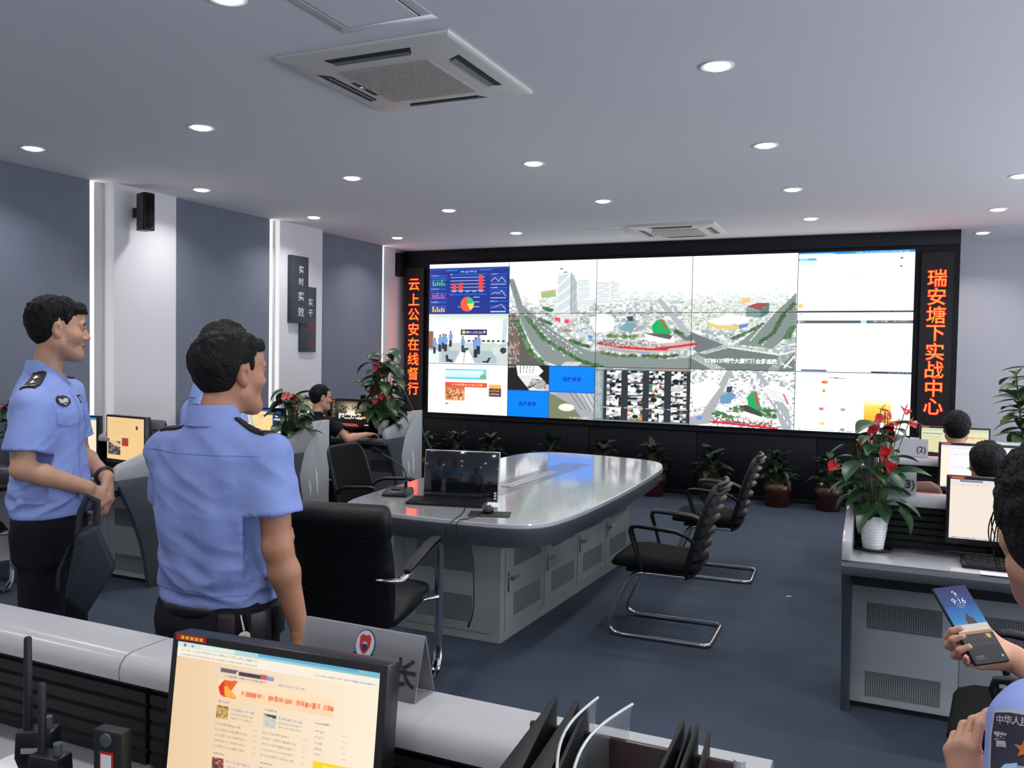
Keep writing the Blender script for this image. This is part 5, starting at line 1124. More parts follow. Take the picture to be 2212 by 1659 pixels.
R1F = [(.015, -.02, .63), (.115, 0, .635), (.035, -.03, .598), (-.01, -.04, .565), (.045, -.05, .56), (.085, -.02, .57), (.13, -.02, .575), (-.055, -.06, .49), (.05, -.085, .465), (.03, -.03, .51), (-.165, -.03, .38), (.035, -.10, .355), (.07, -.06, .40), (.045, .02, .585), (-.005, .0, .545)]
anthurium(-.075, 4.145, .751, 0, 'red anthurium in a white pot on the end of the nearest right console', 12, .46, .17, 38, 0, .155, None, 1.0, True, R1F)
anthurium(-4.62, 5.735, .751, .6, 'red anthurium on the middle left console beside the map monitor', 5, .40, .2, 40, 5, .14, None, 1.15, False, [(-.02, -.05, .485), (.06, -.03, .455), (-.07, -.04, .44), (.02, -.06, .47), (.0, 0, .49)])
anthurium(-4.665, 7.23, .751, 0, 'tall anthurium with pink red flowers before the left red LED sign', 9, .70, .26, 56, 0, .17, M_SPATHE2, 1.45, False,
          [(-.02, -.1, .72), (.03, -.08, .70), (.04, -.06, .62), (-.09, -.1, .53), (-.085, -.12, .47), (.0, -.13, .475), (-.09, -.08, .41), (.06, -.14, .43), (.1, -.13, .415), (.0, -.15, .39), (-.02, -.12, .76)])
anthurium(-5.74, 4.12, .751, 1, 'red anthurium cut off at the left picture edge behind the officer', 31, .36, .2, 20, 4, .14, None, 1.2, False)
# glazed floor pots with dark foliage along the video wall
M_GLAZE = mat('brown_gold_glaze', (88, 34, 24), .22)
nt = M_GLAZE.node_tree; b_ = nt.nodes['Principled BSDF']; tc = nt.nodes.new('ShaderNodeTexCoord'); sp = nt.nodes.new('ShaderNodeSeparateXYZ'); vo = nt.nodes.new('ShaderNodeTexVoronoi'); vo.inputs['Scale'].default_value = 42
r1 = nt.nodes.new('ShaderNodeMapRange'); r1.inputs[1].default_value = .17; r1.inputs[2].default_value = .225; gt = nt.nodes.new('ShaderNodeMath'); gt.operation = 'GREATER_THAN'; gt.inputs[1].default_value = .38
ml = nt.nodes.new('ShaderNodeMath'); ml.operation = 'MULTIPLY'; mx = nt.nodes.new('ShaderNodeMix'); mx.data_type = 'RGBA'; mx.inputs['A'].default_value = tuple(lin((48, 21, 17))) + (1,); mx.inputs['B'].default_value = tuple(lin((88, 68, 36))) + (1,)
nt.links.new(tc.outputs['Object'], sp.inputs[0]); nt.links.new(tc.outputs['Object'], vo.inputs['Vector']); nt.links.new(sp.outputs['Z'], r1.inputs[0]); nt.links.new(vo.outputs['Distance'], gt.inputs[0]); nt.links.new(gt.outputs[0], ml.inputs[0]); nt.links.new(r1.outputs[0], ml.inputs[1]); nt.links.new(ml.outputs[0], mx.inputs['Factor']); nt.links.new(mx.outputs['Result'], b_.inputs['Base Color'])
def floor_plant(label, seed):
    rg = random.Random(seed); t = thing('potted_plant', label, 'potted plant', (0, 0, 0), 0, 'potted plants along the video wall')
    s = MB(); s.lathe([(.02, 0), (.118, 0), (.122, .012), (.128, .05), (.142, .11), (.15, .17), (.15, .215), (.138, .24), (.134, .25), (.146, .262), (.147, .275), (.134, .275), (.128, .25), (.02, .245)], 40); s.build('glazed_pot', M_GLAZE, t, smooth=50)
    lf, st = MB(), MB()
    for k in range(34):
        az = 2.4 * k; u = k / 34; hgt = .30 + .25 * u * rg.uniform(.8, 1.1); r = .10 * (1.15 - u) * rg.uniform(.5, 1.1); q = (r * math.cos(az), r * math.sin(az), hgt)
        st.tube(bow((.02 * math.cos(az), .02 * math.sin(az), .25), q, .01), .004, 5); leaf(lf, q, az, rg.uniform(.1, .9) if u < .6 else rg.uniform(.7, 1.3), rg.uniform(.13, .185), rg.uniform(.032, .045), rg.uniform(.5, 1.4), 'lance', .25, rg.uniform(-.4, .4))
    st.build('stems', M_STEM, t, smooth=60); lf.build('leaves', M_LEAF2, t, smooth=60); return t
pl = [(-5.56, 'floor plant nearest the left end of the video wall'), (-5.08, 'second floor plant from the left end of the video wall'), (-4.60, 'floor plant below the blue statistics display, showing left of the dark monitor'), (-3.80, 'floor plant in dark shade below the two blue camera windows'), (-3.12, 'floor plant above the far edge of the table, below the camera grid'), (-2.52, 'floor plant at the far right corner of the conference table'), (-1.85, 'floor plant behind the two guest chairs'), (-1.14, 'floor plant in brown glazed pot right of the guest chairs'), (-.62, 'rightmost floor plant in brown glazed pot, left of the white flower pot')]
A1, A2 = floor_plant('', 3), floor_plant('', 8)
for k, (x, lb) in enumerate(pl):
    src = (A1, A2)[k % 2]
    if k < 2: src.location = (x, 9.585, 0); src['label'] = lb; src.rotation_euler = (0, 0, k * 1.3)
    else: dup(src, None, (x, 9.585, 0), k * 1.9, lb)
# tall leafy plant at the right picture edge
t = thing('leafy_floor_plant', 'tall leafy green plant at the right picture edge beyond the consoles', 'potted plant', (1.10, 8.25, 0))
MB().lathe([(.02, 0), (.15, 0), (.17, .05), (.20, .36), (.205, .38), (.185, .38), (.18, .33), (.02, .33)], 36).build('pot', M_POTW, t, smooth=50)
rg = random.Random(4); st, lf = MB(), MB()
for s_ in range(7):
    a0 = s_ * .9; bx, by = .05 * math.cos(a0), .05 * math.sin(a0); tx_, ty_, tz_ = .2 * math.cos(a0), .2 * math.sin(a0), rg.uniform(1.2, 1.58); pth = bow((bx, by, .32), (tx_, ty_, tz_), 0, 8); st.tube(pth, .006, 6)
    for k in range(20):
        p_ = pth[0].lerp(pth[-1], .40 + .60 * k / 19); az = k * 2.4 + s_; leaf(lf, p_, az, rg.uniform(-.1, .6), rg.uniform(.15, .24), rg.uniform(.045, .062), rg.uniform(.3, 1.1), 'lance', .25, rg.uniform(-.4, .4))
for p_, az, L in (((-.12, -.1, 1.29), 3.3, .26), ((-.1, -.1, 1.56), 3.0, .22), ((-.12, -.12, 1.40), 3.4, .18), ((-.14, -.1, 1.2), 2.9, .2), ((-.1, -.12, 1.02), 3.2, .28), ((-.1, -.1, 1.48), 3.3, .16)): leaf(lf, p_, az, .1, L, .042, .5, 'lance', .25)
st.build('stems', M_STEM, t, smooth=60); lf.build('leaves', M_LEAF3, t, smooth=60)
# arched black pole between the far left console and the wall plants
t = thing('arched_pole', 'black arched pole with chrome lower section behind the far left console', 'pole', (-5.39, 8.2, 0))
MB().lathe([(.02, 0), (.13, 0), (.13, .012), (.03, .022)], 28).build('foot', M_BLACK, t)
MB().tube([(0, 0, .01), (0, 0, .9), (.002, 0, 1.19)], .017, 12).build('chrome_section', M_CHROME, t, smooth=50)
MB().tube([(.002, 0, 1.17), (.003, 0, 1.25), (.012, 0, 1.36), (.04, 0, 1.43), (.085, 0, 1.455), (.14, 0, 1.445), (.20, 0, 1.405), (.30, 0, 1.27), (.415, 0, 1.075), (.50, 0, .92), (.57, 0, .80), (.69, 0, .58), (.79, 0, .46), (.86, 0, .30), (.89, 0, .1), (.9, 0, .02)],
          [.026, .026, .027, .028, .027, .025, .022, .019, .018, .018, .018, .018, .017, .017, .017, .02], 12).build('black_hose', M_BLACK, t, smooth=60)

# ================================================================ people: smooth blended solids turned into one skin each
from mathutils.bvhtree import BVHTree
def vnoise(P, seed=0):
    """smooth value noise, roughly -1..1"""
    P = np.asarray(P, float); i = np.floor(P).astype(np.int64); f = P - i; f = f * f * (3 - 2 * f)
    def hsh(a, b, c):
        n = (a * 374761393 + b * 668265263 + c * 2147483647 + seed * 1274126177) & 0xffffffff
        n = ((n ^ (n >> 13)) * 1274126177) & 0xffffffff
        return ((n ^ (n >> 16)) & 0xffff) / 32767.5 - 1
    r = 0
    for dx in (0, 1):
        for dy in (0, 1):
            for dz in (0, 1):
                w = (f[:, 0] if dx else 1 - f[:, 0]) * (f[:, 1] if dy else 1 - f[:, 1]) * (f[:, 2] if dz else 1 - f[:, 2])
                r = r + w * hsh(i[:, 0] + dx, i[:, 1] + dy, i[:, 2] + dz)
    return r
class Solid:
    def __init__(s, lo, hi, h):
        s.lo = np.array(lo, float); s.h = h; s.n = np.ceil((np.array(hi) - s.lo) / h).astype(int) + 1
        s.D = np.full(s.n, 1.0, np.float32); s.ax = [s.lo[k] + np.arange(s.n[k]) * h for k in range(3)]
    def _reg(s, c, r):
        a = np.clip(np.floor((np.array(c) - r - s.lo) / s.h).astype(int), 0, s.n); b = np.clip(np.ceil((np.array(c) + r - s.lo) / s.h).astype(int) + 1, 0, s.n)
        if np.any(b <= a): return None, None
        sl = tuple(slice(p, q) for p, q in zip(a, b)); X, Y, Z = np.meshgrid(*[s.ax[k][sl[k]] for k in range(3)], indexing='ij')
        return sl, np.stack([X, Y, Z], -1)
    def put(s, c, r, fn, k=.02, op='add'):
        sl, P = s._reg(c, np.array(r) + k + 2.5 * s.h)
        if sl is None: return
        d = fn(P).astype(np.float32); D = s.D[sl]
        if op == 'add': hh = np.maximum(k - np.abs(D - d), 0) / max(k, 1e-6); s.D[sl] = np.minimum(D, d) - hh * hh * k * .25
        elif op == 'sub': hh = np.maximum(k - np.abs(D + d), 0) / max(k, 1e-6); s.D[sl] = np.maximum(D, -d) + hh * hh * k * .25
    def ell(s, c, r, k=.02, M=None, rot=None, op='add'):
        c = Vector(c); Rm = Matrix.Identity(3)
        if rot: Rm = Euler(rot).to_matrix()
        if M is not None: c = M @ c; Rm = M.to_3x3() @ Rm
        A = np.array(Rm); c = np.array(c); r = np.array(r, float)
        def fn(P):
            q = (P - c) @ A; k0 = np.linalg.norm(q / r, axis=-1); k1 = np.linalg.norm(q / (r * r), axis=-1) + 1e-9; return k0 * (k0 - 1) / k1
        s.put(c, max(r), fn, k, op)
    def cap(s, a, b, ra, rb, k=.02, M=None, flat=None, op='add'):
        """tapered capsule; flat = (axis, factor) thins it along that axis"""
        a, b = Vector(a), Vector(b); ax = Vector(flat[0]) if flat else None
        if M is not None: a, b = M @ a, M @ b; ax = (M.to_3x3() @ ax) if ax else None
        a, b = np.array(a), np.array(b); d = b - a; L = d @ d + 1e-12
        if ax is not None: ax = np.array(ax.normalized())
        def fn(P):
            t = np.clip(((P - a) @ d) / L, 0, 1); q = P - a - t[..., None] * d
            if ax is not None: q = q + ((q @ ax) * (flat[1] - 1))[..., None] * ax
            return np.linalg.norm(q, axis=-1) - (ra + (rb - ra) * t)
        s.put((a + b) / 2, np.abs(d) / 2 + max(ra, rb), fn, k, op)
    def loft(s, tab, M, k=.03, e=2.3, op='add'):
        """stack of superellipses (z, cx, cy, a, b) along M's z axis"""
        T = np.array(tab, float); Mi = np.array(M.inverted()); zc = (T[0, 0] + T[-1, 0]) / 2; c = np.array(M @ Vector((0, 0, zc)))
        rad = np.array([max(T[:, 3].max(), T[:, 4].max()) + abs(T[:, 1:3]).max() + .02] * 3); rad = rad + np.abs(np.array(M.to_3x3() @ Vector((0, 0, (T[-1, 0] - T[0, 0]) / 2))))
        def fn(P):
            q = P @ Mi[:3, :3].T + Mi[:3, 3]; z = q[..., 2]; f = lambda j: np.interp(z, T[:, 0], T[:, j]); a, b = f(3), f(4)
            u = np.abs((q[..., 0] - f(1)) / a); v = np.abs((q[..., 1] - f(2)) / b); rr_ = (u ** e + v ** e) ** (1 / e)
            g = np.sqrt((u / a) ** 2 + (v / b) ** 2) / np.maximum(rr_, 1e-6) + 1e-6
            d = (rr_ - 1) / np.maximum(g, 1e-6) * 1.0; d = np.clip(d, -.3, .3)
            return np.maximum(d, np.maximum(T[0, 0] - z, z - T[-1, 0]))
        s.put(c, rad, fn, k, op)
    def mesh(s):
        D = s.D; h = s.h; sg = D < 0; n = s.n
        c = [sg[dx:n[0] - 1 + dx, dy:n[1] - 1 + dy, dz:n[2] - 1 + dz] for dx in (0, 1) for dy in (0, 1) for dz in (0, 1)]
        cnt = sum(x.astype(np.int8) for x in c); act = (cnt > 0) & (cnt < 8); idx = np.argwhere(act)
        cid = np.full(act.shape, -1, np.int32); cid[act] = np.arange(len(idx))
        cor = [(dx, dy, dz) for dx in (0, 1) for dy in (0, 1) for dz in (0, 1)]
        val = np.stack([D[idx[:, 0] + a, idx[:, 1] + b, idx[:, 2] + e] for a, b, e in cor], 1); acc = np.zeros((len(idx), 3)); w = np.zeros(len(idx))
        for i in range(8):
            for j in range(i + 1, 8):
                if sum(abs(p - q) for p, q in zip(cor[i], cor[j])) != 1: continue
                m = (val[:, i] < 0) != (val[:, j] < 0); t = val[m, i] / (val[m, i] - val[m, j]); acc[m] += np.array(cor[i]) + t[:, None] * (np.array(cor[j]) - np.array(cor[i])); w[m] += 1
        V = s.lo + (idx + acc / w[:, None]) * h; F = []
        for ax in range(3):
            a1, a2 = (ax + 1) % 3, (ax + 2) % 3
            sl0 = [slice(None)] * 3; sl1 = [slice(None)] * 3; sl0[ax] = slice(0, -1); sl1[ax] = slice(1, None)
            A, B = sg[tuple(sl0)], sg[tuple(sl1)]; e = np.argwhere(A != B)
            e = e[(e[:, a1] > 0) & (e[:, a2] > 0) & (e[:, a1] < n[a1] - 1) & (e[:, a2] < n[a2] - 1)]
            if not len(e): continue
            def cell(o1, o2): q = e.copy(); q[:, a1] -= o1; q[:, a2] -= o2; return cid[q[:, 0], q[:, 1], q[:, 2]]
            Q = np.stack([cell(1, 1), cell(0, 1), cell(0, 0), cell(1, 0)], 1); ins = A[e[:, 0], e[:, 1], e[:, 2]]; Q[~ins] = Q[~ins][:, ::-1]; F.append(Q)
        return V, np.concatenate(F)
def skin(name, V, F, m, parent, col=None, smooth_it=1):
    me = fast_mesh(name, V, F)
    me.polygons.foreach_set('use_smooth', [True] * len(me.polygons))
    if col is not None:
        ca = me.color_attributes.new('Col', 'FLOAT_COLOR', 'POINT'); c = np.ones((len(V), 4), np.float32); c[:, :3] = col; ca.data.foreach_set('color', c.ravel())
    me.materials.append(m); return link(name, me, parent)
def normals(V, F):
    N = np.zeros_like(V); a = np.cross(V[F[:, 2]] - V[F[:, 0]], V[F[:, 3]] - V[F[:, 1]])
    for j in range(4): np.add.at(N, F[:, j], a)
    return N / (np.linalg.norm(N, axis=1)[:, None] + 1e-9)
def relax(V, F, it=2):
    for _ in range(it):
        A = np.zeros_like(V); c = np.zeros(len(V))
        for j in range(4):
            np.add.at(A, F[:, j], V[F[:, (j + 1) % 4]] + V[F[:, (j - 1) % 4]]); np.add.at(c, F[:, j], 2)
        V = V * .5 + .5 * A / c[:, None]
    return V
M_SKIN = mat('skin', (255, 255, 255), .5, spec=.4, attr='Col', bump=(300, .08)); M_SKIN.node_tree.nodes['Principled BSDF'].inputs['Subsurface Weight'].default_value = .08
M_SKIN.node_tree.nodes['Principled BSDF'].inputs['Subsurface Radius'].default_value = (.02, .008, .004)
M_HAIR = mat('black_hair', (11, 10, 10), .6, spec=.25, bump=(150, .8), noise=(60, .3))
def shirt_mat(name, c): return mat(name, c, .75, spec=.25, bump=(26, .22), noise=(5, .05))
M_TROU = mat('dark_navy_trousers', (22, 23, 30), .85, spec=.2, bump=(16, .3)); M_BELT = mat('black_belt', (18, 18, 19), .4); M_SHOE = mat('black_shoe', (16, 16, 17), .3)

def head(S_, M, k=1.0, ears=True, wide=1.0):
    """adds a head to solid S_ in frame M (x right, y forward, origin between the ears)"""
    def q(*v): return tuple(a * k for a in v)
    w = wide
    S_.ell(q(0, -.014, .034), q(.074 * w, .096, .088), .02, M); S_.ell(q(0, .028, -.03), q(.061 * w, .064, .088), .03, M); S_.ell(q(0, .055, .05), q(.056 * w, .038, .045), .03, M)
    S_.cap(q(-.020, .066, -.103), q(.020, .066, -.103), .019 * k, .019 * k, .03, M)
    for sg in (-1, 1):
        S_.cap(q(sg * .054 * w, .0, -.06), q(sg * .02, .068, -.106), .018 * k, .016 * k, .035, M); S_.ell(q(sg * .043 * w, .058, -.022), q(.026, .026, .024), .025, M)
        S_.ell(q(sg * .031, .101, .008), q(.019, .014, .013), .018, M, None, 'sub'); S_.ell(q(sg * .031, .0815, .006), q(.0155, .0125, .0105), .004, M)
        S_.cap(q(sg * .031, .0955, .0115), q(sg * .050, .083, .009), .0035 * k, .003 * k, .004, M); S_.cap(q(sg * .014, .0905, .024), q(sg * .046, .084, .026), .009 * k, .008 * k, .014, M)
        S_.ell(q(sg * .0125, .0985, -.034), q(.0085, .0095, .0075), .008, M)
        if ears:
            S_.ell(q(sg * .0775 * w, -.008, .0), q(.011, .020, .031), .008, M, (0, sg * .18, sg * -.35)); S_.ell(q(sg * .0765 * w, -.002, -.026), q(.009, .011, .012), .008, M)
            S_.ell(q(sg * .090 * w, -.003, .004), q(.010, .010, .017), .006, M, (0, sg * .18, sg * -.35), 'sub')
    S_.cap(q(0, .089, .016), q(0, .1085, -.026), .0075 * k, .0105 * k, .012, M); S_.ell(q(0, .1085, -.031), q(.0115, .011, .0095), .008, M)
    S_.ell(q(0, .0915, -.0615), q(.024, .0105, .0065), .007, M); S_.ell(q(0, .0895, -.074), q(.021, .0105, .0075), .007, M); S_.cap(q(-.026, .092, -.0675), q(.026, .092, -.0675), .0018, .0018, .004, M, None, 'sub'); S_.ell(q(0, .076, -.106), q(.016, .014, .014), .02, M)
def head_colors(V, M, k, base, lip=(.80, .62, .60), stubble=.0):
    L = (np.array(M.inverted())[:3, :3] @ V.T).T + np.array(M.inverted())[:3, 3]; L = L / k; c = np.tile(lin(base), (len(V), 1))
    x, y, z = np.abs(L[:, 0]), L[:, 1], L[:, 2]; near = (np.abs(L).max(1) < .2)
    def mul(m, f): c[m] = c[m] * np.array(f)
    mul(near & (y > .05) & (x < .024) & (np.abs(z + .0675) < .0125 - .2 * x), lip)
    br = near & (y > .055) & (x > .010) & (x < .052) & (np.abs(z - .0285 + np.where(x > .036, (x - .036) * .4, 0)) < .0058); c[br] = (.012, .010, .009)
    ey = near & (y > .07) & (((x - .031) / .0135) ** 2 + ((z - .0055) / .0048) ** 2 < 1); c[ey] = (.42, .40, .38); c[ey & ((x - .031) ** 2 + (z - .0055) ** 2 < .0056 ** 2)] = (.01, .008, .007)
    ll = near & (y > .07) & (np.abs(z - .0115 + ((x - .031) / .02) ** 2 * .004) < .0016) & (np.abs(x - .031) < .017); c[ll] = (.02, .015, .013)
    if stubble: mul(near & (z < -.045) & (y > .0) & (z > -.13), (1 - stubble, 1 - stubble * .95, 1 - stubble * .9))
    return c
def hair(parent, M, k, seed, style='short', thick=.012, h=.004, wide=1.0, noise_amp=.004):
    lo = M @ Vector((0, 0, .01)); S_ = Solid(np.array(lo) - .17 * k, np.array(lo) + .17 * k, h)
    P = np.stack(np.meshgrid(*S_.ax, indexing='ij'), -1); Mi = np.array(M.inverted()); q = (P @ Mi[:3, :3].T + Mi[:3, 3]) / k
    def el(c, r): d = (q - np.array(c)) / np.array(r); k0 = np.linalg.norm(d, axis=-1); k1 = np.linalg.norm(d / np.array(r), axis=-1) + 1e-9; return k0 * (k0 - 1) / k1
    d = np.minimum(np.minimum(el((0, -.014, .034), (.074 * wide, .096, .088)), el((0, .055, .05), (.056 * wide, .038, .045))), el((0, -.02, -.01), (.066 * wide, .078, .07)))
    x, y, z = np.abs(q[..., 0]), q[..., 1], q[..., 2]
    if style == 'long':
        zl = np.interp(y, [-.13, -.07, -.03, .0, .03, .05, .075, .1], [-.16, -.15, -.10, -.07, -.03, .04, .075, .078]); th = np.interp(z - zl, [0, .03, .1, .2], [.006, .013, .018, .02])
    else:
        zl = np.interp(y, [-.12, -.08, -.045, -.022, -.006, .016, .028, .046, .066, .1], [-.088, -.086, -.066, -.02, .03, .034, -.006, .035, .066, .072]) + np.where(x < .03, -.0, 0)
        th = np.interp(z - zl, [0, .02, .06, .12], [.0015, .0045, thick, thick * 1.25])
        if style == 'quiff': th = th + .026 * np.exp(-(((y - .085) / .035) ** 2 + ((z - .090) / .03) ** 2)) + .012 * np.exp(-(((y + .07) / .05) ** 2 + ((z - .1) / .04) ** 2))
        if style == 'flat': th = th + .014 * np.exp(-(((y - .075) / .04) ** 2 + ((z - .095) / .03) ** 2)) + .010 * np.exp(-(((y + .10) / .04) ** 2 + ((z - .03) / .05) ** 2))
    d = d - th; cut = (zl - z) * .8; S_.D = (np.maximum(d, cut) * k).astype(np.float32)
    V, F = S_.mesh(); N = normals(V, F); L = (V @ Mi[:3, :3].T + Mi[:3, 3]) / k
    hv = np.clip((L[:, 2] + .05) / .12, .15, 1)
    V = V + N * ((vnoise(L * np.array([70, 70, 45]), seed) * noise_amp + vnoise(L * np.array([150, 150, 80]), seed + 5) * noise_amp * .6) * hv * k)[:, None]
    return skin('hair', V, F, M_HAIR, parent)
def hand(S_, W_, d, n, side, curls, s=1.0, thumb=(.55, .3, .5), spread=.10):
    """W_ wrist point, d finger direction, n palm normal, side = +1 when the thumb is on d x n; curls per finger"""
    d = Vector(d).normalized(); n = Vector(n); n = (n - d * n.dot(d)).normalized(); t = d.cross(n) * side; W_ = Vector(W_)
    K = []
    for i, (off, ln) in enumerate(((.027, .090), (.009, .094), (-.009, .089), (-.026, .080))):
        kp = W_ + (d * ln + t * off) * s; K.append(kp); S_.cap(W_ + t * off * .55 * s + d * .012 * s, kp, .0135 * s, .0098 * s, .014)
    S_.ell(W_ + d * .045 * s + n * .006 * s, (.018 * s, .018 * s, .018 * s), .02)
    L = ((.042, .025, .020), (.046, .029, .021), (.043, .027, .021), (.034, .020, .018))
    for i in range(4):
        c = curls[i]; p = K[i]; a = 0; dd = (d + t * spread * (1.5 - i) * .8).normalized()
        for j, (l, cv) in enumerate(zip(L[i], (c[0], c[1], c[2]))):
            a += cv; v = dd * math.cos(a) + n * math.sin(a); e = p + v * l * s; r0 = (.0092, .0084, .0076)[j] * s * (.9 if i == 3 else 1); S_.cap(p, e, r0, r0 * .9, .0035); p = e
    b = W_ + (d * .022 + t * .022 + n * .006) * s; v = (d * math.cos(thumb[0]) + t * math.sin(thumb[0])).normalized(); p = b
    for j, l in enumerate((.040, .033, .026)):
        vv = (v * math.cos(thumb[1] * j) + (n * .8 + d * .5).normalized() * math.sin(thumb[1] * j) * thumb[2] * 2).normalized() if j else v
        e = p + vv * l * s; r0 = (.0125, .0102, .009)[j] * s; S_.cap(p, e, r0, r0 * .88, .006 if j else .012); p = e
    return t
def axis_frame(a, b, fwd=(0, 1, 0)):
    a, b = Vector(a), Vector(b); z = (b - a).normalized(); y = Vector(fwd); y = (y - z * y.dot(z)).normalized(); x = y.cross(z)
    return Matrix(((x.x, y.x, z.x, a.x), (x.y, y.y, z.y, a.y), (x.z, y.z, z.z, a.z), (0, 0, 0, 1)))
def decal(bvh, o, dirv, up, pts, off, thick=0.0, faces=None):
    """drops flat outline points (a right, b up) onto a cloth surface along dirv, lifted by off"""
    o, dirv, up = Vector(o), Vector(dirv).normalized(), Vector(up); up = (up - dirv * up.dot(dirv)).normalized(); rt = dirv.cross(up); out = []
    base = None
    for a, b in pts:
        st_ = o + rt * a + up * b - dirv * .25; hit = bvh.ray_cast(st_, dirv, .5)
        if hit[0] is not None: p = hit[0]; base = (p - st_).dot(dirv)
        else: p = st_ + dirv * (base if base else .25)
        out.append(p - dirv * off)
    return out
def patch(bvh, o, dirv, up, w, h, off, name, m, parent, thick=.003, nx=6, ny=6, fn=None):
    pts = []
    for j in range(ny + 1):
        for i in range(nx + 1):
            a, b = -w / 2 + w * i / nx, -h / 2 + h * j / ny
            if fn: a, b = fn(a, b)
            pts.append((a, b))
    top = decal(bvh, o, dirv, up, pts, off + thick); bot = decal(bvh, o, dirv, up, pts, off - .004); n = len(pts); W1 = nx + 1; f = []
    for j in range(ny):
        for i in range(nx): a = j * W1 + i; f += [(a, a + 1, a + W1 + 1, a + W1), (n + a + W1, n + a + W1 + 1, n + a + 1, n + a)]
    ed = list(range(W1)) + [j * W1 + nx for j in range(1, ny + 1)] + [ny * W1 + i for i in range(nx - 1, -1, -1)] + [j * W1 for j in range(ny - 1, 0, -1)]
    for a, b in zip(ed, ed[1:] + ed[:1]): f.append((b, a, n + a, n + b))
    return MB().add(top + bot, f).build(name, m, parent, smooth=40)
def outline(bvh, o, dirv, up, pts, off, name, m, parent):
    return MB().add(decal(bvh, o, dirv, up, pts, off), [tuple(range(len(pts)))]).build(name, m, parent, smooth=0)
def lettering(bvh, o, dirv, up, items, off, name, m, parent):
    b = MB()
    for ch, sz, a, e, ang in items:
        v, f = text_mesh(ch, sz, bold=sz * .02); ca, sa = math.cos(ang), math.sin(ang)
        b.add(decal(bvh, o, dirv, up, [(a + p[0] * ca - p[1] * sa, e + p[0] * sa + p[1] * ca) for p in v], off), f)
    return b.build(name, m, parent, smooth=0)

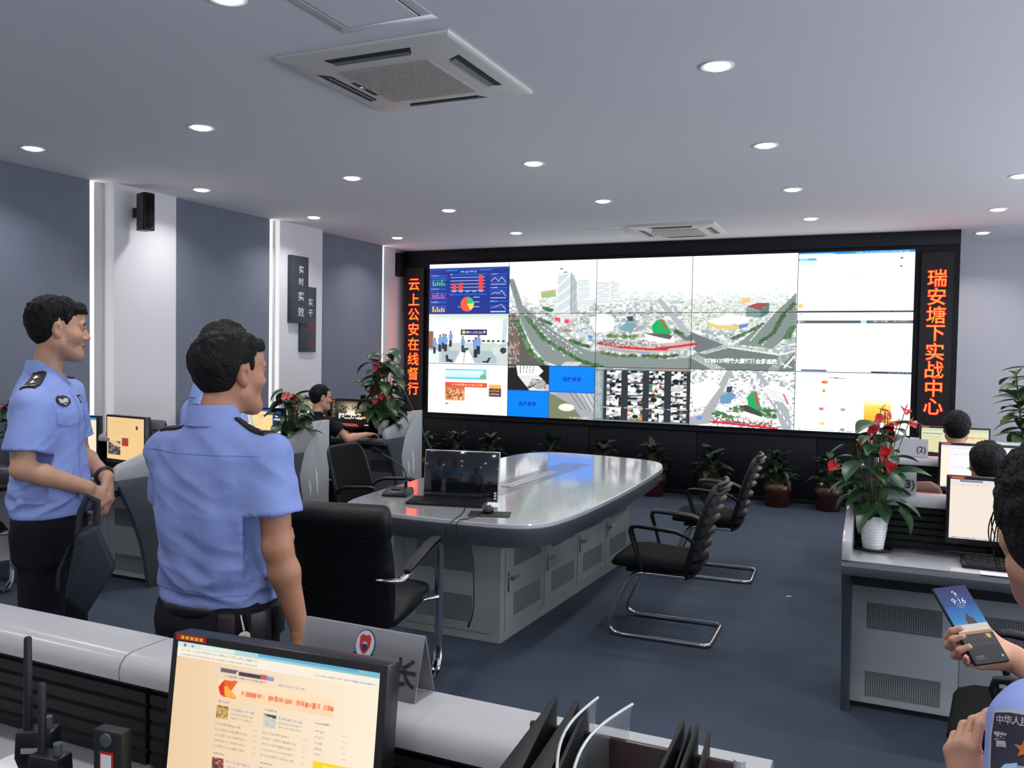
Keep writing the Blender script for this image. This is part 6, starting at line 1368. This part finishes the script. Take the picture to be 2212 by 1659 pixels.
def person(label, loc, rz, J, skin_col, hair_style, shirt, s=1.0, girth=1.0, h=.0045, hs=.006, seed=1, hands=(None, None), standing=True, sleeve=.62, stubble=0, wide=1.0, head_k=None, hair_thick=.012, group=None, ears=True, fold=1.0, trousers=True, noise_amp=.004):
    t = thing('person', label, 'person', loc, rz); hk = head_k or s
    nb, pv = Vector(J['nb']), Vector(J['pelvis']); hc = Vector(J['head']); HM = Matrix.Translation(hc) @ Euler(J.get('hrot', (0, 0, 0)), 'ZXY').to_matrix().to_4x4() if False else Matrix.Translation(hc) @ (Matrix.Rotation(J['hrot'][2], 4, 'Z') @ Matrix.Rotation(J['hrot'][0], 4, 'X') @ Matrix.Rotation(J['hrot'][1], 4, 'Y'))
    allp = [nb, pv, hc + Vector((0, 0, .15)), hc - Vector((0, 0, .1))]
    for sd in 'LR': allp += [Vector(J[c + sd]) for c in ('sh', 'el', 'wr')] + [Vector(J['wr' + sd]) + Vector(J['hd' + sd]).normalized() * .2]
    A = np.array([list(p) for p in allp]); lo, hi = A.min(0) - .14, A.max(0) + .14
    B = Solid(lo, hi, h); head(B, HM, hk, ears, wide)
    nk = HM @ Vector((0, -.022 * hk, -.06 * hk)); B.cap(nb + Vector((0, -.012, -.05)), nk, .060 * s * girth, .054 * hk * wide, .03)
    B.cap(pv, pv.lerp(nb, .82), .10 * s, .10 * s, .03, None, ((0, 1, 0), 1.25))
    for i, sd in enumerate('LR'):
        sh, el, wr = Vector(J['sh' + sd]), Vector(J['el' + sd]), Vector(J['wr' + sd]); B.cap(nb - Vector((0, 0, .12)), sh - Vector((0, 0, .03)), .045 * s, .032 * s, .03)
        B.cap(sh - Vector((0, 0, .025)), sh.lerp(el, .5), .034 * s * girth, .045 * s * girth, .02); B.cap(sh.lerp(el, .5), el, .046 * s * girth, .041 * s * girth, .02); mid = el.lerp(wr, .3); B.cap(el, mid, .040 * s * girth, .043 * s * girth, .02); B.cap(mid, wr, .042 * s * girth, .027 * s, .02)
        hn = hands[i]
        if hn: hand(B, wr, J['hd' + sd], J['hn' + sd], -1 if sd == 'L' else 1, hn['curl'], s * hn.get('k', 1), hn.get('thumb', (.55, .3, .5)), hn.get('spread', .1))
    V, F = B.mesh(); V = relax(V, F, 1); body = skin('body', V, F, M_SKIN, t, head_colors(V, HM, hk, skin_col, stubble=stubble))
    hair(t, HM, hk, seed, hair_style, hair_thick, .0045 if h < .006 else .006, wide, noise_amp)
    # --- shirt
    Sh = Solid(lo, hi, hs); L = (nb - pv).length; FM = axis_frame(pv, nb); g = girth * s
    tab = J.get('shirt_tab') or [(-.035, 0, .003, .182, .134), (-.01, 0, .004, .184, .136), (.03, 0, .006, .182, .132), (.10, 0, .008, .186, .136), (.28, 0, .004, .182, .130), (.50, 0, 0, .186, .130), (.68, 0, -.002, .190, .126), (.80, 0, -.006, .176, .110), (.885, 0, -.012, .138, .088), (.95, 0, -.016, .094, .072), (1.0, 0, -.014, .070, .062)]
    Sh.loft([(z * L, cx * g, cy * g, a * g, b * g) for z, cx, cy, a, b in tab], FM, .03)
    for sd in 'LR':
        sh, el = Vector(J['sh' + sd]), Vector(J['el' + sd]); e = sh.lerp(el, sleeve); dv = (el - sh).normalized()
        Sh.cap(sh + dv * .012 - Vector((0, 0, .018)), e, .061 * g, .078 * g, .05); Sh.cap(nb.lerp(sh, .45) - Vector((0, 0, .040)), sh - Vector((0, 0, .016)), .050 * g, .055 * g, .04)
        if sleeve < .95:
            pl_n = np.array(dv); pl_o = np.array(e)
            Sh.put(e + dv * .06 * s, .105 * s, lambda P: np.maximum(-((P - pl_o) @ pl_n), np.linalg.norm((P - pl_o) - ((P - pl_o) @ pl_n)[..., None] * pl_n, axis=-1) - .098 * s), .003, 'sub')
            Sh.cap(e - dv * .045, e + dv * .1, .058 * g, .073 * g, .004, None, None, 'sub')
    Sh.cap(nb + Vector((0, -.002, .0)), nb + Vector((0, .0, .12)), .054 * s * girth, .06 * s * girth, .006, None, None, 'sub')
    V, F = Sh.mesh(); V = relax(V, F, 1); N = normals(V, F); Q = V - np.array(pv); zz = Q[:, 2] / L
    wob = vnoise(Q * np.array([9, 9, 5]) + 3, seed) * .006 + vnoise(Q @ np.array([[16, 4, 6], [4, 16, -6], [-3, 5, 9]]), seed + 2) * .0045
    rid = np.abs(vnoise(Q @ np.array([[11, 3, 8], [3, 11, -5], [14, -9, 20]]), seed + 9)); waist = np.exp(-((zz - .08) / .13) ** 2)
    wob = wob + (.5 - rid) * .013 * (waist * .9 + .25)
    wob = wob * np.clip((zz + .05) / .1, .15, 1); V = V + N * (wob * fold * s)[:, None]; sm = skin('shirt', V, F, shirt, t); bv = BVHTree.FromPolygons([tuple(p) for p in V], [tuple(p) for p in F])
    # --- collar
    c = MB(); rings = []; seg = 26; top = nb + Vector((0, -.002, .0)); g2 = girth * s
    for i in range(seg + 1):
        a = R(90) + R(16) + (2 * PI - R(32)) * i / seg; ca, sa = math.cos(a), math.sin(a); fr = max(0, sa); dz = -.052 * fr ** 1.5 * s; wing = .040 * max(0, fr - .35) * s
        ring_ = []
        for (rr_, z) in ((.058, -.012), (.0605, .014), (.0625, .038), (.0665, .041), (.071, .033), (.085 + wing, -.020 - wing * 1.7), (.080 + wing, -.022 - wing * 1.7)): ring_.append(top + Vector((ca * rr_ * g2, sa * rr_ * g2 * (1.0 + .12 * fr) - .004, (z * s + dz))))
        rings.append(ring_)
    c.loft(rings, True, True).build('collar', shirt, sm, smooth=50)
    out = dict(t=t, shirt=sm, bvh=bv, body=body, HM=HM, J=J, s=s, L=L)
    if trousers:
        ank = [Vector(J['an' + k2]) for k2 in 'LR']; kn = [Vector(J['kn' + k2]) for k2 in 'LR']; hp = [pv + Vector((-.085 * g, 0, -.06 * s)), pv + Vector((.085 * g, 0, -.06 * s))]
        A = np.array([list(p) for p in ank + kn + hp + [pv]]); T = Solid(A.min(0) - .2, A.max(0) + .16, .009)
        if standing: T.loft([(-.17 * s, 0, -.012 * g, .172 * g, .122 * g), (-.08 * s, 0, -.016 * g, .178 * g, .130 * g), (-.03 * s, 0, -.004, .172 * g, .124 * g), (.02 * s, 0, .0, .160 * g, .114 * g)], Matrix.Translation(pv), .04)
        else: T.ell(pv + Vector((0, .02, -.02)), (.18 * g, .15 * g, .13 * g), .05)
        for a, b, e in zip(hp, kn, ank): T.cap(a, b, .098 * g, .072 * s, .05); T.cap(b, e + Vector((0, -.005, -.02)), .071 * s, .062 * s, .04)
        V, F = T.mesh(); V = relax(V, F, 1); V = V + normals(V, F) * (vnoise(V * np.array([10, 10, 6]), seed + 4) * .006)[:, None]; tr = skin('trousers', V, F, M_TROU, t); out['trousers'] = tr; out['tbvh'] = BVHTree.FromPolygons([tuple(p) for p in V], [tuple(p) for p in F])
        for e in ank:
            b = MB(); fw = .13; rg_ = []
            for (y, w, hgt, b0) in ((-.09, .025, .05, .0), (-.07, .037, .075, 0), (0, .04, .085, 0), (.07, .046, .06, 0), (.13, .044, .045, 0), (.165, .03, .03, .004)):
                rg_.append([(e.x + w * s * math.cos(a), e.y + y * s, max(0.001, hgt * s * .5 + hgt * s * .5 * math.sin(a)) + b0) for a in [2 * PI * k2 / 14 for k2 in range(14)]])
            b.loft(rg_).build('shoe', M_SHOE, t, smooth=60)
    return out
def epaulette(pr, sd, m_bar=2, bar=True, tilt=(0, 0)):
    """black shoulder board with silver pips"""
    J, s = pr['J'], pr['s']; nb, sh = Vector(J['nb']), Vector(J['sh' + sd]); sg = 1 if sd == 'R' else -1
    o = nb.lerp(sh, .73) + Vector((0, -.006, .10)); up = Vector((sg, 0, 0)); pr_ = patch(pr['bvh'], o, (0, 0, -1), (-sg, 0, 0), .052 * s, .105 * s, .001, 'epaulette', mat('black_epaulette', (15, 15, 18), .6), pr['shirt'], .007, 4, 8, lambda a, b: (a * (1 - .25 * max(0, b / .105 / s)), b))
    ms = mat('silver_pip', (205, 205, 205), .35)
    for k in range(m_bar):
        y0 = (-.012 + k * .028) * s; outline(pr['bvh'], o, (0, 0, -1), (-sg, 0, 0), [(0, y0 + .011 * s), (.004 * s, y0 + .003 * s), (.011 * s, y0), (.004 * s, y0 - .003 * s), (0, y0 - .011 * s), (-.004 * s, y0 - .003 * s), (-.011 * s, y0), (-.004 * s, y0 + .003 * s)], .0105, 'silver_pip', ms, pr_)
    if bar: outline(pr['bvh'], o, (0, 0, -1), (-sg, 0, 0), [(-.021 * s, -.041 * s), (.021 * s, -.041 * s), (.021 * s, -.034 * s), (-.021 * s, -.034 * s)], .0105, 'silver_bar', ms, pr_)
def arm_patch(pr, sd, full=False):
    """dark shield shaped sleeve badge"""
    J, s = pr['J'], pr['s']; sh, el = Vector(J['sh' + sd]), Vector(J['el' + sd]); sg = 1 if sd == 'R' else -1; dv = (el - sh).normalized()
    return sh, el, dv, sg

M_SH1 = shirt_mat('light_blue_shirt', (142, 162, 222)); M_SH2 = shirt_mat('blue_shirt', (126, 143, 198)); M_SHB = mat('black_uniform_shirt', (20, 21, 26), .8, spec=.2, bump=(40, .3))
GRIP = [(.5, .7, .4), (.55, .75, .4), (.6, .75, .4), (.65, .75, .4)]
RELAX = [(.25, .35, .25), (.3, .4, .3), (.35, .45, .3), (.45, .5, .3)]
def stand(s, g=1.0, hx=0, hy=.03):
    return dict(pelvis=(0, 0, .955 * s), nb=(0, -.015 * s, 1.475 * s), head=(hx, hy * s, 1.635 * s), hrot=(0, 0, 0), shL=(-.178 * g * s, -.01, 1.400 * s), shR=(.178 * g * s, -.01, 1.400 * s), elL=(-.225 * g * s, -.03, 1.12 * s), elR=(.225 * g * s, -.03, 1.12 * s), wrL=(-.235 * g * s, .03, .87 * s), wrR=(.235 * g * s, .03, .87 * s), hdL=(0, .15, -1), hdR=(0, .15, -1), hnL=(1, 0, 0), hnR=(-1, 0, 0), knL=(-.10 * s, .01, .49 * s), knR=(.10 * s, .01, .49 * s), anL=(-.115 * s, -.02, .085), anR=(.115 * s, -.02, .085))
# 1 - officer at far left, profile, hands clasped on a bag
J = stand(1.02); J.update(head=(.0, .03, 1.665), hrot=(-.03, 0, R(23)), nb=(0, -.015, 1.505), shR=(.165, .0, 1.408), shL=(-.172, .0, 1.430), elR=(.215, -.01, 1.155), elL=(-.215, .02, 1.165), wrR=(.075, .165, 1.065), wrL=(-.06, .185, 1.085), hdR=(-.50, .35, -.6), hnR=(-.35, -.75, -.35), hdL=(.25, .25, -.9), hnL=(.1, -1, -.1))
p1 = person('young man in blue uniform shirt at far left, hands clasped over a bag', (-2.967, 2.262, 0), R(-60), J, (196, 150, 122), 'quiff', M_SH1, 1.02, .90, .0042, .0055, 3, (dict(curl=[(.5, .6, .4), (.55, .7, .4), (.6, .75, .4), (.65, .8, .4)], thumb=(.7, .4, .6)), dict(curl=[(.5, .6, .4), (.6, .7, .4), (.7, .8, .4), (.8, .9, .4)], thumb=(.5, .2, .4))), stubble=.22, wide=.97, head_k=.925, sleeve=.76, hair_thick=.016, fold=1.6, noise_amp=.005)
# 2 - officer seen from behind
J = stand(.945, 1.08); J.update(head=(.0, .045, 1.532), hrot=(.02, R(3), R(-21)), nb=(0, -.02, 1.405), elR=(.222, -.03, 1.055), wrR=(.262, .02, .815), hdR=(.05, .1, -1), hnR=(-1, .2, 0), elL=(-.215, .06, 1.06), wrL=(-.09, .25, 1.04), hdL=(.8, .5, 0), hnL=(0, -.6, -.8))
p2 = person('man in blue uniform shirt seen from behind, head turned right, arm hanging at his side', (-1.77, 1.89, 0), R(3), J, (172, 122, 94), 'flat', M_SH2, .945, 1.03, .0042, .0055, 8, (dict(curl=GRIP), dict(curl=RELAX)), wide=1.06, head_k=.955, hair_thick=.014, sleeve=.66, fold=1.7, noise_amp=.005)
# 3 - officer hidden behind him
J = stand(.97); J.update(hrot=(0, 0, 0), head=(0, .05, 1.585), elL=(-.235, -.0, 1.09), wrL=(-.12, .2, 1.04), hdL=(.8, .5, 0), hnL=(0, -.6, -.8), elR=(.225, .0, 1.09), wrR=(.1, .22, 1.04), hdR=(-.8, .5, 0), hnR=(0, -.6, -.8))
p3 = person('man in blue uniform shirt almost hidden behind the man seen from behind', (-2.46, 2.60, 0), R(-25), J, (196, 146, 116), 'short', M_SH1, .97, .96, .006, .007, 15, (dict(curl=RELAX), dict(curl=RELAX)))
for pr, sds in ((p1, 'LR'), (p2, 'LR'), (p3, 'LR')):
    for sd in sds: epaulette(pr, sd)
# seated operators
def sit(s, top, lean=.06):
    z = top - .235 * s; return dict(pelvis=(0, -.06, .56), nb=(0, -.06 + lean, top - .295 * s), head=(0, lean - .01, top - .118 * s), hrot=(0, 0, 0), shL=(-.17 * s, lean - .05, top - .345 * s), shR=(.17 * s, lean - .05, top - .345 * s), elL=(-.22 * s, lean + .06, .76), elR=(.22 * s, lean + .06, .76), wrL=(-.15, .36, .80), wrR=(.15, .36, .80), hdL=(.2, 1, -.05), hdR=(-.2, 1, -.05), hnL=(0, 0, -1), hnR=(0, 0, -1), knL=(-.12, .36, .50), knR=(.12, .36, .50), anL=(-.12, .33, .085), anR=(.12, .33, .085))
J = sit(.93, 1.255); J.update(hrot=(-.05, 0, R(-22)), elR=(.30, .13, .765), wrR=(.34, .33, .795), hdR=(.12, 1, .05))
p4 = person('seated man in black with glasses at the far left console, right hand on the keyboard', (-5.09, 6.72, 0), R(-14), J, (204, 154, 126), 'short', M_SHB, .93, 1.0, .006, .007, 21, (dict(curl=RELAX), dict(curl=RELAX)), standing=False, hair_thick=.016, noise_amp=.006)
g = MB(); k_ = .93
for sg in (-1, 1): g.tube([p4['HM'] @ Vector((sg * .078 * k_, -.01, .012 * k_)), p4['HM'] @ Vector((sg * .075 * k_, .06, .014 * k_)), p4['HM'] @ Vector((sg * .058 * k_, .105 * k_, .012 * k_))], .0018, 6)
g.build('glasses', M_BLACK, p4['t'])
J = sit(.93, 1.25); J.update(hrot=(.1, 0, 0))
p5 = person('seated man in black shirt seen from behind before the pale yellow monitor', (.385, 6.52, 0), 0, J, (190, 138, 108), 'short', M_SHB, .93, 1.0, .006, .007, 33, (dict(curl=RELAX), dict(curl=RELAX)), standing=False, hair_thick=.015, noise_amp=.005, wide=1.04)
J = sit(.93, 1.17); J.update(hrot=(.0, 0, 0))
p6 = person('seated man with black hair seen from behind before the bright white monitor', (.445, 5.02, 0), 0, J, (190, 138, 108), 'short', M_SHB, .93, 1.0, .006, .007, 41, (dict(curl=RELAX), dict(curl=RELAX)), standing=False, hair_thick=.016, noise_amp=.006, wide=1.04)
J = sit(.93, 1.22); J.update(wrR=(.31, .40, .80), elR=(.28, .16, .77))
p8 = person('seated operator hidden behind the standing officers, only a hand on the desk showing', (-5.0, 5.22, 0), R(0), J, (204, 154, 126), 'short', M_SHB, .93, 1.0, .007, .008, 47, (dict(curl=RELAX), dict(curl=RELAX)), standing=False)
dup(gc, None, (-5.0, 5.04, 0), 0, 'black guest chair under the hidden operator at the middle left console')
# 7 - person with the phone at the right picture edge
P7L, P7R = Vector((.292, 1.270, 0)), R(34)
P7M = Matrix.Translation(P7L) @ Matrix.Rotation(P7R, 4, 'Z'); P7I = P7M.inverted(); P7Q = P7I.to_3x3()
cr, cu, cf = Vector(_r), Vector(_u), Vector(_f)
PC = Vector((.137, 1.784, 1.112))                                   # middle of the phone, held out in front
PR_, PU_ = Vector((.8065, .5876, .0656)), Vector((-.456, .5476, .7015)); PN_ = PR_.cross(PU_)
wr_ = PC + PR_ * .070 - PU_ * .062 - PN_ * .026; dr_ = PR_ * -.95 + PU_ * .22
lw = Vector((.118, 1.400, .955)); dl_ = cr * -.10 + cu * 1 + cf * .2; nl_ = cr * 1 + cf * .5
J = dict(pelvis=(0, -.05, .80), nb=(0, .0, 1.250), head=(-.045, .088, 1.382), hrot=(-.16, 0, R(-26)), shL=(-.145, .0, 1.180), shR=(.150, .02, 1.180), elL=(-.200, -.055, .965), elR=(.235, .16, 1.00), wrL=P7I @ lw, wrR=P7I @ wr_, hdL=P7Q @ dl_, hnL=P7Q @ nl_, hdR=P7Q @ dr_, hnR=P7Q @ PN_, knL=(-.10, .01, .44), knR=(.10, .01, .44), anL=(-.11, -.02, .08), anR=(.11, -.02, .08))
p7 = person('person with loose black hair at the right edge, holding up a phone, badge on sleeve', P7L, P7R, J, (204, 154, 128), 'long', M_SH1, .86, .98, .0040, .005, 55, (dict(curl=[(.45, .5, .4), (.7, .8, .5), (.8, .85, .5), (.9, .9, .5)], thumb=(.45, .25, .3), k=1.0), dict(curl=[(.04, 1.35, .75), (.04, 1.4, .8), (.04, 1.4, .8), (.3, .5, .3)], thumb=(.95, .35, .35), k=1.02)), head_k=.885, noise_amp=.006, sleeve=.80)
epaulette(p7, 'L', 0, True)
b = MB()
for k in range(14):
    a0 = R(100 + 9 * k); bx = Vector((.083 * math.cos(a0), -.014 + .10 * math.sin(a0), .06 - .004 * k)) * .89; e = Vector((bx.x * 1.10, bx.y * 1.08 + .01 * math.sin(k * 2), -.005 - .014 * (k % 5))); m_ = (bx + e) / 2 * 1.22
    pts = [p7['HM'] @ (bx * (1 - u) ** 2 + m_ * 2 * u * (1 - u) + e * u * u) for u in [i / 8 for i in range(9)]]; b.tube(pts, [.0009] * 7 + [.0006, .0003], 5)
b.build('loose_strands', M_HAIR, p7['t'], smooth=60)
# sleeve badge of the person with the phone
sh, el = Vector(J['shL']), Vector(J['elL']); dv = (el - sh).normalized(); out_ = Vector((-.85, -.52, 0)); out_ = (out_ - dv * out_.dot(dv)).normalized(); o_ = sh.lerp(el, .26) + out_ * .07
M_PB, M_PS, M_PO, M_PL, M_PY, M_PW = mat('badge_navy', (44, 42, 62), .7), mat('badge_silver_thread', (176, 176, 182), .6), mat('badge_orange', (206, 110, 36), .6), mat('badge_pale_blue', (150, 190, 220), .6), mat('badge_gold', (220, 156, 40), .6), mat('badge_grey', (150, 154, 168), .6)
def shield(k): return [(a * k, e * k) for a, e in ((-.040, .050), (-.02, .054), (0, .055), (.02, .054), (.040, .050), (.043, .02), (.041, -.015), (.032, -.040), (.015, -.054), (0, -.058), (-.015, -.054), (-.032, -.040), (-.041, -.015), (-.043, .02))]
bd = p7['bvh']; di = -out_; ups = -dv
def fanp(pts, off, name, m, par):
    """surface hugging polygon: outline shrunk towards its middle in rings"""
    cx_, cy_ = sum(p[0] for p in pts) / len(pts), sum(p[1] for p in pts) / len(pts); n = len(pts); rings = [[(cx_ + (p[0] - cx_) * q, cy_ + (p[1] - cy_) * q) for p in pts] for q in (1, .8, .6, .4, .2, .03)]
    v = [p for r_ in rings for p in decal(bd, o_, di, ups, r_, off)]; f = [(i * n + k, i * n + (k + 1) % n, (i + 1) * n + (k + 1) % n, (i + 1) * n + k) for i in range(5) for k in range(n)]
    return MB().add(v, f).build(name, m, par, smooth=60)
bp = fanp(shield(1.0), .002, 'sleeve_badge', M_PS, p7['shirt']); fanp(shield(.93), .0026, 'badge_field', M_PB, bp)
st5 = [(.0115 * (1 if i % 2 == 0 else .42) * math.sin(i * PI / 5), .013 + .0115 * (1 if i % 2 == 0 else .42) * math.cos(i * PI / 5)) for i in range(10)]; fanp(st5, .0034, 'badge_star', M_PO, bp)
fanp([(.024 * math.cos(a), -.026 + .021 * math.sin(a)) for a in np.linspace(0, 2 * PI, 25)[:-1]], .0032, 'badge_globe', M_PW, bp); fanp([(-.016, -.022), (-.008, -.016), (0, -.02), (.008, -.014), (.015, -.024), (.012, -.036), (0, -.043), (-.012, -.038)], .0040, 'badge_globe_gold', M_PY, bp)
for sg in (-1, 1): fanp([(sg * .006, -.003), (sg * .020, -.008), (sg * .029, -.02), (sg * .033, -.032), (sg * .029, -.036), (sg * .025, -.024), (sg * .017, -.012), (sg * .006, -.0075)], .0036, 'badge_ribbon', M_PL, bp)
lettering(bd, o_, di, ups, [(c, .0105, -.029 + k * .0097, .040 + .003 * math.sin(PI * k / 6), .12 * (3 - k) / 3) for k, c in enumerate('中华人民共和国')], .0034, 'badge_lettering', M_PS, bp)
lettering(bd, o_, di, ups, [('警', .018, -.027, .018, .15)], .0034, 'badge_character', M_PS, bp); lettering(bd, o_, di, ups, [('察', .018, .027, .018, -.15)], .0034, 'badge_character', M_PS, bp)
# the phone
t = thing('mobile_phone', 'black mobile phone showing 9:16 held up by the person at the right edge', 'phone', PC, 0)
pm = Matrix(((PR_.x, PU_.x, PN_.x), (PR_.y, PU_.y, PN_.y), (PR_.z, PU_.z, PN_.z))); t.rotation_euler = pm.to_euler()
MB().b2((-.0365, -.078, -.004), (.0365, .078, .0035)).build('phone_body', M_PLASTIC, t, bevel=.0034, seg=3)
p = Paint(110, 230, 70, 150, (30, 40, 90)); p.grad(0, 0, 70, 70, (26, 34, 96), (30, 110, 190)); p.grad(0, 40, 70, 76, (24, 90, 176), (40, 150, 210)); p.poly([(30, 76), (30, 66), (35, 60), (38, 52), (40, 60), (47, 67), (50, 76)], (70, 52, 50)); p.rect(0, 76, 70, 92, (226, 220, 206)); p.rect(0, 90, 70, 95, (190, 140, 96)); p.grad(0, 95, 70, 150, (46, 44, 44), (22, 24, 26))
for k in range(9): p.line([(6 + k * 7, 97), (5 + k * 7, 118)], 1.0, (130, 130, 128), .7)
p.poly([(52, 97), (62, 98), (60, 106), (54, 105)], (230, 190, 80)); p.dash(8, 24, 137, 2, (200, 200, 200), 2); p.dash(8, 28, 141, 2, (180, 180, 180), 4); p.ell(62, 140, 2, 2, (220, 220, 220)); p.dash(28, 46, 39, 2.4, (190, 205, 235), 3, .8); p.dash(32, 44, 43, 2, (190, 205, 235), 5, .7); p.rect(37, 13, 41, 18, (236, 240, 246)); p.line([(34, 13), (34, 10), (37, 10), (38, 13)], 1.2, (236, 240, 246)); p.dash(34, 44, 21, 1.4, (190, 205, 235), 6, .7)
screen_mesh('screen', p.a, lambda u, v: (-.0345 + .069 * u, .076 - .152 * v, .0037), emission_attr('lit_phone_display', .8), t)
b = MB(); put_text(b, '9:16', .017, lambda a, e: (.002 + a, .076 - .152 * 30 / 150 + e, .0040)); b.build('clock_digits', mat('lit_clock_digits', (30, 30, 30), .5, emit=(226, 234, 250), strength=.9), t, smooth=0)
# --- officer at far left: badges, pocket, watch; his bag
bd = p1['bvh']; fr_ = (0, -1, 0)
def f1(x, z): return (x, .2, z)
M_BDG, M_BDS = mat('badge_navy', (44, 42, 62), .7), mat('badge_silver_thread', (176, 176, 182), .6)
pk = patch(bd, f1(.092, 1.335), fr_, (0, 0, 1), .105, .045, .001, 'pocket_flap', M_SH1, p1['shirt'], .003, 8, 4, lambda a, b: (a, b - (.010 * (1 - abs(a) / .0525) if b < 0 else 0))); outline(bd, f1(.092, 1.318), fr_, (0, 0, 1), [(.005 * math.cos(k), .005 * math.sin(k)) for k in np.linspace(0, 6.28, 11)[:-1]], .0055, 'pocket_button', mat('shirt_button', (176, 170, 180), .4), pk)
patch(bd, f1(-.085, 1.335), fr_, (0, 0, 1), .105, .045, .001, 'pocket_flap', M_SH1, p1['shirt'], .003, 8, 4, lambda a, b: (a, b - (.010 * (1 - abs(a) / .0525) if b < 0 else 0)))
wg = [(0, .019), (.014, .022), (.032, .018), (.043, .008), (.034, -.008), (.015, -.017), (0, -.021), (-.015, -.017), (-.034, -.008), (-.043, .008), (-.032, .018), (-.014, .022)]
bb = outline(bd, f1(.092, 1.395), fr_, (0, 0, 1), wg, .004, 'chest_badge', M_BDG, p1['shirt']); outline(bd, f1(.092, 1.395), fr_, (0, 0, 1), [(-.032, .008), (-.014, .012), (0, .005), (.014, .012), (.032, .008), (.020, -.005), (.008, -.013), (-.008, -.013), (-.020, -.005)], .0055, 'badge_wings', mat('pale_badge', (196, 198, 190), .5), bb)
bb = patch(bd, f1(-.075, 1.395), fr_, (0, 0, 1), .066, .03, .001, 'name_tag', M_BDG, p1['shirt'], .003, 6, 3); outline(bd, f1(-.075, 1.395), fr_, (0, 0, 1), [(-.02, -.009), (.024, -.009), (.024, .009), (-.02, .009)], .0055, 'tag_face', mat('pale_badge', (196, 198, 190), .5), bb)
patch(bd, f1(.004, 1.22), fr_, (0, 0, 1), .034, .42, .0, 'button_placket', M_SH1, p1['shirt'], .0028, 4, 30)
def wristband(pr, sd, name, m, r=.031):
    el, wr = Vector(pr['J']['el' + sd]), Vector(pr['J']['wr' + sd]); c = wr.lerp(el, .08); d = (wr - el).normalized(); u = d.orthogonal().normalized(); w = d.cross(u)
    return MB().tube([c + (u * math.cos(a) + w * math.sin(a)) * r for a in np.linspace(0, 2 * PI, 25)[:-1]], .006, 8, True, flat=(1.6, .6)).build(name, m, pr['t'], smooth=60)
wristband(p1, 'L', 'wrist_watch', mat('brown_strap', (52, 34, 36), .45), .032)
M_BAG = mat('dark_navy_nylon', (30, 34, 48), .7, bump=(30, .3), noise=(6, .15))
bl = Vector((-2.645, 2.175, .80)); t = thing('shoulder_bag', 'dark navy bag hanging from the hands of the young man at far left', 'bag', bl, 0)
fwd = Vector((-bl.x, -bl.y, 0)).normalized(); rt_ = Vector((0, 0, 1)).cross(fwd) * 1
ol = [(-.045, .135), (.02, .165), (.085, .0), (-.018, -.175), (-.085, -.10)]
def bagp(a, b, d): return rt_ * a + Vector((0, 0, b)) + fwd * d
m = MB(); m.loft([[bagp(a * .92, b * .92, -.045) for a, b in ol], [bagp(a, b, -.02) for a, b in ol], [bagp(a, b, .02) for a, b in ol], [bagp(a * .92, b * .92, .045) for a, b in ol]]); m.build('bag_body', M_BAG, t, bevel=.012, seg=2, smooth=60)
for d in (-.015, .02): m = MB(); m.tube([bagp(-.04, .13, d), bagp(-.035, .20, d), bagp(-.01, .262, d), bagp(.02, .24, d), bagp(.02, .155, d)], .009, 8, flat=(.5, 1.5)); m.build('handle', M_BAG, t, smooth=60)
m = MB(); m.tube([bagp(-.06, .09, .0), bagp(-.10, .0, .01), bagp(-.105, -.06, .01), bagp(-.08, -.10, .0)], .007, 8, flat=(.5, 1.5)); m.build('shoulder_strap', M_BAG, t, smooth=60)
# --- officer seen from behind: yoke seam, belt gear
bd = p2['bvh']; bk = (0, 1, 0)
patch(bd, (0, -.3, 1.312), bk, (0, 0, 1), .40, .003, .0, 'yoke_seam', mat('shirt_seam', (112, 130, 190), .8), p2['shirt'], .0016, 24, 1)
patch(bd, (0, -.3, .925), bk, (0, 0, 1), .31, .0035, .0, 'waistband_seam', mat('shirt_seam', (112, 130, 190), .8), p2['shirt'], .0016, 24, 1)
T2 = p2['t']; M_BRN = mat('dark_brown_leather', (44, 34, 34), .45)
def hip(a, z, r=.0): return Vector((.166 * math.cos(a) * (1 + r), -.012 + .121 * math.sin(a) * (1 + r), z))
m = MB(); m.tube([hip(a, .872, -.02) for a in np.linspace(0, 2 * PI, 41)[:-1]], .015, 8, True, flat=(1.1, .35)); m.build('belt', M_BELT, T2, smooth=60)
def pouch(a, z, w, hh, d, name, mm):
    c = hip(a, z, .12); m = MB(); m.box((0, 0, 0), (w, d, hh)); return m.build(name, mm, T2, bevel=.006, loc=c, rot=(0, 0, a + PI / 2))
pouch(R(-50), .835, .045, .09, .03, 'leather_pouch', M_BRN); q = pouch(R(-18), .83, .07, .10, .035, 'belt_pouch', M_BELT); pouch(R(12), .84, .06, .09, .035, 'belt_pouch', M_BELT)
for nm, rr_, yy, mm in (('badge_disc', .019, -.0, mat('pale_badge', (196, 198, 190), .5)), ('badge_centre', .0115, -.003, mat('badge_gold', (220, 156, 40), .6))):
    MB().lathe([(.001, -.002), (rr_, -.002), (rr_, .002), (.001, .002)], 24).build(nm, mm, T2, loc=hip(R(-36), .815, .26) + Vector((.0, yy, 0)), rot=(PI / 2, 0, R(54)))
MB().tube([hip(R(-36), .872, .1), hip(R(-36), .835, .24)], .004, 8).build('badge_clip', M_STEEL, T2)
MB().ell((0, 0, 0), (.008, .004, .008), 12, 8).build('trouser_button', M_STEEL, T2, loc=decal(p2['tbvh'], (-.02, -.3, .80), bk, (0, 0, 1), [(0, 0)], .002)[0])
